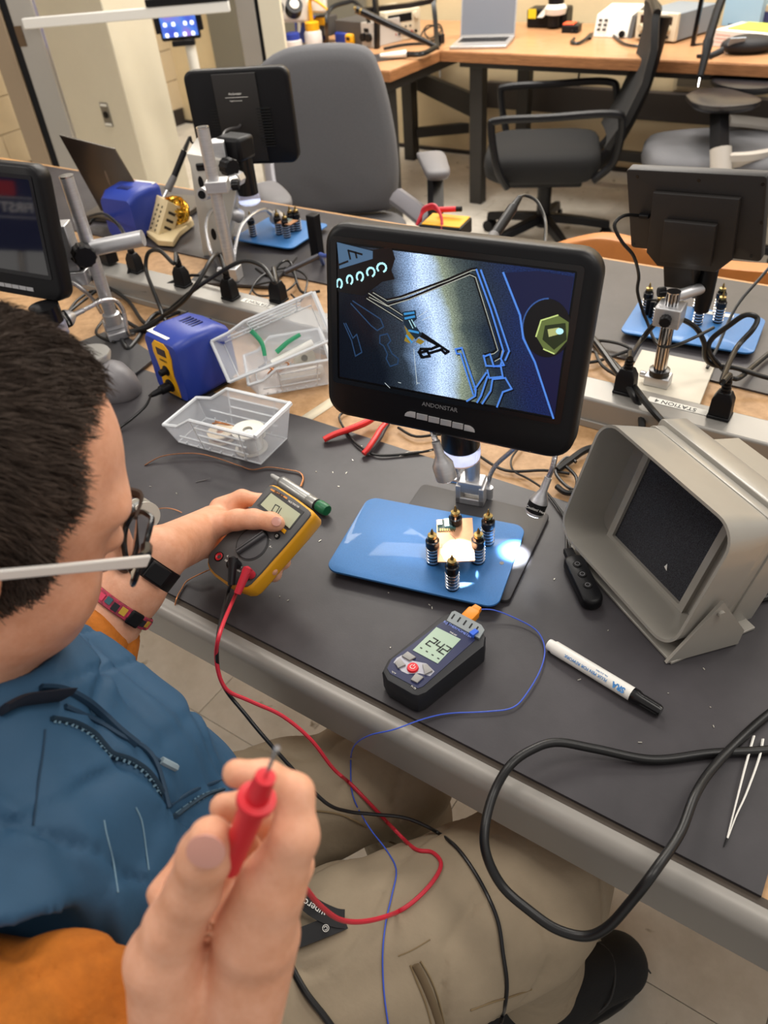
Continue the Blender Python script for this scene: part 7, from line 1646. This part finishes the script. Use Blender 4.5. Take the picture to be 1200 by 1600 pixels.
# ---- shoes
SHM = mat('black suede shoe', '141415', .8, bump=.3, bscale=300); SOLE = mat('black rubber sole', '0d0d0e', .6)
for A, dirv in ((ANR, V((.62, .78, 0))), (ANL, V((.5, .86, 0)))):
    f = fr((A.x, A.y, 0), dirv); P = lambda *q: f @ V(q)
    sh = [cone(P(-.05, 0, .06), P(.06, 0, .06), .048, .054, .03), cone(P(.06, 0, .06), P(.155, .0, .052), .054, .050, .03), cone(P(-.03, 0, .06), P(-.02, 0, .12), .046, .046, .03)]
    s_o, _ = sdf_obj('shoe', sh, .0045, SHM, person)
    m = MB(f); m.prism([(.055+.158*math.cos(a)*(1), .056*math.sin(a)*(1+.12*math.cos(a))) for a in [k*math.pi/16 for k in range(32)]], .0005, .022, .003); m.build('sole', SOLE, s_o)
    m = MB(); m.tube([P(.06, -.056, .05), P(.11, -.05, .085), P(.14, 0, .103), P(.11, .05, .085), P(.06, .056, .05)], .0016, 6); m.build('toe_seam', mat('grey shoe seam', '3a3a3a', .8), s_o)
    m = MB(); m.tube([P(.20, -.03, .05), P(.185, 0, .085), P(.20, .03, .05)], .0014, 6); m.build('toe_seam', mat('grey shoe seam'), s_o)
    m = MB(); m.box(-.012, .012, -.004, .004, 0, .0015); m.v = [f @ (Matrix.Rotation(.3, 3, 'Y') @ v + V((.125, .03, .1))) for v in m.v]; m.build('shoe_tab', mat('pale shoe tab', '8a8676', .7), s_o)
    for k in range(3):
        m = MB(); m.tube([P(.03+.025*k, -.03, .092-.006*k), P(.035+.025*k, 0, .104-.008*k), P(.03+.025*k, .03, .092-.006*k)], .0025, 6); m.build('lace', BLK, s_o)
# ---- watch and bracelet on the left wrist
def band(t, r, wd, name, mt, label=None, th_=.0025, ext=1):
    c = ELL.lerp(WRL, t); ax = (WRL-ELL).normalized(); M = frz(c, ax, (0, 0, 1)); n = 32
    m = MB(M); m.loft([[(rr*math.cos(2*math.pi*i/n), rr*math.sin(2*math.pi*i/n), z) for i in range(n)] for rr, z in ((r, -wd/2), (r+th_, -wd/2+.001), (r+th_, wd/2-.001), (r, wd/2))], cap=False)
    o = m.build(name, mt, person)
    if label: o['label'] = label
    return o, M, r+th_
wb_, WM, wr_ = band(.93, .0295, .024, 'watch', BLK, 'black watch strap')
tc_v = (V((0, 0, CAM_H))-WM.translation); tl = WM.to_3x3().inverted() @ tc_v; an = math.atan2(tl.y, tl.x)
CM_ = WM @ Matrix.Rotation(an-.9, 4, 'Z')
m = MB(CM_ @ T4((wr_+.004, 0, 0)) @ RY(90)); m.prism(rrect(.040, .036, .009, 4), -.006, .006, .002); m.build('watch_case', BLKG, wb_)
m = MB(CM_); m.cyl((wr_+.004, -.0, .02), (wr_+.004, 0, .024), .0035, n=12); m.build('crown', BLKG, wb_)
m = MB(WM @ Matrix.Rotation(an+.3, 4, 'Z')); m.box(wr_-.002, wr_+.006, -.012, .012, -.010, .010); m.build('buckle', BLK, wb_, bevel=.002)
br_, BMx, br_r = band(.70, .0355, .014, 'bracelet', mat('woven red and dark bracelet', 'b0304a', .8, noise=.95, nscale=180, col2='2a3038'), 'woven red and dark patterned bracelet')
for k in range(26):
    a = k*2*math.pi/26; cc = [mat('bracelet yellow', 'c9a23a', .8), mat('bracelet pink', 'd0405e', .8), mat('bracelet teal', '3a5f66', .8), mat('bracelet dark', '23242a', .8)][k % 4]
    m = MB(BMx @ Matrix.Rotation(a, 4, 'Z')); m.box(br_r-.0006, br_r+.0006, -.0034, .0034, -.0045+.001*(k % 3), .0045-.001*(k % 2)); m.build('bead', cc, br_)
m = MB(BMx @ Matrix.Rotation(an+.55, 4, 'Z')); m.box(br_r-.001, br_r+.003, -.008, .008, -.008, .008); m.build('clasp', BLK, br_, bevel=.002)
# ---- details laid on the clothes along sight lines
CAMP = V((0, 0, CAM_H))
def on(bv, px, py, off=.001):
    d = ray(px, py).normalized(); h, n, i, _ = bv.ray_cast(CAMP, d)
    return None if h is None else h+n*off
def lay(bv, pts, r, name, mt, par, off=None, flat=1, n=6):
    P = [q for q in (on(bv, a, b, r*.6 if off is None else off) for a, b in pts) if q is not None]
    if len(P) < 2: return None
    m = MB(); m.tube(P, r, n, flat=flat); return m.build(name, mt, par)
ZIPM = mat('zip teeth blue grey', '5f7f92', .4, .3)
def zipper(bv, pts, par):
    P = [q for q in (on(bv, a, b, .0012) for a, b in pts) if q is not None]
    if len(P) < 2: return
    S_ = smooth_pts(P, 10); m = MB(); m.tube(P, .0042, 6, flat=.4); z_ = m.build('zip_tape', mat('dark zip tape', '1d3648', .7), par)
    L = 0; m = MB(); k = 0
    for a, b in zip(S_, S_[1:]):
        L += (b-a).length
        while L > .0026:
            L -= .0026; k += 1; d = (b-a).normalized(); c = (CAMP-b).normalized(); s = d.cross(c)*(.0012 if k % 2 else -.0012)
            f = frz(b+s+c*.0012, c, d); m.m = f; m.cbox((0, 0, 0), (.0016, .0030, .0016))
    o = m.build('zip_teeth', ZIPM, z_, smooth=0); o['kind'] = 'stuff'
zipper(bv_vest, [(78, 1124), (110, 1130), (140, 1146), (158, 1166), (172, 1180), (200, 1188), (225, 1204), (240, 1222), (250, 1240)], vo)
zipper(bv_vest, [(270, 1277), (295, 1258), (320, 1243), (345, 1235)], vo)
STI = mat('pale stitching', '6f8fa2', .7)
lay(bv_vest, [(162, 1282), (165, 1300), (170, 1320), (176, 1345), (180, 1370), (184, 1395)], .0006, 'stitch_line', STI, vo)
lay(bv_vest, [(212, 1262), (220, 1280), (224, 1300), (228, 1330), (232, 1360)], .0006, 'stitch_line', STI, vo)
lay(bv_vest, [(70, 1140), (66, 1180), (60, 1220), (52, 1290)], .0008, 'seam', mat('dark blue seam', '1b3850', .7), vo)
lay(bv_vest, [(60, 1075), (95, 1080), (130, 1096), (160, 1120), (185, 1145), (212, 1166)], .004, 'hood_edge', mat('dark blue seam'), vo, flat=.5)
lay(bv_vest, [(100, 1105), (150, 1128), (190, 1152), (225, 1170), (245, 1200), (262, 1262)], .0022, 'placket_edge', mat('dark blue seam'), vo)
lay(bv_vest, [(2, 1118), (30, 1108), (60, 1098), (92, 1092)], .012, 'collar_lining', mat('dark navy lining', '1a2230', .7), vo, flat=.25)
lay(bv_vest, [(265, 1258), (300, 1236), (348, 1218)], .0016, 'pocket_seam', mat('dark blue seam'), vo)
lay(bv_vest, [(225, 1172), (240, 1183), (250, 1190)], .0012, 'cord_end', mat('dark blue seam'), vo)
lay(bv_vest, [(250, 1190), (262, 1196), (272, 1201)], .0030, 'zip_pull', mat('grey rubber pull', '8fa3ae', .5), vo)
SEAMK = mat('khaki seam', '7d6a4d', .8)
zt_ = lay(bv_tr, [(648, 1506), (660, 1530), (672, 1560), (684, 1598), (690, 1630)], .0046, 'pocket_zip', mat('dark khaki zip', '6d5c44', .7), to, flat=.4)
lay(bv_tr, [(641, 1508), (652, 1536), (664, 1566), (674, 1602)], .001, 'pocket_seam', SEAMK, to)
lay(bv_tr, [(657, 1502), (672, 1528), (684, 1560), (694, 1600)], .001, 'pocket_seam', SEAMK, to)
lay(bv_tr, [(622, 1494), (645, 1484), (672, 1468)], .0006, 'stitch_line', SEAMK, to)
lay(bv_tr, [(735, 1578), (770, 1565), (800, 1556), (830, 1545)], .001, 'leg_seam', SEAMK, to)
lay(bv_tr, [(484, 1266), (530, 1272), (570, 1290), (610, 1315), (640, 1322)], .0012, 'pocket_seam', SEAMK, to)
# ---- lanyard across the lap
lan = thing('lanyard', 'black printed lanyard strap bunched on the khaki lap', 'lanyard', on(bv_tr, 480, 1460) or V((-.3, .2, .66)))
def strap(pts, w, name, par, off=.004):
    P = [on(bv_tr, a, b, off+dz) for a, b, dz in pts]; P = [q for q in P if q is not None]
    S_ = smooth_pts(P, 5); m = MB(); rr = []
    for i, q in enumerate(S_):
        d = (S_[min(i+1, len(S_)-1)]-S_[max(i-1, 0)]).normalized(); s = d.cross(V((0, 0, 1)).lerp((CAMP-q).normalized(), .5)).normalized(); u = s.cross(d)
        rr.append([q-s*w+u*.0006, q+s*w+u*.0006, q+s*w-u*.0006, q-s*w-u*.0006])
    m.loft(rr); return m.build(name, mat('black lanyard ribbon', '1b1b1d', .75), par), S_
st1, S1_ = strap([(452, 1400, .01), (470, 1412, .012), (495, 1428, .01), (520, 1440, .006), (538, 1440, .002)], .0085, 'strap', lan)
st2, S2_ = strap([(538, 1440, .0), (515, 1452, .003), (485, 1466, .004), (455, 1478, .004), (440, 1486, .002)], .0085, 'strap', lan)
st3, S3_ = strap([(468, 1385, .004), (462, 1410, .006), (456, 1440, .004), (448, 1470, .002)], .0075, 'strap', lan)
def ltext(s, P, t, size, par, flip=1):
    i = int(t*(len(P)-2)); q = P[i]; d = (P[i+1]-P[i]).normalized()*flip; n = (CAMP-q).normalized(); f = frz(q+n*.0035, n, d); text(s, size, f, WHITE, par)
ltext('Superco', S1_, .55, .0095, st1, -1); ltext('\u00a9', S2_, .35, .009, st2); ltext('Su', S3_, .6, .008, st3)
q_ = [on(bv_tr, a, b, .003) for a, b in ((446, 1488), (456, 1515), (478, 1552), (505, 1586), (525, 1612))]; q_ = [v for v in q_ if v]
if len(q_) > 1: m = MB(); m.tube(q_, .0032, 10); m.build('cord', RUB, lan)
# ---- wires, settled on the lap where they meet it
def settle(P, r):
    out = []
    for q in P:
        d = (q-CAMP); L = d.length; d.normalize()
        for bv in (bv_tr, bv_vest):
            h, n, i, dist = bv.ray_cast(CAMP, d)
            if h is not None and dist < L+.045: q = h - d*(r+.0008); L = dist-r
        out.append(q)
    return out
for pts, r, nm_, mt, par in WIRES_ON_LAP:
    P = smooth_pts(pts, 4); P = P[:4]+settle(P[4:], r)
    m = MB(); m.tube(P, r, 8, k=3); m.build(nm_, mt, par)
# ---- stool under the person
stl = thing('stool', 'low black stool seat under the seated person', 'stool', (-.46, .04, 0))
m = MB(T4((-.46, .02, 0))); m.lathe([(.16, .40), (.19, .41), (.19, .44), (.16, .45)], 28); m.build('seat', BLKF, stl)
m = MB(); m.cyl((-.46, .02, .08), (-.46, .02, .40), .03, n=16); m.build('gas_lift', BLK, stl)
star(stl, (-.46, .02), .26, BLK)
